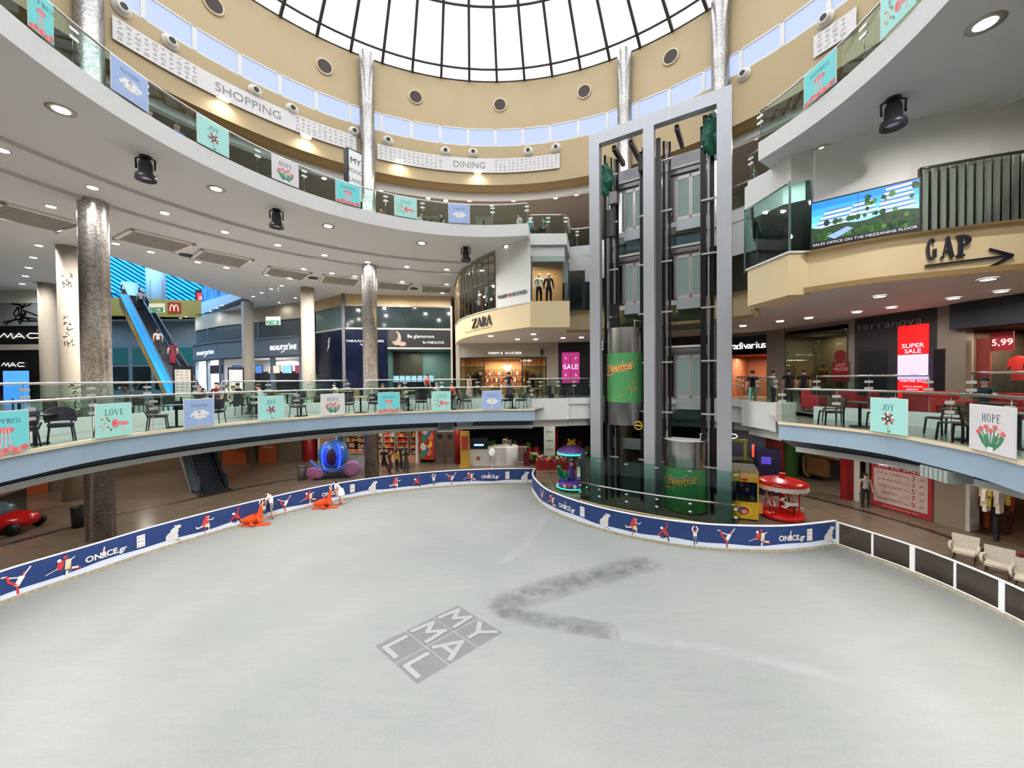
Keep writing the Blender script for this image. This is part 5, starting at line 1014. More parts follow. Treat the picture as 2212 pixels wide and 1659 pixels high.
# hanging projector lamps
projM = M('projector_dark_grey', (66, 68, 72), .4, .5)
def projector(px, py, label, rz):
    p = hz(px, py, ZUb); t = thing('projector_lamp', label, 'projector lamp', (p.x, p.y, ZUb), rz)
    b = MB(); b.cyl((0, 0), .16, -.05, 0, projM, 16); b.build('ceiling_plate', t)
    b = MB(); b.tube([(-.24, 0, -.42), (-.25, 0, -.1), (-.14, 0, -.05), (.14, 0, -.05), (.25, 0, -.1), (.24, 0, -.42)], .03, projM, 6); b.build('bracket', t)
    b = MB(); b.lathe([(0, -.12), (.14, -.12), (.18, -.25), (.19, -.55), (.27, -.62), (.28, -.78), (.24, -.78), (.2, -.66), (0, -.64)], projM, 20); b.build('housing', t)
    b = MB(); b.sph((0, 0, -.68), (.19, .19, .05), M('projector_lens', (190, 196, 200), .1, .6), 12); b.build('lens', t)
projector(314, 338, 'dark projector lamp hanging high on the soffit near the big downlight', .4); projector(597, 453, 'dark projector lamp hanging below the HOPE poster of the upper railing', .5); projector(1006, 534, 'small dark projector lamp close to the stepped white block', 0); projector(1930, 212, 'dark projector lamp hanging above the slatted window', -.5)
# ================= drum fittings =================
def cylframe(px, py, R, out=0.0):
    p = cyl(px, py, R); n = Vector((OX-p.x, OY-p.y, 0)).normalized(); u = Vector((0, 0, 1)).cross(n); return p+n*out, u, n
def on_drum(px, py, R, name, label, cat, group=None):
    p, u, n = cylframe(px, py, R); t = thing(name, label, cat, tuple(p), 0, group); return t, frame((0, 0, 0), u, (0, 0, 1), n)
spk = M('round_speaker_grille', (70, 60, 56), .8)
for px, py, l in [(461, 10, 'round dark speaker grille highest on the cream drum'), (701, 144, 'round dark speaker grille before the middle column'), (898, 210, 'round dark speaker grille just past the middle column'), (1080, 227, 'round dark speaker grille at the centre of the drum, above the clerestory'), (1262, 198, 'round dark speaker grille before the concrete column'), (1449, 123, 'round dark speaker grille between the concrete column and the tall silver column')]:
    t, f = on_drum(px, py, RD+.07, 'wall_speaker', l, 'speaker'); b = MB(lambda x, y, z: f(x, y, z)); 
    q = MB(f); q.add([(.40*cos(2*PI*i/28), .40*sin(2*PI*i/28), .06) for i in range(28)], [tuple(range(28))], spk); q.build('grille', t)
    q = MB(f); n = 28; q.add([(r*cos(2*PI*i/n), r*sin(2*PI*i/n), z) for r, z in ((.40, .06), (.47, .05), (.49, -.1)) for i in range(n)], [(j*n+i, j*n+(i+1) % n, (j+1)*n+(i+1) % n, (j+1)*n+i) for j in range(2) for i in range(n)], M('speaker_ring', (206, 190, 160), .5)); q.build('ring', t)
jetW = M('jet_nozzle_white', (214, 208, 196), .4)
for i, (px, py) in enumerate([(262, 18), (368, 92), (551, 198), (631, 237), (765, 286), (838, 305), (962, 328), (1022, 331), (1141, 328), (1201, 321), (1607, 162), (1784, 42)]):
    t, f = on_drum(px, py, RD-.02, 'air_jet_nozzle', 'white round air jet nozzle with black centre below the clerestory windows', 'air nozzle', 'air jet nozzles around the drum')
    q = MB(f); n = 20; pr = [(.36, 0), (.34, .05), (.26, .08), (.23, .2), (.15, .26), (.13, .22)]
    q.add([(r*cos(2*PI*k/n), r*sin(2*PI*k/n), z) for r, z in pr for k in range(n)], [(j*n+k, j*n+(k+1) % n, (j+1)*n+(k+1) % n, (j+1)*n+k) for j in range(len(pr)-1) for k in range(n)], jetW, True); ho = q.build('housing', t)
    q = MB(f); q.add([(.14*cos(2*PI*k/n), .14*sin(2*PI*k/n), .23) for k in range(n)], [tuple(range(n))], black); q.build('nozzle', ho)
for px, py, l in [(480, 217, 'small bright wall light under the SHOPPING banner start'), (660, 299, 'small bright wall light between the SHOPPING lettering and the middle column'), (862, 351, 'small bright wall light before the DINING lettering'), (1032, 375, 'small bright wall light under the DINING lettering')]:
    t, f = on_drum(px, py, RD-.02, 'wall_light', l, 'wall light'); q = MB(f); q.box(-.3, .3, -.02, .42, .02, .08, white); q.box(-.28, .28, -.02, .05, .06, .4, white); q.build('housing', t); q = MB(f); q.box(-.22, .22, -.05, -.02, .1, .38, lampM); q.build('lens', t)
    s_ = bpy.data.objects.new('wall_light_beam', LMz); COL.objects.link(s_); s_.location = tuple(Vector(t.location)+Vector(f(0, -.12, .25)))
# long banners with rows of little icons
banW = M('banner_offwhite', (214, 210, 208), .6); icoG = M('banner_icon_grey', (168, 164, 162), .6); lett = M('banner_letter_grey', (140, 134, 132), .6)
def banner(px0, py0, px1, py1, pt, text, ptx, label, h=1.0):
    c0, c1 = cyl(px0, py0, RD-.1), cyl(px1, py1, RD-.1); t0 = math.atan2(c0.y-OY, c0.x-OX); t1 = math.atan2(c1.y-OY, c1.x-OX); z0 = (c0.z+c1.z)/2; Rr = RD-.1; L = (t0-t1)*Rr
    mid = cyl((px0+px1)/2, pt, RD); T_ = thing('wall_banner', label, 'banner', (mid.x, mid.y, z0)); f = lambda a, b, c: (OX+(Rr-c)*cos(t0-a/Rr), OY+(Rr-c)*sin(t0-a/Rr), z0+b)
    q = MB(); n = int(L/.3); q.strip([f(L*i/n, 0, 0) for i in range(n+1)], [f(L*i/n, h, 0) for i in range(n+1)], banW); q.strip([f(L*i/n, 0, -.03) for i in range(n+1)], [f(L*i/n, 0, 0) for i in range(n+1)], banW); wpart(q, 'panel', T_)
    q = MB(f); rn = random.Random(2); tx = None
    if text: pc = cyl(ptx, pt, RD-.1); tx = (t0-math.atan2(pc.y-OY, pc.x-OX))*Rr; q.text(text, tx, h*.3, .62, lett, .012, sx=1.05); wpart(q, 'lettering', T_); q = MB(f)
    hw = .38*.62*len(text)+.35 if text else 0; x = .25
    while x < L-.2:
        if tx is None or abs(x-tx) > hw:
            for r_ in range(4):
                y = h*(.14+.22*r_); k = (int(x*3)+r_*3) % 5; s_ = .075
                if k == 0: stroke(q, [(x-s_, y), (x+s_, y)], .025, icoG, .01); stroke(q, [(x-s_, y+.08), (x+s_, y+.08)], .025, icoG, .01)
                elif k == 1: stroke(q, [(x-s_, y), (x+s_, y+.1)], .035, icoG, .01)
                elif k == 2: ell(q, x, y+.04, .06, .06, icoG, .01, 8)
                elif k == 3: stroke(q, [(x-s_, y), (x-s_, y+.09), (x+s_, y+.09), (x+s_, y), (x-s_, y)], .025, icoG, .01)
                else: stroke(q, [(x, y-.02), (x, y+.1)], .03, icoG, .01); stroke(q, [(x-s_, y+.07), (x+s_, y+.07)], .025, icoG, .01)
        x += .30
    wpart(q, 'icon_pattern', T_)
banner(243, 76, 770, 331, 215, 'SHOPPING', 539, 'long curved off white banner with icons reading SHOPPING on the cream drum')
banner(815, 344, 1209, 361, 356, 'DINING', 1014, 'long curved off white banner with icons reading DINING on the cream drum')
banner(1757, 128, 1850, 62, 90, None, 0, 'tilted off white icon banner high on the drum above the upper railing')
# food court pylon
p = cyl(768, 400, 11.4); T_ = thing('food_court_pylon', 'black and white food court pylon with hand drawn lettering beside the column', 'sign', (p.x, p.y, ZU)); n_ = Vector((-p.x, -p.y, 0)).normalized(); u_ = Vector((0, 0, 1)).cross(n_); u_ = (Matrix.Rotation(.5, 3, 'Z') @ u_); n_ = u_.cross(Vector((0, 0, 1)))
f = frame((0, 0, 0), u_, (0, 0, 1), n_); q = MB(f); q.box(-.42, .36, 0, 3.45, -.35, 0, M('pylon_navy', (24, 26, 38), .4)); q.build('case', T_); q = MB(f); q.box(-.34, .33, 1.0, 3.38, 0, .02, PC['wh']); q.text('MY', 0, 2.75, .42, black, .03); q.text('FOOD', 0, 2.3, .26, lett, .03); q.text('LAND', 0, 1.85, .26, lett, .03); q.build('face', T_)
# floodlights on the terrace edge
t = thing('floodlight', 'square white floodlight box on the terrace edge above the candy shop', 'floodlight', (0, 0, 0)); 
def flood(px, py, hexa, label):
    P = TL; s_ = P.s_of_px(px, 4.3); f = P.fr(s_, 4.02); t = thing('floodlight', label, 'floodlight', f(0, 0, -.9)); q = MB(f)
    if not hexa: q.box(-.36, .36, -.1, .62, -1.05, -.75, M('flood_grey', (150, 152, 154), .5)); wpart(q, 'case', t); q = MB(f); q.box(-.3, .3, -.02, .5, -.75, -.73, M('flood_screen', (96, 100, 104), .3)); wpart(q, 'screen', t); q = MB(f); q.box(-.4, .4, -.14, -.08, -1.1, -.7, white); wpart(q, 'shelf', t)
    else:
        q.poly([(-.42, .28), (-.3, .02), (.3, .02), (.42, .28), (.3, .55), (-.3, .55)], -1.1, -.6, M('flood_grey')); wpart(q, 'case', t); q = MB(f); q.poly([(-.3, .5), (.3, .5), (.18, .6), (-.18, .6)], -1.1, -.6, M('flood_grey')); wpart(q, 'hood', t)
bpy.data.objects.remove(t)
flood(965, 925, False, 'square grey floodlight box hanging from the terrace edge above the candy shop'); flood(1005, 920, True, 'six sided grey lamp head hanging from the terrace edge')
s_ = TR.s_of_px(2020, 4.4); f = TR.fr(s_, 4.12); t = thing('floodlight', 'large slatted grey floodlight under the terrace edge near the price board', 'floodlight', f(0, 0, -.3)); 
for i in range(6): q = MB(f); q.box(-.36+.12*i, -.27+.12*i, 0, .26, -.45, .03, M('lamp_louvre', (160, 170, 164), .5)); wpart(q, 'louvre', t)
# ================= lift tower =================
Pu, Pv = Vector((.848, -.53, 0)).normalized(), Vector((.53, .848, 0)).normalized(); PL = Vector((4.45, 20.2, 0))
lf = lambda a, d, z: PL+Pu*a+Pv*d+Vector((0, 0, z))
LT = thing('lift_tower', 'tall grey steel framed glass lift tower with two shafts beside the rink', 'lift tower', tuple(PL)); ZL = 19.1
def lpart(name, fn): q = MB(lf); fn(q); return wpart(q, name, LT)
for a0, a1 in ((-.28, .26), (2.45, 2.95), (5.6, 6.18)): lpart('post', lambda q: q.box(a0, a1, -.2, .2, 0, ZL, greyM))
lpart('top_beam', lambda q: q.box(.26, 2.45, -.2, .2, ZL-.6, ZL, greyM)); lpart('top_beam', lambda q: q.box(2.95, 5.6, -.2, .2, ZL-.6, ZL, greyM))
for a0, a1 in ((-.2, .1), (2.5, 2.9), (5.75, 6.1)): lpart('rear_post', lambda q: q.box(a0, a1, 1.95, 2.25, 0, ZL-1.2, M('grey_rear_steel', (142, 144, 148), .4, .4)))
lpart('rear_beam', lambda q: q.box(.1, 5.75, 1.95, 2.2, ZL-1.9, ZL-1.2, greyM))
for a in (.9, 1.75, 3.9, 5.1): lpart('roof_beam', lambda q: q.box(a-.09, a+.09, .2, 2.0, ZL-.95, ZL-.7, M('dark_steel', (52, 50, 52), .4, .5)))
rail = M('guide_rail_black', (30, 24, 26), .35, .4); railg = M('guide_rail_grey', (150, 150, 152), .35, .6)
for a, d, w_, m in ((.34, .5, .05, rail), (.55, .9, .035, rail), (.78, 1.2, .07, rail), (.66, 1.1, .04, railg), (2.02, 1.2, .06, rail), (2.2, .9, .05, rail), (2.32, .6, .03, railg), (3.02, .5, .10, M('shaft_grey', (88, 88, 92), .5)), (3.2, .9, .05, rail), (3.32, 1.0, .03, railg), (3.44, 1.1, .05, rail), (4.98, .7, .12, rail), (5.2, .75, .04, railg), (5.34, .9, .08, rail)):
    lpart('guide_rail', lambda q: q.box(a-w_, a+w_, d-.05, d+.05, 0, ZL-.9, m))
for a0, a1, d in ((.3, .9, .8), (1.95, 2.45, .8), (3.0, 3.6, .8), (4.9, 5.6, .6)):
    for k in range(7): lpart('rail_bracket', lambda q: q.box(a0, a1, d, d+.06, 2.2+2.5*k, 2.28+2.5*k, M('bracket_pale', (190, 188, 182), .4, .3)))
lpart('cable', lambda q: [q.tube([(a, .7, 0), (a, .7, ZL-.9)], .012, black, 5) for a in (.42, .48)] and None)
# machines under green sheets
sheet = M('green_sheet', (14, 92, 66), .6, noise=.35, nscale=5)
def machine(a, z, s_):
    q = MB(); rn = random.Random(4); c = lf(a, .5, z); q.sph((c.x, c.y, c.z), (.36*s_, .32*s_, .85*s_), sheet, 14)
    q.V = [(x+.11*rn.uniform(-1, 1), y+.11*rn.uniform(-1, 1), zz+.09*rn.uniform(-1, 1)) for x, y, zz in q.V]; q.S = [False]*len(q.S); wpart(q, 'machine_cover', LT)
machine(.35, 16.9, 1.0); machine(5.38, 17.6, 1.15)
lpart('motor', lambda q: q.box(.55, .95, .5, .9, 15.6, 16.2, steelD)); lpart('motor', lambda q: q.box(2.05, 2.4, .5, .9, 16.9, 17.7, black)); lpart('counterweight', lambda q: q.box(.55, .9, .8, 1.1, 8.9, 10.4, black))
lpart('counterweight', lambda q: q.box(.3, .75, .7, 1.0, 14.0, 15.4, M('weight_grey', (90, 84, 82), .6)))
# landing doors on the back of each shaft
frost = M('frosted_door_glass', (150, 172, 164), .25); pinkst = M('door_steel_frame', (206, 196, 190), .35, .4)
for a0, a1 in ((.5, 2.05), (3.15, 4.98)):
    for zf_ in (14.5, 10.5, ZR):
        am = a0+.48
        lpart('door_header', lambda q: (q.box(a0-.1, a1+.05, 1.8, 1.95, zf_+2.2, zf_+2.65, railg), q.box(a0-.1, a1+.05, 1.7, 1.8, zf_+2.6, zf_+2.7, white), q.box(a0+.2, a1-.3, 1.68, 1.8, zf_+2.3, zf_+2.42, steelD)) and None)
        lpart('door_sill', lambda q: (q.box(a0+.48, a1+.05, 1.75, 1.95, zf_-.55, zf_, M('sill_zinc', (176, 184, 186), .4, .4)), q.box(a0-.1, a0+.48, 1.8, 1.95, zf_-.3, zf_-.05, white2)) and None)
        for x0, x1 in ((am, (am+a1)/2-.01), ((am+a1)/2+.01, a1)):
            lpart('landing_door', lambda q: [q.box(x0, x0+.06, 1.8, 1.86, zf_, zf_+2.2, pinkst), q.box(x1-.06, x1, 1.8, 1.86, zf_, zf_+2.2, pinkst), q.box(x0, x1, 1.8, 1.86, zf_, zf_+.15, pinkst), q.box(x0, x1, 1.8, 1.86, zf_+2.05, zf_+2.2, pinkst)] and None)
            q = MB(lf); q.box(x0+.06, x1-.06, 1.82, 1.84, zf_+.15, zf_+2.05, frost); q.build('door_glass', [o for o in COL.objects if o.name.startswith('landing_door')][-1])
        lpart('door_jamb', lambda q: (q.box(a0-.12, a0-.02, 1.75, 1.95, zf_-.3, zf_+2.2, railg), q.box(am-.12, am, 1.75, 1.9, zf_-.0, zf_+2.2, railg)) and None)
        lpart('glass_pane', lambda q: q.box(a0, a1, 1.88, 1.9, zf_-1.6, zf_-.6, glassW))
# lift cars
shtG = M('green_snack_print', (80, 152, 88), .4); orl = M('print_orange', (246, 178, 70), .5); inkk = M('print_black', (24, 18, 16), .5); puff = M('print_corn_puff', (226, 130, 50), .5)
def car(a, d, r, zb, z1, z2, zt, label, green=True):
    c = lf(a, d, 0); t = thing('lift_car', label, 'lift car', (c.x, c.y, zb)); n_ = -Pv; th0 = math.atan2(n_.y, n_.x)
    def rc(name, zz0, zz1, rr, m, A=2.0):
        q = MB(); q.lathe([(rr, zz0-zb), (rr, zz1-zb)], m, 28, (0, 0), th0-A, th0+A); q.build(name, t)
    rc('steel_skirt', zb, z1, r, steel); rc('printed_wrap', z1, z2, r+.01, shtG); rc('steel_hood', z2, zt, r, steel)
    q = MB(); pts = [(r*cos(th0-2+4*i/24), r*sin(th0-2+4*i/24)) for i in range(25)]; q.add([(x, y, zt-zb) for x, y in pts], [tuple(range(25))], white2); q.build('top_plate', t)
    q = MB(); [q.bar((x, y, zt-zb), (x, y, zt-zb+.35), .03, .03, white2) for x, y in (pts[1], pts[23], pts[7], pts[17])]; q.tube([(pts[i][0]*.95, pts[i][1]*.95, zt-zb+.35) for i in (1, 7)], .02, white2, 6); q.tube([(pts[i][0]*.95, pts[i][1]*.95, zt-zb+.35) for i in (17, 23)], .02, white2, 6)
    q.build('roof_guard', t)
    f = lambda x, y, z: ((r+.012+z)*cos(th0+x/r), (r+.012+z)*sin(th0+x/r), z1-zb+y)
    h = z2-z1; q = MB(f); x = -.95+.02
    cz = h*.62; word = 'Cheetos'; m0 = r
    for i, ch in enumerate(word):
        xx = -.80+.215*i+(.06 if i > 0 else 0); yy = cz+.03*i-.05; sz = .82 if i == 0 else .58; dz = -.16 if i == 0 else 0
        for bo, mm, zz_ in ((.11, PC['wh'], .004), (.075, inkk, .009), (.02, orl, .014)): BOLD[0] = bo; q.text(ch, xx, yy+dz, sz, mm, zz_)
    BOLD[0] = 0
    q.build('lettering', t); q = MB(f); rn = random.Random(6)
    for k in range(11): xx, yy = rn.uniform(-.9, 1.3), rn.uniform(.1, h*.95); an = rn.uniform(.2, 2.2); (abs(yy-cz-.15) < .35 and xx < .5) or stroke(q, [(xx-.09*cos(an), yy-.09*sin(an)), (xx, yy), (xx+.10*cos(an+.35), yy+.10*sin(an+.35))], .045, puff, .01)
    q.build('printed_snack_pattern', t); return t
car(1.2, .95, .93, 4.05, 5.22, 7.75, 9.05, 'half round lift car with green snack print halfway up the small shaft')
car(4.15, 1.0, 1.0, .08, .1, 2.15, 3.45, 'half round lift car with green snack print at the bottom of the big shaft')
q = MB(lf); [q.tube([(2.05+.2*cos(t), .35, 4.05+.2*sin(t)+.0) for t in [2*PI*i/16 for i in range(16)]], .03, M('yellow_wheel', (230, 196, 40), .4), 6, closed=True), q.box(1.88, 2.22, .33, .37, 4.02, 4.08, M('yellow_wheel'))]; wpart(q, 'pulley_wheel', LT)
lpart('pit_wall', lambda q: (q.box(.3, 2.4, 1.6, 1.75, .0, 1.8, M('pit_grey', (70, 74, 78), .5)), q.box(.3, 2.4, 1.55, 1.6, 2.6, 3.2, railg)) and None)
# glass screen round the lift base
GB = Path([tuple(lf(a, d, 0))[:2] for a, d in [(-.75, .35), (-.72, -.55), (.4, -.8), (1.8, -.92), (3.2, -.95), (4.6, -.88), (6.35, -.7), (6.5, .1)]], smooth=False)
T_ = thing('glass_enclosure', 'green tinted glass screen with steel handrail around the lift base', 'glass screen', (GB.P[3].x, GB.P[3].y, 0)); greenG = glass_mat('green_edge_glass', (176, 214, 204), 1.1, 1.4)
for p, q_ in zip(GB.P, GB.P[1:]): q = MB(); q.strip([(p.x, p.y, .08), (q_.x, q_.y, .08)], [(p.x, p.y, 2.45), (q_.x, q_.y, 2.45)], greenG); wpart(q, 'glass_panel', T_)
q = MB(); P2 = GB.off(-.1) if False else GB.off(.1); q.tube([(p.x, p.y, 1.05) for p in P2[1:7]], .04, steel, 8); wpart(q, 'handrail', T_)
for p in GB.P[1:7]:
    for z in (.5, .85): q = MB(); q.sph((p.x, p.y, z), (.09, .09, .05), clipM, 10); wpart(q, 'clip', T_)
    q = MB(); q.box(p.x-.1, p.x+.1, p.y-.03, p.y+.03, 2.28, 2.34, clipM); wpart(q, 'top_clip', T_)
q = MB(); q.tube([(p.x, p.y, .05) for p in GB.P], .05, M('oak_kerb', (176, 160, 120), .6), 4); wpart(q, 'base_kerb', T_)
# ================= ground floor surroundings =================
LG = spotdata('ground_floor_fill', 160, 165, (1, .93, .82))  # unseen fill spots added below the ground ceiling to lift the dark ground floor
for x, y in [(-20, 14), (-21, 20), (-17, 20), (-13, 23.5), (-9, 26), (-5, 27.5), (0, 28), (4, 27.5), (-24, 25), (-15, 28), (-26, 18), (12, 21), (15, 17.5), (16, 13), (17, 9.5), (13.5, 19.5), (18, 20)]:
    s_ = bpy.data.objects.new('ground_fill_beam', LG); COL.objects.link(s_); s_.location = (x, y, 3.88)
LE = spotdata('rink_edge_fill', 230, 165, (1, .98, .95))      # unseen fill spots added under the terrace overhang to brighten the ice edge
for a in list(range(92, 262, 12))+list(range(-80, 10, 12)):
    s_ = bpy.data.objects.new('rink_edge_fill_beam', LE); COL.objects.link(s_); s_.location = (OX+11.6*cos(math.radians(a)), OY+11.9*sin(math.radians(a)), 3.86)
brW = M('ground_brown_wall', (124, 104, 84), .7, noise=.06); orgM = M('orange_hoarding', (196, 96, 44), .6)
G1 = [(-80, 20.5), (96, 22.8), (300, 27), (478, 29.8), (600, 30.8), (656, 31.3)]
for i, ((x0, y0), (x1, y1)) in enumerate(zip(G1, G1[1:])): W = wall_at(x0, y0, x1, y1); b = W.mb(); b.box(0, W.len, 0, 3.95, -.2, 0, brW); b.struct('wall_ground_%s' % 'abcde'[i])
def gp_(px0, Y0, px1, Y1, m, zb, zt, name, label, cat, txt=None, ts=.5, c=.06, tm=None):
    W = wall_at(px0, Y0, px1, Y1); T_ = thing(name, label, cat, W.f(W.len/2, zb, 0)); b = W.mb(); b.box(0, W.len, zb, zt, .01, c, m); wpart(b, 'panel', T_)
    if txt: b = W.mb(); n = len(txt); [b.text(t_, W.len/2, zt-(i+1)*(zt-zb)/(n+.5), ts, tm or whL, c+.01) for i, t_ in enumerate(txt)]; wpart(b, 'lettering', T_)
    return T_, W
gp_(50, 21.9, 96, 22.7, orgM, 0, 3.0, 'orange_hoarding', 'orange hoarding panel behind the parked red ride car', 'hoarding'); gp_(478, 29.6, 530, 30.0, orgM, 0, 3.4, 'orange_hoarding', 'orange hoarding with white letter, next to the lower escalator', 'hoarding', ['U'], 1.6, tm=M('pale_letter'))
gp_(556, 30.2, 594, 30.5, orgM, 0, 3.4, 'orange_hoarding', 'orange hoarding with a tilted letter N', 'hoarding', ['Z'], 1.3, tm=M('pale_letter'))
# glass front with sticker at far side and red ride car
gp_(-60, 17.5, 48, 19.3, glassW, 0, 3.2, 'shop_glass_front', 'glass pane with pink sticker beside the red ride car', 'glass pane'); gp_(-30, 17.3, 46, 19.1, M('sticker_pink', (190, 110, 120), .5, alpha=.5), 1.2, 2.9, 'window_sticker', 'large faded pink sticker on the glass near the red ride car', 'sticker')
p = hz(20, 1150, 0); t = thing('ride_car', 'red toy ride car cut by the picture edge on the ground floor', 'ride', (p.x-.2, p.y, 0), .3); redP = M('gloss_red_plastic', (200, 24, 26), .25)
b = MB(); b.sph((0, 0, .5), (1.15, .7, .42), redP, 16); b.build('body', t); b = MB(); b.sph((-.2, 0, .95), (.55, .5, .4), M('windscreen', (90, 110, 120), .2), 12); b.build('cabin', t)
for x in (-.7, .7):
    for y in (-.62, .62): b = MB(lambda a, c, d, x=x, y=y: (x+a, y+d, .26+c)); b.lathe([(0, -.08), (.25, -.08), (.25, .08), (0, .08)], black, 16); b.build('wheel', t)
# candy shop: lit room with coloured shelves
WK = wall_at(690, 30.6, 905, 29.6); room(WK, 0, WK.len, 0, 3.7, 4, M('candy_shop_wall', (178, 140, 116), .7), E=85)
b = WK.mb()
for px in (690, 729, 881-140, 901): x = WK.hit(px, 980)[0]; b.box(x-.08, x+.08, 0, 3.7, -.1, .1, white)
b.box(0, WK.len, 3.5, 3.95, -.1, .1, white2); b.struct('trim_candy_front')
shM = [M('candy%d' % i, c, .5, noise=.3, nscale=8) for i, c in enumerate([(196, 40, 40), (226, 110, 60), (206, 60, 90), (220, 180, 90), (120, 70, 50), (190, 200, 200), (230, 90, 40)])]
rn = random.Random(11)
for i in range(7):
    x = .4+i*WK.len/7; x1 = x+WK.len/7-.25; T_ = thing('candy_shelf', ['pale shelf of jars at the end near the blue post', 'shelf unit of goods above the white candy counter', 'sweet shelf behind the serving man', 'red sweet shelf behind the mosaic column', 'red sweet shelf over the queueing family', 'tall red toy shelf behind the woman in yellow', 'red and white sweet shelf next to the balloon sign'][i], 'shelf', WK.f(x, 0, -3.3)); b = WK.mb(); b.box(x, x1, 0, 3.2, -3.5, -3.4, M('shelf_back', (150, 96, 60) if i < 3 else (170, 40, 40), .6))
    for k in range(7): b.box(x, x1, .1+.48*k, .13+.48*k, -3.5, -3.0, white2)
    b.box(x-.03, x, 0, 3.3, -3.5, -3.0, white2); b.box(x1, x1+.03, 0, 3.3, -3.5, -3.0, white2); wpart(b, 'frame', T_); b = WK.mb()
    for k in range(6):
        xx = x+.05
        while xx < x1-.12: w_ = rn.uniform(.08, .22); b.box(xx, min(x1, xx+w_), .14+.48*k, .14+.48*k+rn.uniform(.18, .36), -3.4, -3.05, rn.choice(shM if i > 2 else shM[3:6])); xx += w_+.02
    o = wpart(b, 'goods', T_); o['kind'] = 'stuff'
p = hz(766, 1012, 0); t = thing('candy_counter', 'white cube counter with displays in front of the candy shop staff', 'counter', (p.x, p.y+.3, 0), -.15); b = MB(); b.box(-1.2, 1.2, -.6, .6, 0, 1.15, white); b.build('body', t); b = MB(); b.box(-1.25, 1.25, -.65, .65, 1.15, 1.2, M('oak_kerb')); b.build('top', t)
b = MB(); rn = random.Random(1); [b.sph((-1+.25*i, -.3, 1.28), (.1, .1, .09), rn.choice(shM), 8) for i in range(9)]; o = b.build('sweets', t); o['kind'] = 'stuff'
x = atY(736, 980, 29.8); b = MB(); b.cyl((x.x, x.y), .25, 0, 3.9, M('blue_post', (60, 96, 150), .5)); tag(b.build('blue_post'), 'blue round post beside the pumpkin shaped carriage ride', 'post')
# balloon print, brown doors
T_, W = gp_(905, 29.6, 937, 29.4, M('balloon_print_red', (176, 48, 50), .5), .3, 3.6, 'balloon_print', 'shop panel printed with coloured balloons beside the brown double doors', 'poster')
b = W.mb(); bc = [(60, 140, 90), (226, 120, 50), (60, 110, 170), (220, 210, 200), (230, 190, 60), (190, 40, 46)]
for i in range(13): ell(b, W.len*(.2+.6*((i*37) % 10)/10), .7+2.6*((i*53) % 13)/13, .24, .3, M('balloon%d' % (i % 6), bc[i % 6], .4), .065+.001*i)
wpart(b, 'balloons', T_)
WDd = wall_at(937, 29.4, 982, 29.3); b = WDd.mb(); b.box(0, WDd.len, 0, 3.95, -.2, -.05, M('door_brown', (84, 66, 54), .6)); b.box(0, WDd.len, 3.1, 3.95, -.05, 0, M('door_brown')); b.struct('door_1'); 
T_ = thing('double_door', 'brown double doors with round portholes beside the red column', 'door', WDd.f(WDd.len/2, 0, 0))
for s_ in (0, 1):
    x0 = .05+s_*WDd.len/2; x1 = x0+WDd.len/2-.08; b = WDd.mb(); b.box(x0, x1, 0, 3.0, -.05, 0, M('door_brown')); b.box(x0+.1, x1-.1, .1, .5, 0, .02, steelD); lo_ = wpart(b, 'leaf', T_); b = WDd.mb(); ell(b, (x0+x1)/2, 2.1, .22, .22, black, .012, 20); b.build('porthole', lo_); b = WDd.mb(); b.box(x0+.1 if s_ else x1-.16, x0+.16 if s_ else x1-.1, 1.0, 1.4, 0, .05, steel); b.build('door_handle', lo_)
# dark cafe area with many chairs behind, counter
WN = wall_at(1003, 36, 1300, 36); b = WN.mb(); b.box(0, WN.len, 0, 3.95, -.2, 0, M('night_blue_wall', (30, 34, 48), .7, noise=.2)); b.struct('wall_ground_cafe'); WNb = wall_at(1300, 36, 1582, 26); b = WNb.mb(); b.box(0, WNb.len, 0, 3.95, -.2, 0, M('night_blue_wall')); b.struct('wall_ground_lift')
p = hz(1045, 1006, 0); t = thing('drinks_counter', 'white rounded ice cream counter with red flower emblem and glowing screen', 'counter', (p.x+.5, p.y+.6, 0), .0)
b = MB(); b.box(-1.6, .5, -.6, .6, 0, 1.25, white); pr = [(1.0, 0), (1.0, 1.3), (.9, 1.35)]; b.lathe([(.0, 1.35), (.85, 1.35), (.9, 1.3), (.9, 0)], white, 24, (1.2, .2)); b.box(.2, 1.2, -.7, .8, 0, 1.34, white); b.build('body', t)
b = MB(); b.box(-1.5, -.2, -.62, .3, 1.25, 2.0, M('fridge_dark', (40, 46, 60), .2)); b.build('display_fridge', t); b = MB(); b.box(-1.2, -.5, -.66, -.62, 1.5, 1.62, E_('fridge_glow', (120, 200, 255), 2.5)); b.build('screen', t)
b = MB(); [ell(b.__class__ and b, -.9+.1*cos(2*PI*i/6), .55+.1*sin(2*PI*i/6), .06, .06, flagR, 0) for i in range(6)]; b.V = [(x, -.62, z) for x, z, _ in b.V]; b.V = b.V; b.build('flower_emblem', t)
b = MB(); b.sph((1.0, .1, 1.7), (.15, .15, .25), steel, 10); b.cyl((1.5, .1), .12, 1.35, 1.85, steel, 12); b.build('coffee_machine', t)
t = thing('vending_totem', 'tall yellow gumball style vending totem beside the red column', 'vending machine', tuple(hz(1004, 1010, 0)+Vector((0, .3, 0)))); b = MB(); b.box(-.32, .32, -.3, .3, .1, 2.6, M('totem_yellow', (200, 160, 60), .5)); b.build('body', t); b = MB(); b.box(-.22, .22, -.32, -.3, 1.3, 2.3, M('totem_picture', (190, 60, 50), .5)); b.build('picture', t); b = MB(); b.box(-.4, .4, -.4, .4, 0, .12, M('totem_yellow')); b.build('base', t)
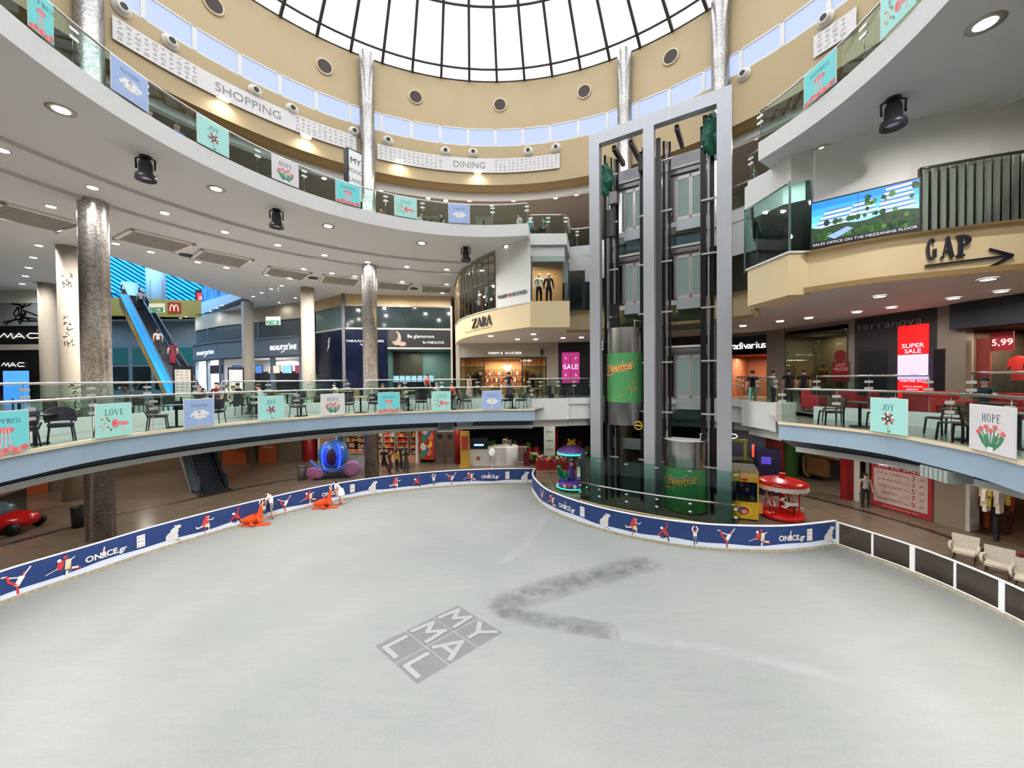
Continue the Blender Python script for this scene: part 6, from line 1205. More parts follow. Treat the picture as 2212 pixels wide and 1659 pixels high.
W = wall_at(1172, 31, 1198, 30.8); gp_(1174, 29, 1198, 28.9, M('banner_menu', (196, 206, 200), .5), 0.1, 3.0, 'menu_banner', 'tall white roll up menu banner before the red column', 'banner', ['MENU', 'coffee', 'snacks', 'drinks'], .22, tm=M('menu_ink', (70, 96, 80), .5))
# colourful ball pool strip, small table with orange chairs, white lamp
def simple_chair(name, label, loc, rz, c, h=.45, grp=None):
    t = thing(name, label, 'chair', loc, rz, grp); b = MB(); b.box(-.2, .2, -.2, .2, h-.03, h, c); b.build('seat', t); b = MB(); b.box(-.2, .2, .17, .2, h, h+.42, c); b.build('backrest', t)
    for x in (-.17, .17):
        for y in (-.17, .17): b = MB(); b.tube([(x, y, 0), (x*.9, y*.9, h-.02)], .015, steelD, 6); b.build('leg', t)
    return t
limM = M('lime_plastic', (130, 170, 60), .5); redC = M('red_plastic', (176, 40, 44), .5); orC = M('orange_plastic', (200, 90, 40), .5)
rn = random.Random(8); cprot = [reg(simple_chair('cafe_chair', 'x', (0, 0, -60), 0, c)) for c in (limM, redC)]
for i in range(26):
    px = rn.uniform(1012, 1265); Y = rn.uniform(30.5, 35); p = atY(px, 900, Y); k = i % 2
    dup(cprot[k], (p.x, p.y, 0), rn.uniform(0, 6), ['lime green', 'red'][k]+' chair in the dim ground floor cafe', 'dim cafe chairs '+['lime', 'red'][k])
for c in cprot: [bpy.data.objects.remove(x) for x in KIDS[c.name]]; bpy.data.objects.remove(c)
def rtable(name, label, loc, r, top, h=.74, leg=black, group=None, square=False, rz=0):
    t = thing(name, label, 'table', loc, rz, group); b = MB()
    if square: b.box(-r, r, -r, r, h-.03, h, top)
    else: b.cyl((0, 0), r, h-.03, h, top, 24)
    b.build('tabletop', t); b = MB(); b.cyl((0, 0), .04, .03, h-.03, leg, 10); b.build('pedestal', t); b = MB(); b.cyl((0, 0), .24, 0, .03, leg, 20); b.build('base', t); return t
p = hz(1147, 1000, 0); rtable('cafe_table', 'small pale table with orange chairs outside the dim cafe', tuple(p), .5, M('pale_table_top', (190, 180, 160), .5), square=True); simple_chair('cafe_chair', 'lime chair at the small pale table', (p.x-.1, p.y-.6, 0), 3.1, limM); simple_chair('cafe_chair', 'orange chair beside the small pale table', (p.x+.85, p.y, 0), -1.5, orC)
b = MB(); p = hz(1141, 1006, 0); b.box(p.x-.35, p.x+.1, p.y-.2, p.y+.2, 0, 1.0, M('red_bin', (110, 24, 30), .5)); tag(b.build('waste_bin'), 'dark red waste bin beside the small pale cafe table', 'bin')
t = thing('lamp_post_light', 'small white globe lamp standing behind the far rink board', 'lamp', tuple(hz(1063, 1018, 0))); b = MB(); b.sph((0, 0, 1.35), (.22, .22, .28), M('globe_white', (232, 236, 236), .4, emit=.25), 12); b.build('globe', t); b = MB(); b.cyl((0, 0), .03, 0, 1.1, white, 8); b.build('stem', t)
p = hz(1200, 1012, 0); t = thing('ball_trough', 'red trough full of coloured balls beside the purple carousel', 'toy trough', (p.x, p.y, 0)); b = MB(); b.box(-1.4, 1.4, -.4, .4, 0, .5, redC); b.build('trough', t)
b = MB(); rn = random.Random(9)
for i in range(70): b.sph((rn.uniform(-1.3, 1.3), rn.uniform(-.35, .35), .55+rn.uniform(0, .35)), .11, rn.choice([M('ball%d' % k, c, .4) for k, c in enumerate([(200, 50, 60), (220, 190, 70), (230, 220, 210), (60, 130, 90), (190, 110, 140)])]), 6)
o = b.build('balls', t); o['kind'] = 'stuff'
t = thing('safety_gate', 'white barred gate in front of the man in yellow shirt', 'gate', tuple(hz(1115, 1002, 0))); b = MB(); [b.bar((-.8+.13*i, 0, .1), (-.8+.13*i, 0, 1.3), .03, .03, white) for i in range(13)]; b.bar((-.85, 0, 1.3), (.85, 0, 1.3), .05, .05, white); b.bar((-.85, 0, .1), (.85, 0, .1), .05, .05, white); b.build('bars', t)
# carriage ride
p = hz(712, 1036, 0); carB = M('carriage_blue', (70, 116, 186), .35, noise=.1); t = thing('carriage_ride', 'blue pumpkin shaped carriage ride with glowing blue arches and pink spiral wheels', 'ride', (p.x, p.y+.6, 0), .25)
b = MB(); b.sph((0, 0, 1.55), (.95, .75, .95), carB, 20); b.build('body', t); b = MB(); b.sph((0, -.42, 1.5), (.45, .4, .62), M('carriage_inside', (60, 30, 60), .7), 16); b.build('doorway', t)
b = MB(); b.box(-1.1, 1.1, -.5, .5, .0, .25, black); b.build('base', t); b = MB(); b.tube([(-1.4, -.1, 1.2), (-.9, -.2, .7), (0, -.3, .45), (.9, -.2, .7), (1.3, -.1, 1.1)], .13, carB, 8); b.build('chassis', t)
for s_ in (-1, 1): b = MB(); b.tube([(s_*.3*cos(a)+s_*.25, -.74, 1.55+.9*sin(a)) for a in [-1.1+2.2*i/10 for i in range(11)]], .035, E_('neon_blue', (20, 50, 255), 6), 6); b.build('neon_arch', t)
b = MB(); b.lathe([(.0, 2.62), (.08, 2.55), (.12, 2.45)], carB, 10); b.sph((0, 0, 2.52), .09, carB, 8); b.build('finial', t)
for x, r_ in ((-1.15, .38), (1.25, .52), (-.85, .34)):
    f_ = lambda a, c, d, x=x, r_=r_: (x+a, -.55-d, r_+c+.1); b = MB(f_); b.lathe([(0, -.05), (r_, -.05), (r_, .05), (0, .06)], M('wheel_mauve', (170, 120, 170), .4), 24); b.tube([(r_*.9*k/30*cos(k*.55), r_*.9*k/30*sin(k*.55), .07) for k in range(1, 31)], .025, M('wheel_pink', (206, 120, 130), .4), 5); b.build('wheel', t)
# purple carousel
p = hz(1238, 1060, 0); pur = M('carousel_purple', (96, 56, 160), .35, noise=.25, nscale=5); t = thing('purple_carousel', 'small purple children carousel with yellow star top and green dragon seat', 'ride', (p.x, p.y+.5, 0), -.1); neonG = E_('neon_green', (30, 230, 160), 2.0)
b = MB(); b.lathe([(0, 0), (.85, 0), (.9, .12), (.85, .16)], black, 28); b.build('base', t); b = MB(); b.lathe([(.86, .1), (.92, .13), (.86, .17)], neonG, 28); b.build('light_rim', t)
b = MB(); b.lathe([(.84, .16), (.84, .45), (.78, .5), (0, .52)], pur, 28); b.build('platform', t)
b = MB(); rn = random.Random(3); [b.sph((.84*cos(a), .84*sin(a), .3), (.12, .12, .12), [orl, redC, M('ball2'), M('blob_blue', (60, 90, 200), .4)][i % 4], 8) for i, a in enumerate([2*PI*k/18 for k in range(18)])]; b.build('bumpy_ornament', t)
b = MB(); b.lathe([(.2, .5), (.16, 1.1), (.2, 2.0), (.14, 2.15)], pur, 14); b.build('centre_column', t); b = MB(); [b.sph((.0, -.2, z), (.11, .05, .11), orl, 10) for z in (1.45, 1.75)]; b.build('column_faces', t)
b = MB(); b.lathe([(.82, 2.1), (.84, 2.2), (.7, 2.35), (.4, 2.5), (.12, 2.55), (0, 2.56)], M('dome_lilac', (150, 110, 200), .35, noise=.3, nscale=6), 28); b.build('canopy', t); b = MB(); b.lathe([(.83, 2.06), (.87, 2.1), (.83, 2.15)], neonG, 28); b.build('light_rim', t)
ye = M('star_yellow', (246, 206, 50), .4); b = MB(); b.sph((0, 0, 2.68), (.14, .14, .14), ye, 12); [b.sph((.2*cos(a), .0, 2.68+.2*sin(a)+.03), (.09, .09, .09), ye, 10) for a in (.7, 2.4, -.5, 3.6)]; b.build('star_ornament', t)
drg = M('dragon_green', (26, 150, 104), .25, .3)
b = MB(); b.sph((-.5, -.3, .85), (.28, .18, .2), drg, 12); b.tube([(-.6, -.35, .9), (-.72, -.4, 1.1), (-.7, -.42, 1.28)], [.16, .12, .12], drg, 8); b.sph((-.74, -.45, 1.34), (.17, .12, .12), drg, 10); b.tube([(-.3, -.25, .8), (-.12, -.2, .72), (0, -.25, .85)], [.1, .06, .03], drg, 6); [b.tube([(-.5+dx, -.3+dy, .8), (-.5+dx*1.5, -.3+dy*1.5, .55)], .06, drg, 6) for dx in (-.15, .15) for dy in (-.1, .1)]; b.build('dragon_seat', t)
b = MB(); b.box(.3, .7, -.55, -.15, .65, .85, PC['wh']); b.box(.3, .7, -.2, -.12, .85, 1.3, PC['wh']); b.box(.3, .7, -.56, -.5, .7, .78, M('blob_blue')); b.build('white_seat', t); b = MB(); b.sph((.55, .35, 1.2), (.2, .15, .3), M('zebra_grey', (90, 90, 96), .5), 10); b.sph((.6, .3, 1.55), (.13, .1, .2), M('zebra_grey'), 10); b.build('zebra_seat', t)
# claw machine
W = wall_at(1580, 20.0, 1636, 18.9); p = hz(1610, 1124, 0); dirw = Vector((.62, -.78, 0)).normalized(); t = thing('claw_machine', 'yellow claw machine full of soft toys and footballs behind the rink board', 'claw machine', (p.x, p.y+.35, 0), math.atan2(-.30, .95)); yw = M('cabinet_yellow', (226, 178, 40), .4, noise=.06)
b = MB(); b.box(-.62, .62, -.4, .5, .08, .85, yw); b.box(-.62, .62, .42, .5, .85, 1.75, yw); b.box(-.62, -.56, -.4, .5, .85, 1.75, yw); b.box(.56, .62, -.4, .5, .85, 1.75, yw); b.box(-.62, .62, -.4, .5, 1.75, 2.2, yw); b.build('cabinet', t, bevel=.01)
b = MB(); b.add([(-.64, -.42, 2.2), (.64, -.42, 2.2), (.64, .3, 2.4), (-.64, .3, 2.4), (-.64, .5, 2.4), (.64, .5, 2.4), (-.64, .5, 2.2), (.64, .5, 2.2)], [(0, 1, 2, 3), (3, 2, 5, 4), (1, 7, 5, 2), (0, 3, 4, 6)], M('dusty_top', (130, 118, 104), .7)); b.build('top', t)
f_ = frame((0, -.4, 0), (1, 0, 0), (0, 0, 1), (0, -1, 0)); b = MB(f_); b.text('TOY STORY', 0, 1.98, .2, PC['wh'], .02, .01); b.text('TOY STORY', .008, 1.972, .2, flagR, .015); ell(b, .05, 1.86, .15, .06, flagR, .01); b.build('header_lettering', t)
b = MB(f_); ell(b, 0, .45, .36, .28, M('print_gold', (246, 196, 70), .5), .01, 20); ell(b, 0, .45, .24, .19, redC, .012, 16); ell(b, -.1, .5, .1, .1, M('blob_blue'), .014); ell(b, .05, .42, .12, .1, PC['tan'], .016); b.build('print', t); b = MB(); b.box(-.56, .56, -.38, -.37, .85, 1.75, glassW); b.build('window_pane', t)
b = MB(); [b.box(x-.05, x+.05, -.3, -.2, 0, .08, black) for x in (-.5, .5)]; b.build('castors', t); b = MB(); b.box(.62, .8, -.3, 0, .35, .75, M('coin_box_orange', (220, 150, 60), .5)); b.build('coin_box', t)
rn = random.Random(12); tc_ = [M('toy%d' % i, c, .6) for i, c in enumerate([(70, 90, 190), (150, 130, 200), (60, 150, 140), (200, 60, 70), (230, 226, 220), (50, 50, 130), (230, 200, 60)])]
tp = Vector(t.location); rz_ = t.rotation_euler.z; k = 0
for r_ in range(4):
    for c_ in range(5):
        b = MB(); m = rn.choice(tc_); x, y = -.44+.22*c_+rn.uniform(-.02, .02), rn.uniform(-.25, -.12); b.sph((0, 0, 0), (.11, .11, .12), m, 10); b.sph((.0, 0, .12), (.07, .07, .07), m, 8)
        if r_ == 0: [b.sph((.09*cos(q_), -.08, .07*sin(q_)), (.03, .03, .03), black, 6) for q_ in (0, 1.5, 3, 4.5)]
        else: [b.sph((sx*.05, -.03, .19), (.03, .03, .03), m, 6) for sx in (-1, 1)]
        q = MB(); o = b.build('soft_toy' if r_ else 'toy_football'); v = Matrix.Rotation(rz_, 3, 'Z') @ Vector((x, y, 0)); o.location = (tp.x+v.x, tp.y+v.y, .97+.19*r_)
        tag(o, 'small toy football at the bottom of the claw machine pile' if r_ == 0 else 'soft plush toy in the pile inside the yellow claw machine', 'toy', 'footballs in the claw machine' if r_ == 0 else 'plush toys in the claw machine')
# dark arcade machines, red and green walls, bench, price board
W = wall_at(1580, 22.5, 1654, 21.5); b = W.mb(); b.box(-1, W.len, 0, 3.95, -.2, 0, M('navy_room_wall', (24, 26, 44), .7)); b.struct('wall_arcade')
p = hz(1610, 1078, 0); t = thing('grabber_machine', 'lime framed prize machine with red light tubes behind the claw machine', 'arcade machine', (p.x, p.y+.9, 0), -.3); b = MB(); b.box(-.75, .75, -.5, .5, 0, 2.0, M('dark_green_cabinet', (30, 44, 30), .5)); b.build('base', t)
b = MB(); [b.box(x-.06, x+.06, -.55, -.45, 2.0, 3.05, M('lime_frame', (110, 120, 40), .5)) for x in (-.7, .35)]; b.box(-.75, .45, -.55, -.45, 2.95, 3.1, M('lime_frame')); b.build('frame', t); b = MB(); [b.tube([(x, -.5, 2.2), (x, -.5, 2.85)], .05, E_('neon_red', (255, 40, 24), 3), 8) for x in (-.4, .72)]; b.build('light_tube', t)
b = MB(); b.tube([(-.3+.3*cos(a), -.4, 3.25+.12*sin(a)) for a in [2*PI*i/20 for i in range(20)]], .02, whL, 4, closed=True); b.build('light_ring', t)
p = hz(1652, 1060, 0); t = thing('arcade_machine', 'dark blue arcade cabinet standing against the red wall', 'arcade machine', (p.x-.2, p.y-.5, 0), -.4); b = MB(); b.box(-.55, .55, -.4, .5, 0, 2.5, M('arcade_navy', (22, 24, 52), .3)); b.build('cabinet', t); b = MB(); b.box(-.35, .1, -.42, -.4, 1.7, 2.1, E_('arcade_violet', (60, 50, 150), .7)); b.build('screen', t)
WR = wall_at(1650, 22.6, 1692, 21.8); b = WR.mb(); b.box(0, WR.len, 0, 3.95, -.2, .0, M('oxblood_wall', (120, 30, 32), .6)); b.struct('wall_red_panel')
WGn = Wall(atY(1688, 900, 21.9), atY(1735, 900, 26.5)); b = WGn.mb(); b.box(0, WGn.len, 0, 3.95, -.1, 0, M('leaf_green_wall', (62, 104, 44), .6)); b.struct('wall_green')
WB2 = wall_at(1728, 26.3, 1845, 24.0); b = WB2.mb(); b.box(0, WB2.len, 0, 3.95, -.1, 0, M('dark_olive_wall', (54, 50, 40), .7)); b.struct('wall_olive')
W = wall_at(1732, 24.5, 1825, 22.2); T_ = thing('reception_counter', 'long wooden counter with rounded frame in the dim green room', 'counter', W.f(W.len/2, 0, 0)); b = W.mb(); wd = M('warm_wood', (128, 90, 54), .5, noise=.1); b.box(.3, W.len-1.0, .35, 1.45, -.4, 0, wd); wpart(b, 'front', T_); b = W.mb(); b.tube([(W.len, 1.6, -.1), (.4, 1.6, -.1), (.1, 1.35, -.1), (.05, .8, -.1), (.15, .3, -.1), (.4, .15, -.1)], .12, wd, 8); wpart(b, 'rounded_frame', T_); b = W.mb(); b.sph((W.len*.62, 1.8, -.2), (.3, .12, .1), M('dim_yellow', (170, 150, 50), .5), 8); wpart(b, 'flower_bowl', T_)
b = MB(); p = atY(1832, 900, 20.1); b.box(p.x-.22, p.x+.22, p.y-.2, p.y+.2, 0, 3.95, M('pillar_red', (150, 26, 34), .5)); b.struct('wall_red_pillar')
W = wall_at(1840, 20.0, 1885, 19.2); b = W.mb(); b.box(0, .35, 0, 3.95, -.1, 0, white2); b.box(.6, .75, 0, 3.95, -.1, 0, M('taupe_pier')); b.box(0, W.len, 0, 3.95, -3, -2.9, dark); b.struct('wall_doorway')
T_, W = gp_(1885, 19.2, 2018, 16.9, M('board_red', (178, 46, 50), .6), .04, 2.35, 'price_board', 'red bordered SUPER SALE price board listing tops, shorts, jeans and dresses', 'sign')
b = W.mb(); L = W.len; b.box(.12, L-.15, .28, 1.93, .06, .07, M('board_pale', (206, 186, 180), .6)); rc_ = M('board_print_red', (170, 50, 54), .6); b.text('SUPER SALE', L*.48, 2.0, .32, PC['wh'], .075, sx=1.05)
for i, (a_, n_) in enumerate([('TOP & T-SHIRT', '3'), ('GYM SHORTS', '3'), ('SHORT JEANS', '5'), ('DRESSES', '7'), ('DENIM PANTS', '9')]):
    y = 1.68-.31*i; b.text(a_, L*.33, y, .165, rc_, .075, sx=1.0); b.text('from', L*.62, y, .12, rc_, .075); b.text(n_, L*.72, y-.03, .32, rc_, .075); b.text(',99', L*.84, y, .16, rc_, .075)
b.text('selected spring summer items', L*.5, .12, .12, PC['pinkl'], .075); wpart(b, 'lettering', T_)
W = wall_at(2018, 16.9, 2090, 15.9); b = W.mb(); b.box(-.0, W.len, 0, 3.95, -.8, 0, M('grey_beige_pier', (150, 136, 118), .7, noise=.04)); b.box(W.len, W.len+.12, 0, 3.95, -.6, .05, white2); b.struct('wall_wide_pier')
W = wall_at(2090, 15.9, 2400, 13.0); room(W, .1, W.len, 0, 3.6, 4, M('brown_shop_wall'), E=14, col=(1, .75, .5)); b = W.mb(); b.box(0, W.len, 3.6, 3.95, -.1, .1, dark); b.struct('wall_shop_header')
# litter bins
def bin_(px, py, label, c=steelD): p = hz(px, py, 0); t = thing('litter_bin', label, 'bin', tuple(p)); b = MB(); b.lathe([(0, 0), (.27, 0), (.30, .85), (.26, .9), (.2, .9), (.2, .8), (0, .8)], c, 20); b.build('body', t); b = MB(); b.lathe([(.31, .84), (.33, .87), (.31, .9)], black, 20); b.build('rim', t)
bin_(174, 1137, 'dark steel litter bin against the beige column on the ground floor', M('bin_dark', (52, 50, 50), .4, .5)); bin_(653, 1036, 'light grey litter bin beside the red column', M('bin_grey', (120, 122, 122), .4, .4))
# white armchairs beside the barrier
wch = M('white_wicker', (214, 206, 190), .6, noise=.1, nscale=14)
def armchair(px, py, rz, label, loc=None):
    p = loc or hz(px, py, 0); t = thing('armchair', label, 'armchair', tuple(p), rz); 
    b = MB(); b.box(-.30, .30, -.30, .28, .30, .40, wch); b.build('seat', t, bevel=.02)
    b = MB(); n = 8; A = [(x, .26+.05*(1-(x/.34)**2), .36) for x in [-.34+.68*i/n for i in range(n+1)]]; B = [(x*1.12, .40+.05*(1-(x/.34)**2), .84+.02*abs(x)/.34) for x, _, _ in A]; A2 = [(x, y+.05, z) for x, y, z in A]; B2 = [(x, y+.05, z) for x, y, z in B]; b.strip(A, B, wch); b.strip(A2, B2, wch); b.strip(B, B2, wch); b.strip([A[0], B[0]], [A2[0], B2[0]], wch); b.strip([A[-1], B[-1]], [A2[-1], B2[-1]], wch); b.build('backrest', t)
    for s_ in (-1, 1): b = MB(); b.tube([(s_*.33, .30, .58), (s_*.38, 0, .60), (s_*.38, -.28, .58), (s_*.36, -.34, .48), (s_*.34, -.3, .36)], [.04, .05, .05, .045, .04], wch, 8); b.build('armrest', t)
    for x in (-.27, .27):
        for y in (-.26, .26): b = MB(); b.tube([(x, y, .3), (x*1.05, y*1.05, 0)], .022, M('brown_leg', (92, 66, 48), .5), 6); b.build('leg', t)
    t.scale = (.86, .86, .95)
    return t
armchair(2083, 1212, -.95, 'white woven armchair facing the rink, farthest from the picture edge'); armchair(2155, 1242, -1.0, 'white woven armchair in the middle of the three beside the barrier'); armchair(2222, 1275, -1.0, 'white woven armchair cut off by the picture edge with the sitting woman')
# ================= escalators =================
escB = E_('blue_lit_strip', (24, 150, 236), .55); stepG = M('escalator_step', (52, 60, 72), .5, .3)
def escalator(Bt, Tp, W_, label, lit, nst, cl=None):
    Bt, Tp = Vector(Bt), Vector(Tp); d = Tp-Bt; h = Vector((d.x, d.y, 0)); L = h.length; u = h.normalized(); n = u.cross(Vector((0, 0, 1))); T_ = thing('escalator', label, 'escalator', tuple(Bt)); sl = d.z/L
    f = lambda a, b, c: tuple(Bt+u*a+n*b+Vector((0, 0, c)))
    b = MB(f); b.add([(0, -W_/2-.35, -.3), (0, W_/2+.35, -.3), (L, W_/2+.35, d.z-.9), (L, -W_/2-.35, d.z-.9)], [(0, 1, 2, 3)], cl or stepG)
    for s_ in (-1, 1): y = s_*(W_/2+.35); b.add([(0, y, -.3), (L, y, d.z-.9), (L, y, d.z+.1), (0, y, .1)], [(0, 1, 2, 3)], cl or greyM)
    wpart(b, 'truss', T_)
    b = MB(f)
    for i in range(nst): a0, a1, z = L*i/nst, L*(i+1)/nst, d.z*(i+1)/nst; b.add([(a0, -W_/2, z-d.z/nst), (a0, W_/2, z-d.z/nst), (a0, W_/2, z), (a0, -W_/2, z), (a1, -W_/2, z), (a1, W_/2, z)], [(0, 1, 2, 3), (3, 2, 5, 4)], stepG)
    b.add([(-1.6, -W_/2-.3, .01), (0, -W_/2-.3, .01), (0, W_/2+.3, .01), (-1.6, W_/2+.3, .01)], [(0, 1, 2, 3)], steelD); wpart(b, 'steps', T_)
    for s_ in (-1, 1):
        y = s_*(W_/2+.08); b = MB(f); y2 = s_*(W_/2+.33); b.add([(0, y, .02), (0, y2, .12), (L, y2, d.z+.12), (L, y, d.z+.02), (0, y2, .28), (L, y2, d.z+.28)], [(0, 1, 2, 3), (1, 4, 5, 2)], escB if lit else M('balustrade_deck', (120, 140, 156), .4, .5)); b.add([(0, y, .0), (L, y, d.z), (L, y, d.z+.06), (0, y, .06)], [(0, 1, 2, 3)], white2); wpart(b, 'deck_strip', T_)
        b = MB(f); b.add([(-.7, y, .15), (0, y, .1), (L, y, d.z+.1), (L+.6, y, d.z+.1), (L+.6, y, d.z+.95), (L, y, d.z+.92), (0, y, .92), (-.7, y, .88)], [(0, 1, 2, 3, 4, 5, 6, 7)], glassR); wpart(b, 'glass_balustrade', T_)
        b = MB(f); b.tube([(-.7, y, .15), (-1.0, y, .3), (-1.1, y, .55), (-1.0, y, .8), (-.7, y, .92), (0, y, .95), (L, y, d.z+.97), (L+.7, y, d.z+.97), (L+1, y, d.z+.7), (L+.9, y, d.z+.3)], .045, black, 8); wpart(b, 'handrail', T_)
    return f, L, d.z
ef, eL, eZ = escalator((-20.2, 24.0, ZF), (-35.6, 36.2, ZU), 1.05, 'tall blue lit escalator climbing through the blue atrium to the food court', True, 46, M('gold_cladding', (150, 126, 72), .5, noise=.4, nscale=1.5))
escalator((-18.1, 22.9, 0.0), (-24.6, 28.4, ZR), 1.05, 'lower escalator rising from the ground floor behind the rink board', False, 27)
# ================= people =================
SKIN = [M('skin_light', (214, 166, 138), .55), M('skin_tan', (184, 132, 104), .55)]
HAIR = M('hair_dark', (34, 26, 22), .6); HAIRB = M('hair_brown', (84, 58, 40), .6)
CLO = {}
def cloth(n, c): return M('cloth_'+n, c, .8, noise=.06, nscale=9)
def seg_d(p, a, b):
    ab = b-a; t = max(0, min(1, (p-a).dot(ab)/max(1e-9, ab.length_squared))); return (p-(a+ab*t)).length
def person(label, loc, rz, h=1.7, pose='stand', shirt=(200, 200, 200), pants=(50, 54, 70), hair=HAIR, skin=0, shoes=(40, 38, 40), lean=0.0, arms=None, sleeve=.5, shorts=False, longhair=False, mask=False, fingers=False, headtilt=0.0, name='person', cat='person', dress=False, legs=None, group=None, turn=0, bald=False, scale_w=1.0):
    T_ = thing(name, label, cat, loc, rz, group)
    J = {}; E = []; SW = scale_w
    sit = pose == 'sit'; pz = .27 if sit else .53
    def rot(v):    # lean the upper body about the pelvis
        v = Vector(v)-Vector((0, 0, pz)); return Matrix.Rotation(lean, 3, 'X') @ v + Vector((0, 0, pz))
    def j(n, p, r, up=False): J[n] = (rot(p) if up else Vector(p), r)
    j('pelvis', (0, 0, pz), .078*SW); j('waist', (0, 0, pz+.09), .064*SW, 1); j('chest', (0, 0, pz+.20), .082*SW, 1); j('upper', (0, .005, pz+.255), .062, 1); j('neck', (0, 0, pz+.31), .032, 1)
    hb = rot((0, -.012, pz+.345)); tl = Matrix.Rotation(lean*.3+headtilt, 3, 'X'); J['jaw'] = (hb, .046); J['head'] = (hb+tl @ Vector((0, -.006, .055)), .056); J['crown'] = (hb+tl @ Vector((0, .004, .085)), .048)
    E += [('pelvis', 'waist', 's'), ('waist', 'chest', 's'), ('chest', 'upper', 's'), ('upper', 'neck', 'k'), ('neck', 'jaw', 'k'), ('jaw', 'head', 'k'), ('head', 'crown', 'k')]
    A = arms or ([(.14, .02, .10), (.13, -.10, .02)] if sit else [(.145, .01, .095), (.15, -.035, -.035)])
    for s_, S_ in ((-1, 'L'), (1, 'R')):
        a = A if isinstance(A, list) else A[S_]
        j('sh'+S_, (s_*.108*SW, 0, pz+.27), .042, 1); j('el'+S_, (s_*a[0][0], a[0][1], pz+a[0][2]), .030, 1); j('wr'+S_, (s_*a[1][0], a[1][1], pz+a[1][2]), .020, 1)
        dv = (J['wr'+S_][0]-J['el'+S_][0]).normalized(); J['ha'+S_] = (J['wr'+S_][0]+dv*.045, .020)
        E += [('upper', 'sh'+S_, 's'), ('sh'+S_, 'el'+S_, 's' if sleeve > 0 else 'k'), ('el'+S_, 'wr'+S_, 's' if sleeve > .8 else 'k'), ('wr'+S_, 'ha'+S_, 'k')]
        if fingers:
            sx_ = dv.cross(Vector((0, 0, 1))).normalized(); base = J['ha'+S_][0]
            for k in range(4):
                ln = (.042, .05, .047, .036)[k]; b0 = base+sx_*(k-1.5)*.0105; J['f%d%s' % (k, S_)] = (b0+dv*ln*.5, .0062); J['g%d%s' % (k, S_)] = (b0+dv*ln*.8+Vector((0, 0, -.018)), .0055); E += [('ha'+S_, 'f%d%s' % (k, S_), 'k'), ('f%d%s' % (k, S_), 'g%d%s' % (k, S_), 'k')]
            J['t0'+S_] = (J['wr'+S_][0]+dv*.012-sx_*s_*.022, .0075); J['t1'+S_] = (J['t0'+S_][0]+dv*.024-sx_*s_*.006, .0065); E += [('wr'+S_, 't0'+S_, 'k'), ('t0'+S_, 't1'+S_, 'k')]
        if sit: kn, an, to = (s_*.075, -.255, .295), (s_*.075, -.27, .045), (s_*.08, -.35, .022)
        else: kn, an, to = (s_*.062, -.012, .285), (s_*.065, .012, .045), (s_*.07, -.075, .022)
        if legs: kn, an, to = legs[S_]
        j('hip'+S_, (s_*.052, 0, pz-.03), .055); j('kn'+S_, kn, .040); j('an'+S_, an, .026); j('to'+S_, to, .022)
        E += [('pelvis', 'hip'+S_, 'p'), ('hip'+S_, 'kn'+S_, 'p'), ('kn'+S_, 'an'+S_, 'k' if shorts else 'p'), ('an'+S_, 'to'+S_, 'f')]
    names = list(J); me = bpy.data.meshes.new('b'); me.from_pydata([tuple(J[n][0]*h) for n in names], [(names.index(a), names.index(b)) for a, b, _ in E], [])
    o = bpy.data.objects.new('b', me); COL.objects.link(o); md = o.modifiers.new('s', 'SKIN'); md.use_smooth_shade = True; md.branch_smoothing = .3
    for i, n in enumerate(names): v = me.skin_vertices[0].data[i]; v.radius = (J[n][1]*h,)*2; v.use_root = n == 'pelvis'
    sb = o.modifiers.new('u', 'SUBSURF'); sb.levels = sb.render_levels = 1
    dg = bpy.context.evaluated_depsgraph_get(); m2 = bpy.data.meshes.new_from_object(o.evaluated_get(dg)); bpy.data.objects.remove(o); bpy.data.meshes.remove(me)
    mats = {'k': SKIN[skin], 's': cloth('%d_%d_%d' % shirt, shirt), 'p': cloth('%d_%d_%d' % pants, pants), 'f': cloth('%d_%d_%d' % shoes, shoes)}; keys = list(mats)
    m2.materials.clear(); [m2.materials.append(mats[k]) for k in keys]
    segs = [(J[a][0]*h, J[b][0]*h, t, (J[a][1]+J[b][1])*h/2, a, b) for a, b, t in E]
    for p in m2.polygons:
        c = p.center; best = min(segs, key=lambda s: seg_d(c, s[0], s[1])-s[3]*.9); t = best[2]
        if best[4].startswith('sh') and sleeve <= .8 and t == 's' and (c-best[1]).length < (best[1]-best[0]).length*(1-sleeve): t = 'k'
        if best[4] == 'upper' and best[5] == 'neck' and (c-best[0]).length < .03*h: t = 's'
        if best[4].startswith('hip') and shorts and (c-best[1]).length < (best[1]-best[0]).length*.15: t = 'k'
        if (best[4], best[5]) == ('pelvis', 'waist') and (c-best[0]).dot((best[1]-best[0]).normalized()) < .02*h: t = 'p'
        if dress and t == 'p' and best[4].startswith(('pelvis', 'hip')): t = 's'
        p.material_index = keys.index(t); p.use_smooth = True
    b = bpy.data.objects.new('body', m2); COL.objects.link(b); b.parent = T_
    hc = J['head'][0]*h; cr_ = J['crown'][0]*h; upv = (cr_-J['jaw'][0]*h).normalized(); fw = Vector((0, -1, 0)); fw = (fw-upv*fw.dot(upv)).normalized(); sd = fw.cross(upv)
    f = frame(hc, sd, upv, fw)   # x side, y up, z forward
    if not bald:
        q = MB(f); q.sph((0, .022*h, -.012*h), (.056*h, .054*h, .058*h), hair, 14)
        if longhair: q.tube([(0, .02*h, -.045*h), (0, -.04*h, -.062*h), (0, -.10*h, -.055*h), (0, -.15*h, -.045*h)], [.04*h, .05*h, .045*h, .02*h], hair, 10)
        q.build('hair', T_)
    q = MB(f); sk = mats['k']; q.sph((0, -.012*h, .058*h), (.006*h, .010*h, .009*h), sk, 6)
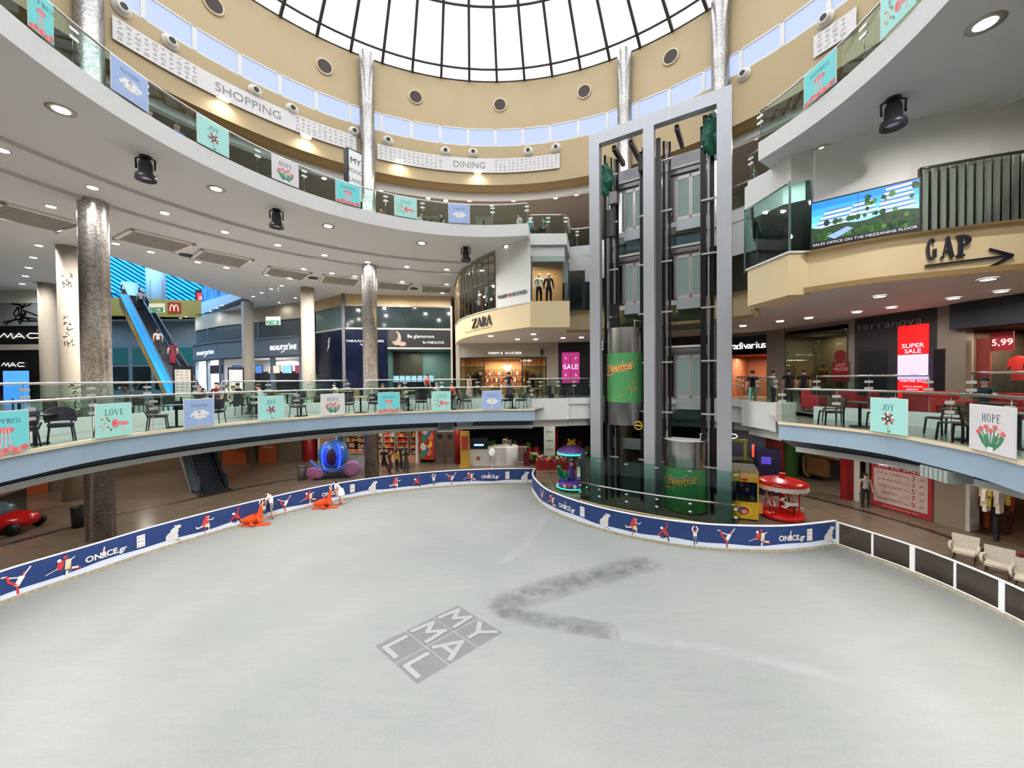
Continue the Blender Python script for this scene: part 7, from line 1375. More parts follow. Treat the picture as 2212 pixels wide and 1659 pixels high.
    for s_ in (-1, 1): q.sph((s_*.02*h, .002*h, .050*h), (.006*h, .004*h, .004*h), M('eye_dark', (30, 24, 22), .3), 6); q.sph((s_*.054*h, -.004*h, -.004*h), (.006*h, .013*h, .008*h), sk, 6)
    if not mask: q.sph((0, -.030*h, .050*h), (.012*h, .003*h, .004*h), M('lip', (170, 90, 84), .5), 6)
    q.build('face', T_)
    if mask: q = MB(f); q.sph((0, -.026*h, .042*h), (.034*h, .026*h, .022*h), PC['wh'], 10); q.build('face_mask', T_)
    if dress:
        q = MB(); pc = J['pelvis'][0]*h; q.lathe([(.075*h*SW, pc.z+.06*h), (.10*h, pc.z-.04*h), (.14*h, dress if isinstance(dress, float) else .25*h)], mats['s'], 18, (pc.x, pc.y)); q.build('skirt', T_)
    return T_
# ----- the two children on the ice and their orange seals -----
seal_m = M('orange_seal_plastic', (236, 82, 26), .35, noise=.06)
def seal(loc, rz, label, s=1.0):
    t = thing('seal_skating_aid', label, 'skating aid', loc, rz)      # nose toward -x
    m = bpy.data.meshes.new('k'); P = [(-.56, 0, .20, .06), (-.40, 0, .24, .13), (-.18, 0, .27, .20), (.06, 0, .28, .215), (.22, 0, .36, .165), (.29, 0, .55, .105), (.32, 0, .78, .08), (.335, 0, .94, .06)]
    m.from_pydata([p[:3] for p in P], [(i, i+1) for i in range(len(P)-1)], []); o = bpy.data.objects.new('k', m); COL.objects.link(o); md = o.modifiers.new('s', 'SKIN'); md.use_smooth_shade = True
    for i, p in enumerate(P): v = m.skin_vertices[0].data[i]; v.radius = (p[3]*1.05, p[3]*.95); v.use_root = i == 3
    sb = o.modifiers.new('u', 'SUBSURF'); sb.levels = 2; m2 = bpy.data.meshes.new_from_object(o.evaluated_get(bpy.context.evaluated_depsgraph_get())); bpy.data.objects.remove(o); m2.materials.clear(); m2.materials.append(seal_m); b = bpy.data.objects.new('body', m2); COL.objects.link(b); b.parent = t
    q = MB(); q.poly([(-.52, -.14), (.1, -.2), (.58, -.16), (.70, -.10), (.70, .10), (.58, .16), (.1, .2), (-.52, .14), (-.6, 0)], 0.0, .05, seal_m); q.build('sled_base', t, bevel=.01)
    for s_ in (-1, 1):
        q = MB(); q.tube([(.345, s_*.03, .90), (.34, s_*.11, .96), (.33, s_*.13, 1.04), (.34, s_*.09, 1.12)], [.03, .028, .026, .022], M('seal_grip_white', (240, 214, 196), .5), 8); q.build('handle', t)
        q = MB(); q.tube([(-.05, s_*.14, .16), (.06, s_*.25, .09), (.18, s_*.29, .06)], [.07, .06, .03], seal_m, 8); q.build('flipper', t)
    q = MB(); q.tube([(-.14, 0, .36), (-.08, 0, .45), (-.02, 0, .46)], [.06, .04, .015], seal_m, 8); q.build('back_fin', t); q = MB(); [q.sph((-.42, s_*.075, .27), (.018, .012, .018), black, 6) for s_ in (-1, 1)]; q.build('eyes', t)
    t.scale = (s,)*3; return t
I0 = .062; b1 = hz(583, 1120, I0); s1 = hz(548, 1134, I0)
seal(tuple(s1), .10, 'orange seal skating aid pushed by the dark haired boy with blue skates', .98)
boy_legs = {'L': ((-.05, -.05, .27), (-.05, -.02, .055), (-.06, -.10, .03)), 'R': ((.07, .01, .28), (.08, .10, .055), (.09, .02, .03))}
person('dark haired boy in white T-shirt and grey shorts pushing an orange seal', (b1.x+.10, b1.y+.02, I0-.0), -1.45, 1.33, shirt=(226, 220, 212), pants=(136, 132, 134), skin=0, shoes=(36, 44, 96), lean=.36, arms=[(.13, -.11, .14), (.085, -.25, .10)], sleeve=.55, shorts=True, fingers=True, headtilt=.35, legs=boy_legs)
b2 = hz(732, 1090, I0); s2 = hz(700, 1097, I0)
seal(tuple(s2), .12, 'orange seal skating aid pushed by the child in the long white top', .98)
person('child in long white top and orange skates bending over an orange seal', (b2.x+.12, b2.y, I0), -1.40, 1.42, shirt=(236, 230, 228), pants=(120, 84, 66), shoes=(226, 84, 40), lean=.62, arms=[(.13, -.12, .10), (.085, -.20, -.02)], sleeve=.5, shorts=True, fingers=True, longhair=True, legs=boy_legs, dress=.52)
# ----- other visitors -----
def at(px, Y, z): p = atY(px, 820, Y); return (p.x, p.y, z)
def face_cam(x, y): return math.atan2(y, x)-PI/2 if False else math.atan2(x, -y)+PI
D = ZF
for a in [
 ('woman with long dark hair at the foot of the big escalator', at(430, 17.5, D), .6, 1.62, 'sit', (40, 36, 44), (40, 40, 60), dict(longhair=True)),
 ('man in maroon top and white mask sitting by the menu board', at(468, 19, D), .3, 1.8, 'sit', (112, 28, 44), (40, 40, 44), dict(mask=True)),
 ('diner with brown hair and pale top beside the masked man', at(489, 20.5, D), 2.2, 1.6, 'sit', (190, 170, 160), (60, 60, 70), dict(hair=HAIRB)),
 ('diner in black top seen from behind before the beauty shop', at(513, 20, D), 3.0, 1.75, 'sit', (28, 28, 32), (40, 40, 44), {}),
 ('woman in light top facing the black topped diner', at(503, 17.5, D), 1.2, 1.6, 'sit', (206, 196, 190), (60, 60, 70), dict(hair=HAIRB)),
 ('small child in teal top between two adults at the table', at(545, 16.5, D), 1.6, 1.25, 'sit', (60, 150, 150), (60, 60, 70), {}),
 ('man in pale green shirt leaning over the table by the rail', at(566, 16, D), -1.2, 1.72, 'sit', (196, 214, 206), (80, 80, 90), dict(lean=.2)),
 ('masked woman in white top perched before the jewellers corner', at(723, 22, D), -.5, 1.65, 'sit', (226, 214, 210), (40, 40, 46), dict(mask=True)),
 ('woman in patterned brown dress sitting left of the jewellery case', at(827, 20, D), .5, 1.6, 'sit', (140, 96, 72), (90, 60, 50), dict(longhair=True, hair=HAIRB)),
 ('dark haired diner in grey jacket beside the middle column', at(862, 20, D), 1.4, 1.65, 'sit', (60, 60, 66), (40, 40, 46), {}),
 ('man in bright red T-shirt standing before the jewellery case', at(923, 28.5, D), 2.6, 1.78, 'stand', (176, 24, 40), (40, 44, 60), {}),
 ('grey haired woman in white top at a round table', at(943, 20, D), 1.0, 1.62, 'sit', (214, 214, 216), (90, 90, 100), dict(hair=M('hair_grey', (120, 112, 104), .6))),
 ('woman in orange top sitting at a round table', at(977, 20.5, D), -.9, 1.62, 'sit', (216, 96, 70), (60, 60, 70), dict(hair=HAIRB)),
 ('little child sitting next to the woman in orange', at(993, 20.5, D), 0, 1.2, 'sit', (110, 70, 60), (60, 60, 70), {}),
 ('woman in pink top and black skirt walking past the fashion shop', at(1014, 23, D), 2.2, 1.68, 'stand', (214, 150, 144), (24, 24, 28), dict(longhair=True, shorts=True, dress=.42)),
 ('broad man in navy top with back turned at the fashion shop', at(1099, 25, D), 3.1, 1.82, 'stand', (34, 40, 66), (96, 120, 150), {}),
 ('person in black top and mint trousers behind the glass railing', at(1626, 16.8, D), 2.9, 1.66, 'stand', (26, 26, 30), (120, 196, 190), {}),
 ('person in white top walking by the dark pier', at(1670, 18.3, D), 1.2, 1.68, 'stand', (150, 150, 154), (40, 40, 46), {}),
 ('dark clothed man looking at the tan shop window', at(1704, 19, D), 2.7, 1.75, 'stand', (28, 30, 34), (34, 34, 40), {}),
 ('person in dark jacket before the gold mannequins', at(1736, 18.2, D), 2.6, 1.72, 'stand', (30, 34, 40), (34, 34, 40), {}),
 ('man in dark blue shirt reading a phone near red armchairs', at(2128, 11.6, D), -1.2, 1.78, 'sit', (40, 52, 66), (60, 60, 66), dict(arms=[(.14, -.10, .13), (.04, -.24, .17)])),
 ('candy shop assistant in black behind the white cube counter', at(768, 31.5, 0), 2.8, 1.75, 'stand', (20, 20, 24), (20, 20, 24), {}),
 ('man in black T-shirt waiting beside the mosaic column', at(827, 26.6, 0), 2.9, 1.78, 'stand', (22, 22, 26), (30, 30, 36), dict(shorts=True)),
 ('woman with dark hair and brown dress in the candy queue', at(839, 26.2, 0), 1.4, 1.62, 'stand', (70, 44, 44), (60, 40, 40), dict(longhair=True, dress=.4)),
 ('woman in yellow top in the candy queue', at(855, 26.8, 0), 2.5, 1.66, 'stand', (200, 150, 36), (36, 36, 40), dict(longhair=True)),
 ('tall man in dark shirt behind the woman in yellow', at(864, 27.6, 0), 2.4, 1.84, 'stand', (44, 40, 44), (36, 36, 40), {}),
 ('woman in dark dress at the end of the candy queue', at(875, 26.6, 0), 3.0, 1.66, 'stand', (50, 54, 52), (40, 44, 44), dict(longhair=True, dress=.3)),
 ('man in yellow T-shirt by the white barred gate', at(1093, 31.2, 0), 3.0, 1.78, 'stand', (206, 160, 50), (90, 50, 50), dict(shorts=True)),
 ('person with white bag in the doorway beside the price board', at(1871, 18.8, 0), -.4, 1.7, 'stand', (170, 160, 160), (34, 34, 40), {}),
 ('man in blue shirt leaning at the upper railing', at(392, 14.0, ZU), .9, 1.75, 'sit', (46, 96, 190), (40, 40, 46), dict(lean=.1)),
 ('person in brown top by the upper railing near the blue poster', at(334, 13.2, ZU), 1.3, 1.7, 'sit', (150, 120, 104), (60, 60, 66), dict(hair=HAIRB)),
 ('person in red top at a table on the upper floor', at(829, 20.8, ZU), -.9, 1.7, 'sit', (170, 56, 44), (60, 40, 40), {}),
 ('person in white jacket at a table on the upper floor', at(914, 21.4, ZU), .4, 1.65, 'sit', (214, 216, 206), (60, 60, 66), {}),
 ('dark haired diner beside the upper floor PLEASURE poster', at(958, 21.5, ZU), -1.1, 1.65, 'sit', (40, 50, 70), (34, 34, 40), {}),
 ('person in white shirt reclining beside the short upper railing', at(1124, 21.6, ZU), -1.0, 1.6, 'sit', (220, 210, 206), (60, 60, 66), {}),
 ('person in teal shirt standing behind the short upper railing', at(1147, 22.1, ZU), 2.4, 1.72, 'sit', (70, 150, 160), (40, 44, 60), {}),
 ('boy in green shirt resting on the short upper railing', at(1178, 22.0, ZU), -1.2, 1.5, 'sit', (20, 130, 96), (40, 44, 60), {}),
 ('person in dark sleeveless top seen through the lift shaft door', at(1449, 22.6, ZU), 2.8, 1.72, 'stand', (26, 32, 50), (26, 30, 40), dict(sleeve=0)),
]: person(a[0], a[1], a[2], a[3], a[4], a[5], a[6], **a[7])
def onesc(t, off=0): q = ef(eL*t, off, eZ*t+.12); return tuple(q)
er = math.atan2(-14.1, -12.2)+0
person('person in white T-shirt near the top of the tall escalator', onesc(.80, .05), -2.25, 1.75, shirt=(222, 224, 228), pants=(26, 26, 32)); person('couple member in pale top halfway up the tall escalator', onesc(.36, -.25), -2.25, 1.7, shirt=(206, 200, 200), pants=(60, 50, 50), longhair=True, hair=HAIRB)
person('woman in long dark red dress riding the tall escalator', onesc(.26, .2), -2.25, 1.68, shirt=(104, 14, 36), pants=(104, 14, 36), longhair=True, dress=.10)
# ----- mannequins -----
gold = (210, 160, 96)
for l, loc, sh, pa, g in [('white headed mannequin in checked jacket in the gridded shop window', W1.f(W1.hit(1017, 800)[0], ZF+.2, -.5), (60, 56, 66), (30, 30, 34), 0), ('mannequin in long dark cardigan in the gridded shop window', W1.f(W1.hit(1032, 800)[0], ZF+.2, -.5), (46, 42, 40), (40, 40, 44), 0),
                          ('mannequin in red jacket on the far side of the gridded shop', W1.f(W1.hit(1151, 800)[0], ZF+.2, -.5), (180, 60, 50), (30, 30, 34), 0), ('mannequin in striped black and white top in the gridded shop', W1.f(W1.hit(1166, 800)[0], ZF+.2, -.5), (214, 200, 180), (30, 30, 34), 0),
                          ('gold mannequin with bob hair behind tan shop glass', W6.f(W6.hit(1753, 800)[0], ZF+.3, -.8), (200, 130, 84), gold, 1), ('slim gold mannequin beside the red sale poster', W6.f(W6.hit(1787, 800)[0], ZF+.3, -.8), gold, gold, 1),
                          ('mannequin in white jacket and black trousers in the glass box', (1.55, 21.6, ZM+.1), (200, 206, 204), (22, 24, 32), 0), ('mannequin in dark jacket with red detail in the glass box', (2.1, 21.6, ZM+.1), (36, 40, 54), (30, 34, 50), 0)]:
    person(l, loc, .0 if g else .1, 1.8, 'stand', sh, pa, name='mannequin', cat='mannequin', bald=not g, hair=HAIRB, skin=0, sleeve=1.0)
mannskin = None
# ================= clothes and goods in the shops =================
def rail_clothes(pts, z, label, cols, name='clothes_rail'):
    mid = pts[len(pts)//2]; T_ = thing(name, label, 'clothes rail', (mid[0], mid[1], z)); q = MB(); q.tube([(p[0], p[1], z) for p in pts], .02, M('brass_frame'), 6); wpart(q, 'rail', T_)
    for i, p in enumerate(pts):
        q0, q1 = pts[max(0, i-1)], pts[min(len(pts)-1, i+1)]; u = Vector((q1[0]-q0[0], q1[1]-q0[1], 0)).normalized(); n = Vector((u.y, -u.x, 0)); f = frame((p[0], p[1], z), u, (0, 0, 1), n); c = cloth('g%d' % i, cols[i % len(cols)]); q = MB(f); L = .8+.25*((i*7) % 3)/2
        q.poly([(-.04, 0), (.04, 0), (.22, -.12), (.30, -.6), (.22, -.62), (.17, -.3), (.19, -L), (-.19, -L), (-.17, -.3), (-.22, -.62), (-.30, -.6), (-.22, -.12)], -.05, .05, c); o = q.build('garment'); tag(o, 'coat or top hanging on the rail behind the curved shop window', 'garment', 'garments on the curved rail')
rp = [ZP.at(tz(1004)+(tz(1064)-tz(1004))*i/9) for i in range(10)]; rail_clothes([(p.x-d.y*.7*-1 if False else p.x+d.y*-.9, p.y-d.x*-.9) for p, d in rp], 12.3, 'brass rail with hanging clothes behind the curved shop window', [(60, 60, 66), (200, 204, 196), (110, 34, 48), (36, 52, 84), (170, 176, 180), (50, 50, 60)])
b = MB(); q = [(p.x+d.y*-2.2, p.y-d.x*-2.2) for p, d in rp]; b.strip(p3(q, ZM), p3(q, ZUb), M('dusky_back_wall', (96, 78, 62), .7)); b.struct('wall_curved_shop_back')
area('shop_lights', (-1.8, 25.5, 13.6), 1.6, 120, (1, .82, .6), shape='SQUARE'); area('shop_lights', (2.0, 21.6, 12.9), .8, 60, (1, .85, .65), shape='SQUARE')
for i in range(5):
    x = a0 = W1.len*(.28+.11*i); T_ = thing('display_shelf', ['low lit shelf of bags beside the black window frame', 'shelf of folded clothes under the chandelier', 'shelf of shoes at the centre of the fashion shop', 'shelf of shirts right of the chandelier', 'shelf with boxes near the far window frame'][i], 'shelf', W1.f(x, ZF, -3)); q = W1.mb(); q.box(x-.42, x+.42, ZF, 7.3, -3.3, -2.9, M('warm_wood')); wpart(q, 'unit', T_)
    q = W1.mb(); rn = random.Random(i)
    for k in range(3): [q.box(x-.38+.2*j, x-.24+.2*j, ZF+.5+.6*k, ZF+.5+.6*k+rn.uniform(.15, .35), -2.9, -2.85, cloth('s%d' % ((i*5+k*3+j) % 5), [(30, 30, 34), (210, 200, 180), (120, 90, 60), (60, 70, 100), (170, 60, 50)][(i*5+k*3+j) % 5])) for j in range(4)]
    o = wpart(q, 'folded_goods', T_); o['kind'] = 'stuff'
# clothes store beyond the navy fascia
for i in range(9):
    x = .6+.42*i; q = W9.mb(); c = cloth('w%d' % (i % 5), [(176, 40, 44), (30, 28, 30), (214, 196, 168), (60, 80, 70), (196, 100, 80)][i % 5]); z = 7.2-.1*(i % 2)
    q.poly([(x-.05, z), (x+.05, z), (x+.25, z-.12), (x+.3, z-.5), (x+.17, z-.4), (x+.18, z-.95), (x-.18, z-.95), (x-.17, z-.4), (x-.3, z-.5), (x-.25, z-.12)], -1.6, -1.5, c); tag(q.build('garment'), 'shirt hanging on the wall display under the dark navy fascia', 'garment', 'garments under the navy fascia')
q = W9.mb(); a_ = W9.hit(2165, 740, -.3)[0]; z_9 = W9.hit(2165, 740, -.3)[1]; q.box(a_-.35, a_+.3, z_9-.3, z_9+.4, -.32, -.3, flagR); q.text('5,99', a_, z_9-.1, .34, whL, -.29); tag(q.build('price_sign'), 'red hanging price sign reading five in the clothes store', 'sign')
q = W9.mb(); q.box(.15, .55, 6.0, 7.9, -.3, -.25, M('poster_redbrown', (150, 60, 50), .6)); tag(q.build('fashion_poster'), 'narrow reddish poster at the edge of the clothes store window', 'poster')
q = W6.mb(); a_ = W6.hit(1808, 790, .3)[0]; z_6 = W6.hit(1808, 800, .3)[1]; q.box(a_-.45, a_+.45, z_6-.6, z_6+.45, .02, .05, M('sale_card_red', (130, 22, 30), .5)); q.text('LAST', a_, z_6+.2, .24, PC['pinkl'], .06); q.text('PRICES', a_, z_6-.02, .24, PC['pinkl'], .06); tag(q.build('sale_card'), 'dark red LAST PRICES card on the tan shop window', 'poster')
q = W6.mb(); ell(q, a_-.05, z_6+.75, .3, .3, M('sale_card_red'), .03, 20); tag(q.build('round_sale_sticker'), 'round dark red sticker above the LAST PRICES card', 'sticker')
p = atY(2023, 800, 14.6); t = thing('menu_totem', 'tall black totem with red flower emblem beside the red sale screen', 'sign', (p.x, p.y, ZF), .9); q = MB(); q.box(-.42, .42, -.15, .15, 0, 2.35, black); q.build('case', t); q = MB(lambda a, b_, c: (a, -.16-c, b_)); [ell(q, .12*cos(k), 1.9+.12*sin(k), .07, .07, flagR, 0) for k in (0, 1.05, 2.1, 3.14, 4.2, 5.2)]; q.build('flower_emblem', t)
# clothes heap in the ground floor shop
rn = random.Random(21); 
for i in range(14):
    p = atY(rn.uniform(2118, 2190), 1040, rn.uniform(14.5, 16.2)); q = MB(); z = rn.uniform(.5, 2.0); m = cloth('h%d' % (i % 6), [(226, 200, 170), (200, 90, 60), (40, 40, 50), (230, 220, 210), (180, 160, 60), (90, 40, 50)][i % 6]); q.poly([(-.05, .4), (.05, .4), (.26, .28), (.3, -.1), (.18, 0), (.2, -.5), (-.2, -.5), (-.18, 0), (-.3, -.1), (-.26, .28)], -.05, .05, m); o = q.build('garment'); o.location = (p.x, p.y, z); o.rotation_euler = (PI/2, 0, .6+rn.uniform(-.4, .4)); tag(o, 'garment on the crowded display of the dim ground floor clothes shop', 'garment', 'garments in the dim clothes shop')
# ================= cafe furniture =================
purp = M('plum_upholstery', (66, 50, 66), .8, noise=.08, nscale=12); gryU = M('grey_upholstery', (104, 100, 92), .8, noise=.08, nscale=12); legB = M('chair_leg_black', (34, 32, 36), .5)
def tub(m, zz):
    t = thing('tub_chair', 'x', 'chair', (0, 0, zz)); b = MB(); pts = [(-.21, -.24), (.21, -.24), (.23, 0), (.19, .19), (0, .25), (-.19, .19), (-.23, 0)]; b.poly(pts, .40, .49, m); b.build('seat', t, bevel=.02)
    b = MB(); n = 14; A, B = [], []
    for i in range(n+1):
        a = math.radians(-10+200*i/n); k = abs(i-n/2)/(n/2); r = .265; A.append((r*cos(a), r*sin(a)*.95, .52+.02*(1-k))); B.append((r*1.10*cos(a), r*1.12*sin(a)*.95,   .90-.24*k**2.2))
    th = lambda P, s_: [(x*s_, y*s_, z) for x, y, z in P]
    b.strip(A, B, m, True); b.strip(th(B, .90), th(A, .88), m, True); b.strip(B, th(B, .90), m); b.strip(th(A, .88), A, m); b.strip([A[0], B[0]], [th(A, .88)[0], th(B, .9)[0]], m); b.strip([A[-1], B[-1]], [th(A, .88)[-1], th(B, .9)[-1]], m); b.build('backrest', t)
    for x in (-.2, .2): b = MB(); b.tube([(x*.9, .2, .42), (x, .26, .6)], .02, legB, 6); b.build('back_post', t)
    for x, y in ((-.2, -.2), (.2, -.2), (-.18, .2), (.18, .2)): b = MB(); b.tube([(x, y, .41), (x*1.2, y*1.2, 0)], [.018, .014], legB, 8); b.build('leg', t)
    return reg(t)
def kill(t):
    for c in KIDS[t.name]: kill(c)
    bpy.data.objects.remove(t)
tp_ = tub(purp, -70); tg_ = tub(gryU, -72)
for px, py, rz, k, l in [(86, 968, -.5, 0, 'plum tub chair between the HAPPINESS and LOVE posters, nearest the viewer'), (178, 955, .9, 0, 'plum tub chair half behind the large LOVE poster'), (296, 942, -1.3, 0, 'plum tub chair just past the large LOVE poster'), (366, 930, 2.2, 1, 'grey tub chair with its back to the periwinkle poster'), (486, 918, -1.4, 0, 'plum tub chair beside the periwinkle PLEASURE poster near the escalator'),
                       (661, 904, 1.3, 1, 'grey tub chair turned toward the dark table post before HOPE'), (759, 898, -2.2, 1, 'grey tub chair just beyond the HOPE poster'), (815, 894, 1.2, 0, 'plum tub chair half hidden by the small HAPPINESS poster'), (866, 891, -1.0, 1, 'tub chair peeking out beyond the small HAPPINESS poster'), (912, 890, 3.0, 0, 'dark tub chair before the small LOVE poster'), (1008, 888, 1.3, 1, 'grey tub chair between small LOVE and PLEASURE posters'), (1097, 886.5, -1.2, 0, 'dark tub chair just past the small PLEASURE poster'), (1128, 886.5, -1.2, 1, 'last grey tub chair at the end of the cafe terrace')]:
    p = hz(px, py, ZT); s_, best = None, 1e9
    for i in range(int(TL.len/.1)):      # keep the chair behind the glass
        c, d = TL.at(i*.1); e = (c-Vector((p.x, p.y))).length
        if e < best: best, s_, nn = e, c, Vector((-d.y, d.x))
    v = Vector((p.x, p.y)); dd = (v-s_).dot(nn)
    if dd < .55: v = v+nn*(.55-dd)
    dup((tp_, tg_)[k], (v.x, v.y, ZT), rz, l)
for px, py, l, c in [(130, 958, 'dark square cafe table between the two nearest plum chairs', 0), (425, 925, 'dark cafe table behind the periwinkle poster', 0), (686, 905, 'slim black cafe table beside the HOPE poster', 0), (790, 897, 'oak topped cafe table before the small HAPPINESS poster', 1), (886, 892, 'black cafe table between the small HAPPINESS and LOVE posters', 0), (982, 890, 'black cafe table between small LOVE and PLEASURE posters', 0), (1108, 887, 'black cafe table at the end of the terrace', 0)]:
    p = hz(px, py, ZT); e = min(((TL.at(i*.1)[0]-Vector((p.x, p.y))).length, i) for i in range(int(TL.len/.1))); c_, d = TL.at(e[1]*.1); nn = Vector((-d.y, d.x)); v = c_+nn*.95
    rtable('cafe_table', l, (v.x, v.y, ZT), .34, M('table_top_oak', (172, 140, 100), .5) if c else M('table_top_dark', (60, 50, 44), .4), square=True, rz=.5)
# rear seating area
rn = random.Random(31); cols_ = [M('chair_brown', (70, 48, 36), .6), M('chair_olive', (120, 104, 60), .6), M('chair_charcoal', (44, 44, 48), .6)]
protos = [reg(simple_chair('dining_chair', 'x', (0, 0, -80-i), 0, c, .46)) for i, c in enumerate(cols_)]
spots = [(40, 12.8), (120, 13.6), (330, 15.5), (390, 16.5), (452, 18), (505, 18.8), (553, 16.2), (620, 19), (700, 21), (745, 22), (842, 20.2), (880, 22), (960, 20.3), (1050, 24), (1110, 23.6), (1160, 24.5), (1220, 24)]
for i, (px, Y) in enumerate(spots):
    p = at(px, Y, ZF); rtable('dining_table', 'round topped dining table in the seating area behind the rear railing', p, .42, M('table_top_oak') if i % 2 else M('table_top_dark'), group='dining tables behind the rear railing')
    for k in range(2):
        a = rn.uniform(0, 6.28) if k == 0 else a+PI; c = rn.randrange(3); dup(protos[c], (p[0]+.75*cos(a), p[1]+.75*sin(a), ZF), a-PI/2, ['brown', 'olive', 'charcoal'][c]+' dining chair in the seating area behind the rear railing', ['brown', 'olive', 'charcoal'][c]+' dining chairs')
for t in protos+[tp_, tg_]: kill(t)
# slatted chairs on the other terrace
slw = M('slat_brown_wood', (112, 80, 60), .55, noise=.12, nscale=10)
def slat(zz):
    t = thing('slatted_chair', 'x', 'chair', (0, 0, zz)); b = MB(); [b.box(-.22, .22, -.22+.075*i, -.165+.075*i, .44, .46, slw) for i in range(6)]; b.build('seat_slats', t); b = MB(); [b.box(-.23, .23, .22+.012*i, .24+.012*i, .54+.065*i, .585+.065*i, slw) for i in range(5)]; b.build('backrest_slats', t)
    for x in (-.23, .23): b = MB(); b.bar((x, .21, .0), (x*1.02, .20, .45), .035, .03, legB); b.bar((x*1.02, .20, .45), (x, .29, .87), .035, .03, legB); b.build('rear_leg', t); b = MB(); b.bar((x, -.22, .44), (x*1.08, -.26, 0), .035, .03, legB); b.bar((x, -.24, .425), (x, .22, .425), .025, .035, legB); b.build('front_leg', t)
    return reg(t)
sp_ = slat(-90)
for px, py, rz, l in [(1745, 925, -1.9, 'slatted wooden chair nearest the lift on the side terrace'), (1800, 912, 2.6, 'slatted wooden chair behind the dark table'), (1868, 934, 1.2, 'slatted wooden chair just before the JOY poster'), (1905, 925, 2.8, 'slatted wooden chair half hidden by the JOY poster'), (2000, 955, -1.9, 'slatted wooden chair just past the JOY poster'), (2085, 965, 1.4, 'slatted wooden chair beside the HOPE poster'), (2040, 940, 3.0, 'slatted wooden chair at the back between JOY and HOPE')]:
    p = hz(px, py, ZT); e = min(((TR.at(i*.1)[0]-Vector((p.x, p.y))).length, i) for i in range(int(TR.len/.1))); c_, d = TR.at(e[1]*.1); nn = Vector((-d.y, d.x)); v = Vector((p.x, p.y)); dd = (v-c_).dot(nn)
    if dd < .5: v = v+nn*(.5-dd)
    dup(sp_, (v.x, v.y, ZT), rz, l)
kill(sp_)
for px, py, l in [(1808, 925, 'dark cross footed table among the slatted chairs near the lift'), (2050, 965, 'dark cross footed table between the JOY and HOPE posters'), (1905, 948, 'dark cross footed table behind the JOY poster')]:
    p = hz(px, py, ZT); e = min(((TR.at(i*.1)[0]-Vector((p.x, p.y))).length, i) for i in range(int(TR.len/.1))); c_, d = TR.at(e[1]*.1); nn = Vector((-d.y, d.x)); v = c_+nn*1.0; rtable('cafe_table', l, (v.x, v.y, ZT), .36, M('table_top_dark'), square=True, rz=.3)
# red armchairs behind the right rear railing
redU = M('red_upholstery', (196, 36, 40), .7, noise=.05)
for px, Y, rz, l in [(1762, 15.2, .6, 'red armchair before the charcoal shop front'), (1835, 14.6, -.4, 'red armchair between glass posts under the charcoal shop'), (1912, 13.6, .5, 'red armchair beside the red screen base'), (2045, 12.6, -.6, 'red armchair beside the black totem'), (2085, 11.8, .4, 'red armchair near the man with the phone'), (2190, 11.0, -.7, 'red armchair at the picture edge by the clothes store'), (1975, 12.6, 2.6, 'red armchair turned away in front of the red screen')]:
    x, y, z = at(px, Y, ZF); t = thing('red_armchair', l, 'armchair', (x, y, z), rz); b = MB(); b.box(-.33, .33, -.32, .3, .12, .44, redU); b.build('seat', t, bevel=.03); b = MB(); b.box(-.36, .36, .26, .38, .12, .85, redU); b.build('backrest', t, bevel=.03)
    for s_ in (-1, 1): b = MB(); b.box(s_*.36-.06, s_*.36+.06, -.32, .3, .12, .62, redU); b.build('armrest', t, bevel=.03)
    for xx in (-.3, .3):
        for yy in (-.26, .3): b = MB(); b.cyl((xx, yy), .02, 0, .12, black, 6); b.build('leg', t)
for px, Y, l in [(1800, 14.0, 'low dark table between the red armchairs'), (2150, 10.8, 'dark table in front of the man with the phone')]: rtable('low_table', l, at(px, Y, ZF), .4, M('table_top_dark'), .6)
# upper floor tables and folded signs, seen through the glass
for px, Y, l in [(530, 16.4, 'square grey table under the upper railing before HOPE'), (655, 18.8, 'square grey table with cross mark between HOPE and HAPPINESS'), (812, 20.7, 'square grey table by the column on the upper floor'), (935, 21.3, 'square grey table between LOVE and PLEASURE on the upper floor'), (1048, 21.4, 'square grey table beyond the upper PLEASURE poster')]:
    rtable('food_court_table', l, at(px, Y, ZU), .45, M('table_top_greige', (150, 146, 130), .5), .75, M('legs_grey', (80, 80, 78), .5), square=True)
# plants
leafM = [M('leaf_green', (48, 78, 40), .6, noise=.2), M('leaf_dark', (34, 56, 34), .6, noise=.2)]
def plant(px, Y, z, h, label, k=0):
    loc = at(px, Y, z); t = thing('potted_plant', label, 'plant', loc); b = MB(); b.lathe([(0, 0), (.17, 0), (.23, .4), (.19, .4), (.19, .36), (0, .36)], M('pot_brown', (72, 56, 46), .7), 16); b.build('pot', t)
    b = MB(); rn = random.Random(int(px)); b.tube([(0, 0, .3), (.02, 0, .3+h*.3), (0, .03, .3+h*.6)], .02, M('stem_brown', (90, 70, 50), .7), 6)
    for i in range(170):
        a = rn.uniform(0, 6.28); r = rn.uniform(.05, .42*h**.5); zz = .4+h*rn.uniform(.1, 1); p = Vector((r*cos(a), r*sin(a), zz)); d = Vector((cos(a), sin(a), rn.uniform(-.5, .8))).normalized()*.14; s_ = d.cross(Vector((0, 0, 1))).normalized()*.035; b.add([tuple(p), tuple(p+d*.5+s_), tuple(p+d), tuple(p+d*.5-s_)], [(0, 1, 2, 3)], leafM[i % 2])
    b.build('foliage', t)
plant(160, 13.4, ZF, 1.0, 'bushy green potted plant beside the mosaic column'); plant(272, 15, ZF, .8, 'low green potted plant past the mosaic column'); plant(684, 24, ZF, 1.3, 'tall thin potted plant before the jewellers corner'); plant(1190, 25, ZF, .9, 'green plant beside the charcoal shop', 1)
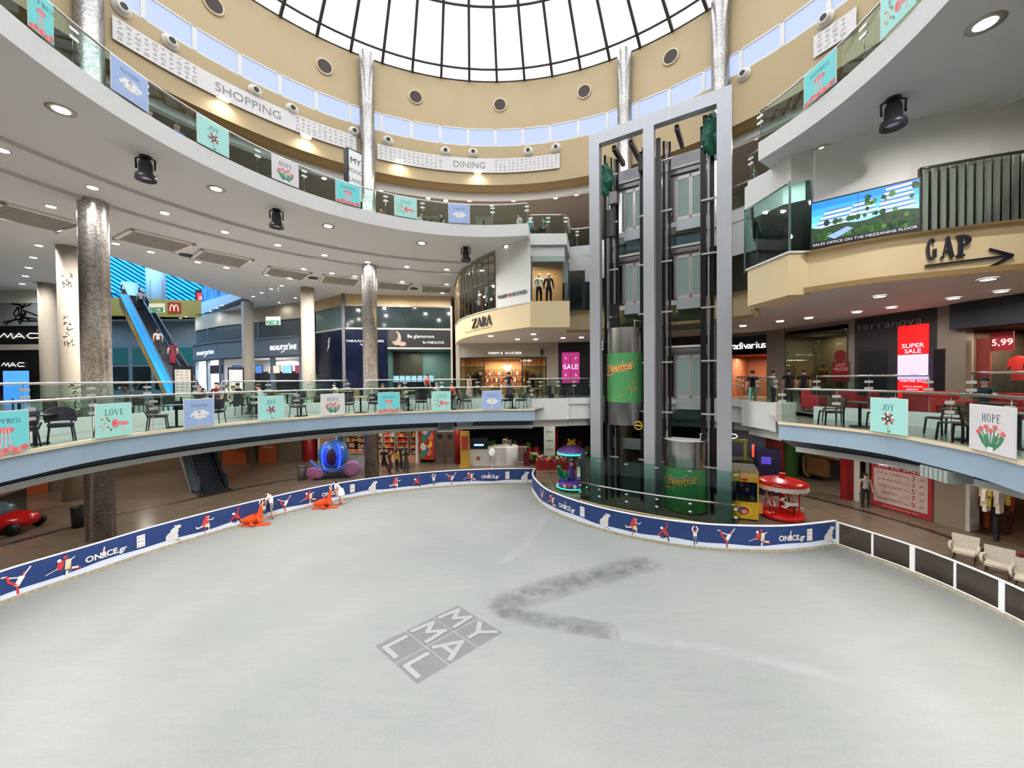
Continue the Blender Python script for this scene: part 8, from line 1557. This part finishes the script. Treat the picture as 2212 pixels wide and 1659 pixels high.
# menu stands
def menu(px, Y, h_, label, w_=.62):
    x, y, z = at(px, Y, ZF); t = thing('menu_board', label, 'menu board', (x, y, z), .5); b = MB(); b.box(-w_, w_, -.06, .06, 0.1, h_, black); b.build('case', t); b = MB(); b.box(-w_+.08, w_-.08, -.075, -.06, .5, h_-.18, M('menu_paper', (206, 200, 190), .5, emit=.15)); b.build('sheet', t)
    b = MB(lambda a, c, d: (a, -.078-d, c)); rn = random.Random(2)
    for c_ in (-1, 0, 1):
        for k in range(11): wl = rn.uniform(.1, .3)*w_; b.add([(c_*.5*w_-.2*w_, h_-.3-.14*k, 0), (c_*.5*w_-.2*w_+wl, h_-.3-.14*k, 0), (c_*.5*w_-.2*w_+wl, h_-.27-.14*k, 0), (c_*.5*w_-.2*w_, h_-.27-.14*k, 0)], [(0, 1, 2, 3)], M('menu_ink2', (120, 84, 60) if False else (110, 90, 84), .6))
    b.build('menu_text', t); b = MB(); b.box(-w_*.6, w_*.6, -.25, .25, 0, .08, black); b.build('foot', t)
menu(396, 17.5, 2.1, 'tall lit menu board in front of the escalator foot', .36); menu(510, 26, 2.3, 'menu board behind the diners before the beauty shop', .45)
def exitsign(px, py, Y, label):
    p = atY(px, py, Y); t = thing('exit_sign', label, 'sign', tuple(p)); b = MB(); b.box(-.55, .55, -.04, .04, -.32, .32, M('exit_cream', (206, 206, 180), .5, emit=.4)); b.build('case', t)
    b = MB(); b.box(-.5, .5, -.05, -.04, -.3, .02, M('exit_green', (40, 110, 84), .5, emit=.5)); b.build('green_panel', t); b = MB(lambda a, c, d: (a, -.055-d, c)); stroke(b, [(-.1, -.14), (.3, -.14)], .05, PC['wh'], 0); stroke(b, [(.15, -.05), (.3, -.14), (.15, -.23)], .05, PC['wh'], 0); b.sph((-.3, -.05, 0), (.04, .04, .01), PC['wh'], 6); stroke(b, [(-.3, -.1), (-.34, -.2), (-.4, -.26)], .04, PC['wh'], 0); b.build('running_figure', t)
    for x in (-.45, .45): b = MB(); b.tube([(x, 0, .32), (x, 0, ZUb-p.z)], .012, steelD, 5); b.build('hanger', t)
exitsign(339, 665, 28, 'hanging green exit sign in front of the yellow fascia'); exitsign(590, 693, 30, 'hanging green exit sign in front of the beauty shop')
# handwriting on the cream column
p = atY(153, 700, 21.2); q = MB(lambda a, b_, c: (p.x+(.49+c)*sin(a+.6), p.y-(.49+c)*cos(a+.6), b_)); rn = random.Random(4); sc_ = M('scribble_ink', (70, 56, 46), .6)
for zc, n_ in ((12.1, 9), (8.9, 10), (9.7, 4)):
    for i in range(n_): a_ = rn.uniform(-.35, .35); z = zc+rn.uniform(-.5, .5); stroke(q, [(a_, z), (a_+rn.uniform(-.15, .2), z+rn.uniform(-.2, .2)), (a_+rn.uniform(.0, .25), z+rn.uniform(-.15, .1))], .05, sc_, .002)
tag(q.build('column_writing'), 'scribbled dark vertical writing painted on the cream column', 'writing')
# red carousel
p = hz(1690, 1118, 0); t = thing('red_carousel', 'red roofed kiddie carousel with spotted white dogs beside the claw machine', 'ride', (p.x+.05, p.y+.1, 0), .1); t.scale = (.88, .88, .86); rd = M('carousel_red', (214, 26, 22), .3)
b = MB(); b.lathe([(1.12, 1.78), (1.14, 1.9), (.9, 2.0), (.2, 2.18), (0, 2.2)], rd, 36); b.build('roof', t); b = MB(); b.cyl((0, 0), .16, 2.18, 2.36, rd, 12); b.build('roof_cap', t)
b = MB(); n = 72; A = [(1.13*cos(2*PI*i/n), 1.13*sin(2*PI*i/n), 1.80) for i in range(n+1)]; B = [(1.15*cos(2*PI*i/n), 1.15*sin(2*PI*i/n), 1.60-.05*abs(sin(i*PI/3))) for i in range(n+1)]; b.strip(A, B, M('valance_white', (226, 216, 204), .6, noise=.1, nscale=8)); b.build('scalloped_valance', t)
b = MB(); b.lathe([(0, .04), (.95, .04), (1.0, .1), (.95, .28), (0, .3)], rd, 36); b.build('base', t)
for a in (.3, 1.9, 3.45, 5.0): b = MB(); b.cyl((.86*cos(a), .86*sin(a)), .035, .28, 1.8, rd, 8); b.build('pole', t)
b = MB(); b.cyl((0, 0), .12, .28, 2.0, rd, 14); b.build('centre_pole', t)
dogm = M('dog_white', (232, 228, 222), .4)
def dogseat(a, r, z, rz):
    c, s_ = r*cos(a), r*sin(a); f = lambda x, y, w_: (c+x*cos(rz)-y*sin(rz), s_+x*sin(rz)+y*cos(rz), z+w_); b = MB(f)
    b.sph((.22, 0, 0), (.14, .12, .12), dogm, 12); b.sph((0, 0, -.02), (.3, .11, .10), dogm, 12); b.sph((-.24, 0, -.03), (.13, .12, .12), dogm, 12); b.tube([(.3, 0, .05), (.38, 0, .18)], [.08, .07], dogm, 8)
    b.sph((.42, 0, .26), (.13, .10, .10), dogm, 12); b.sph((.54, 0, .22), (.08, .06, .055), dogm, 10); b.sph((.61, 0, .24), (.02, .02, .02), black, 6)
    for y in (-.09, .09): b.tube([(.25, y, -.06), (.38, y, -.16), (.48, y, -.13)], [.05, .04, .04], dogm, 6); b.tube([(-.28, y, -.08), (-.42, y, -.18), (-.54, y, -.26)], [.06, .045, .04], dogm, 6); b.sph((.38, y*1.1, .27), (.05, .025, .10), black, 8)
    [b.sph((x, y, w_), (.022, .022, .022), black, 6) for x, y, w_ in ((0, -.10, .03), (.12, -.11, .02), (-.15, -.11, .0), (.05, .0, .085), (-.1, .03, .085), (-.24, -.11, .03), (.22, -.115, .05), (-.02, -.1, -.05))]
    b.build('dog_seat', t); b = MB(f); b.box(-.5, .2, -.02, .02, -.18, -.12, black); b.bar((-.1, 0, -.1), (-.1, 0, -z+.3), .05, .05, black); b.build('seat_arm', t)
dogseat(-1.55, .62, .88, PI-.15); dogseat(2.9, .62, 1.0, 1.2); dogseat(.35, .7, 1.1, -1.9)
# ground floor visitor on armchair at the picture edge, hand bag etc.
p = hz(2215, 1262, 0); person('seated woman cut by the picture edge on the last white armchair', (p.x+.25, p.y+.1, 0), -.5, 1.62, 'sit', (120, 40, 60), (60, 50, 70), longhair=True)
# exit floor grates
for px, py, l in [(700, 1118-70, 'x'), (1193, 1022, 'x')][1:]: q = MB(); c = hz(px, py, .005); q.box(c.x-.5, c.x+.5, c.y-.12, c.y+.12, .004, .012, dark); tag(q.build('floor_grate'), 'small dark floor grate behind the corner of the rink board', 'grate')
# dark inlay line in the ground floor
q = MB(); inl = M('dark_floor_inlay', (52, 44, 38), .4); L_ = [Vector(hz(x, y, 0)[:2]) for x, y in [(-60, 1200), (0, 1180), (150, 1140), (262, 1110), (420, 1077), (560, 1048), (700, 1025)]]; P_ = Path(L_); q.strip(p3(P_.off(.12), .006), p3(P_.off(-.12), .006), inl)
L_ = [Vector(hz(x, y, 0)[:2]) for x, y in [(1730, 1118), (1740, 1072), (1850, 1100), (2020, 1150), (2212, 1225), (2400, 1300)][1:]]; P_ = Path(L_); q.strip(p3(P_.off(.14), .006), p3(P_.off(-.14), .006), inl); q.struct('floor_inlay_line')
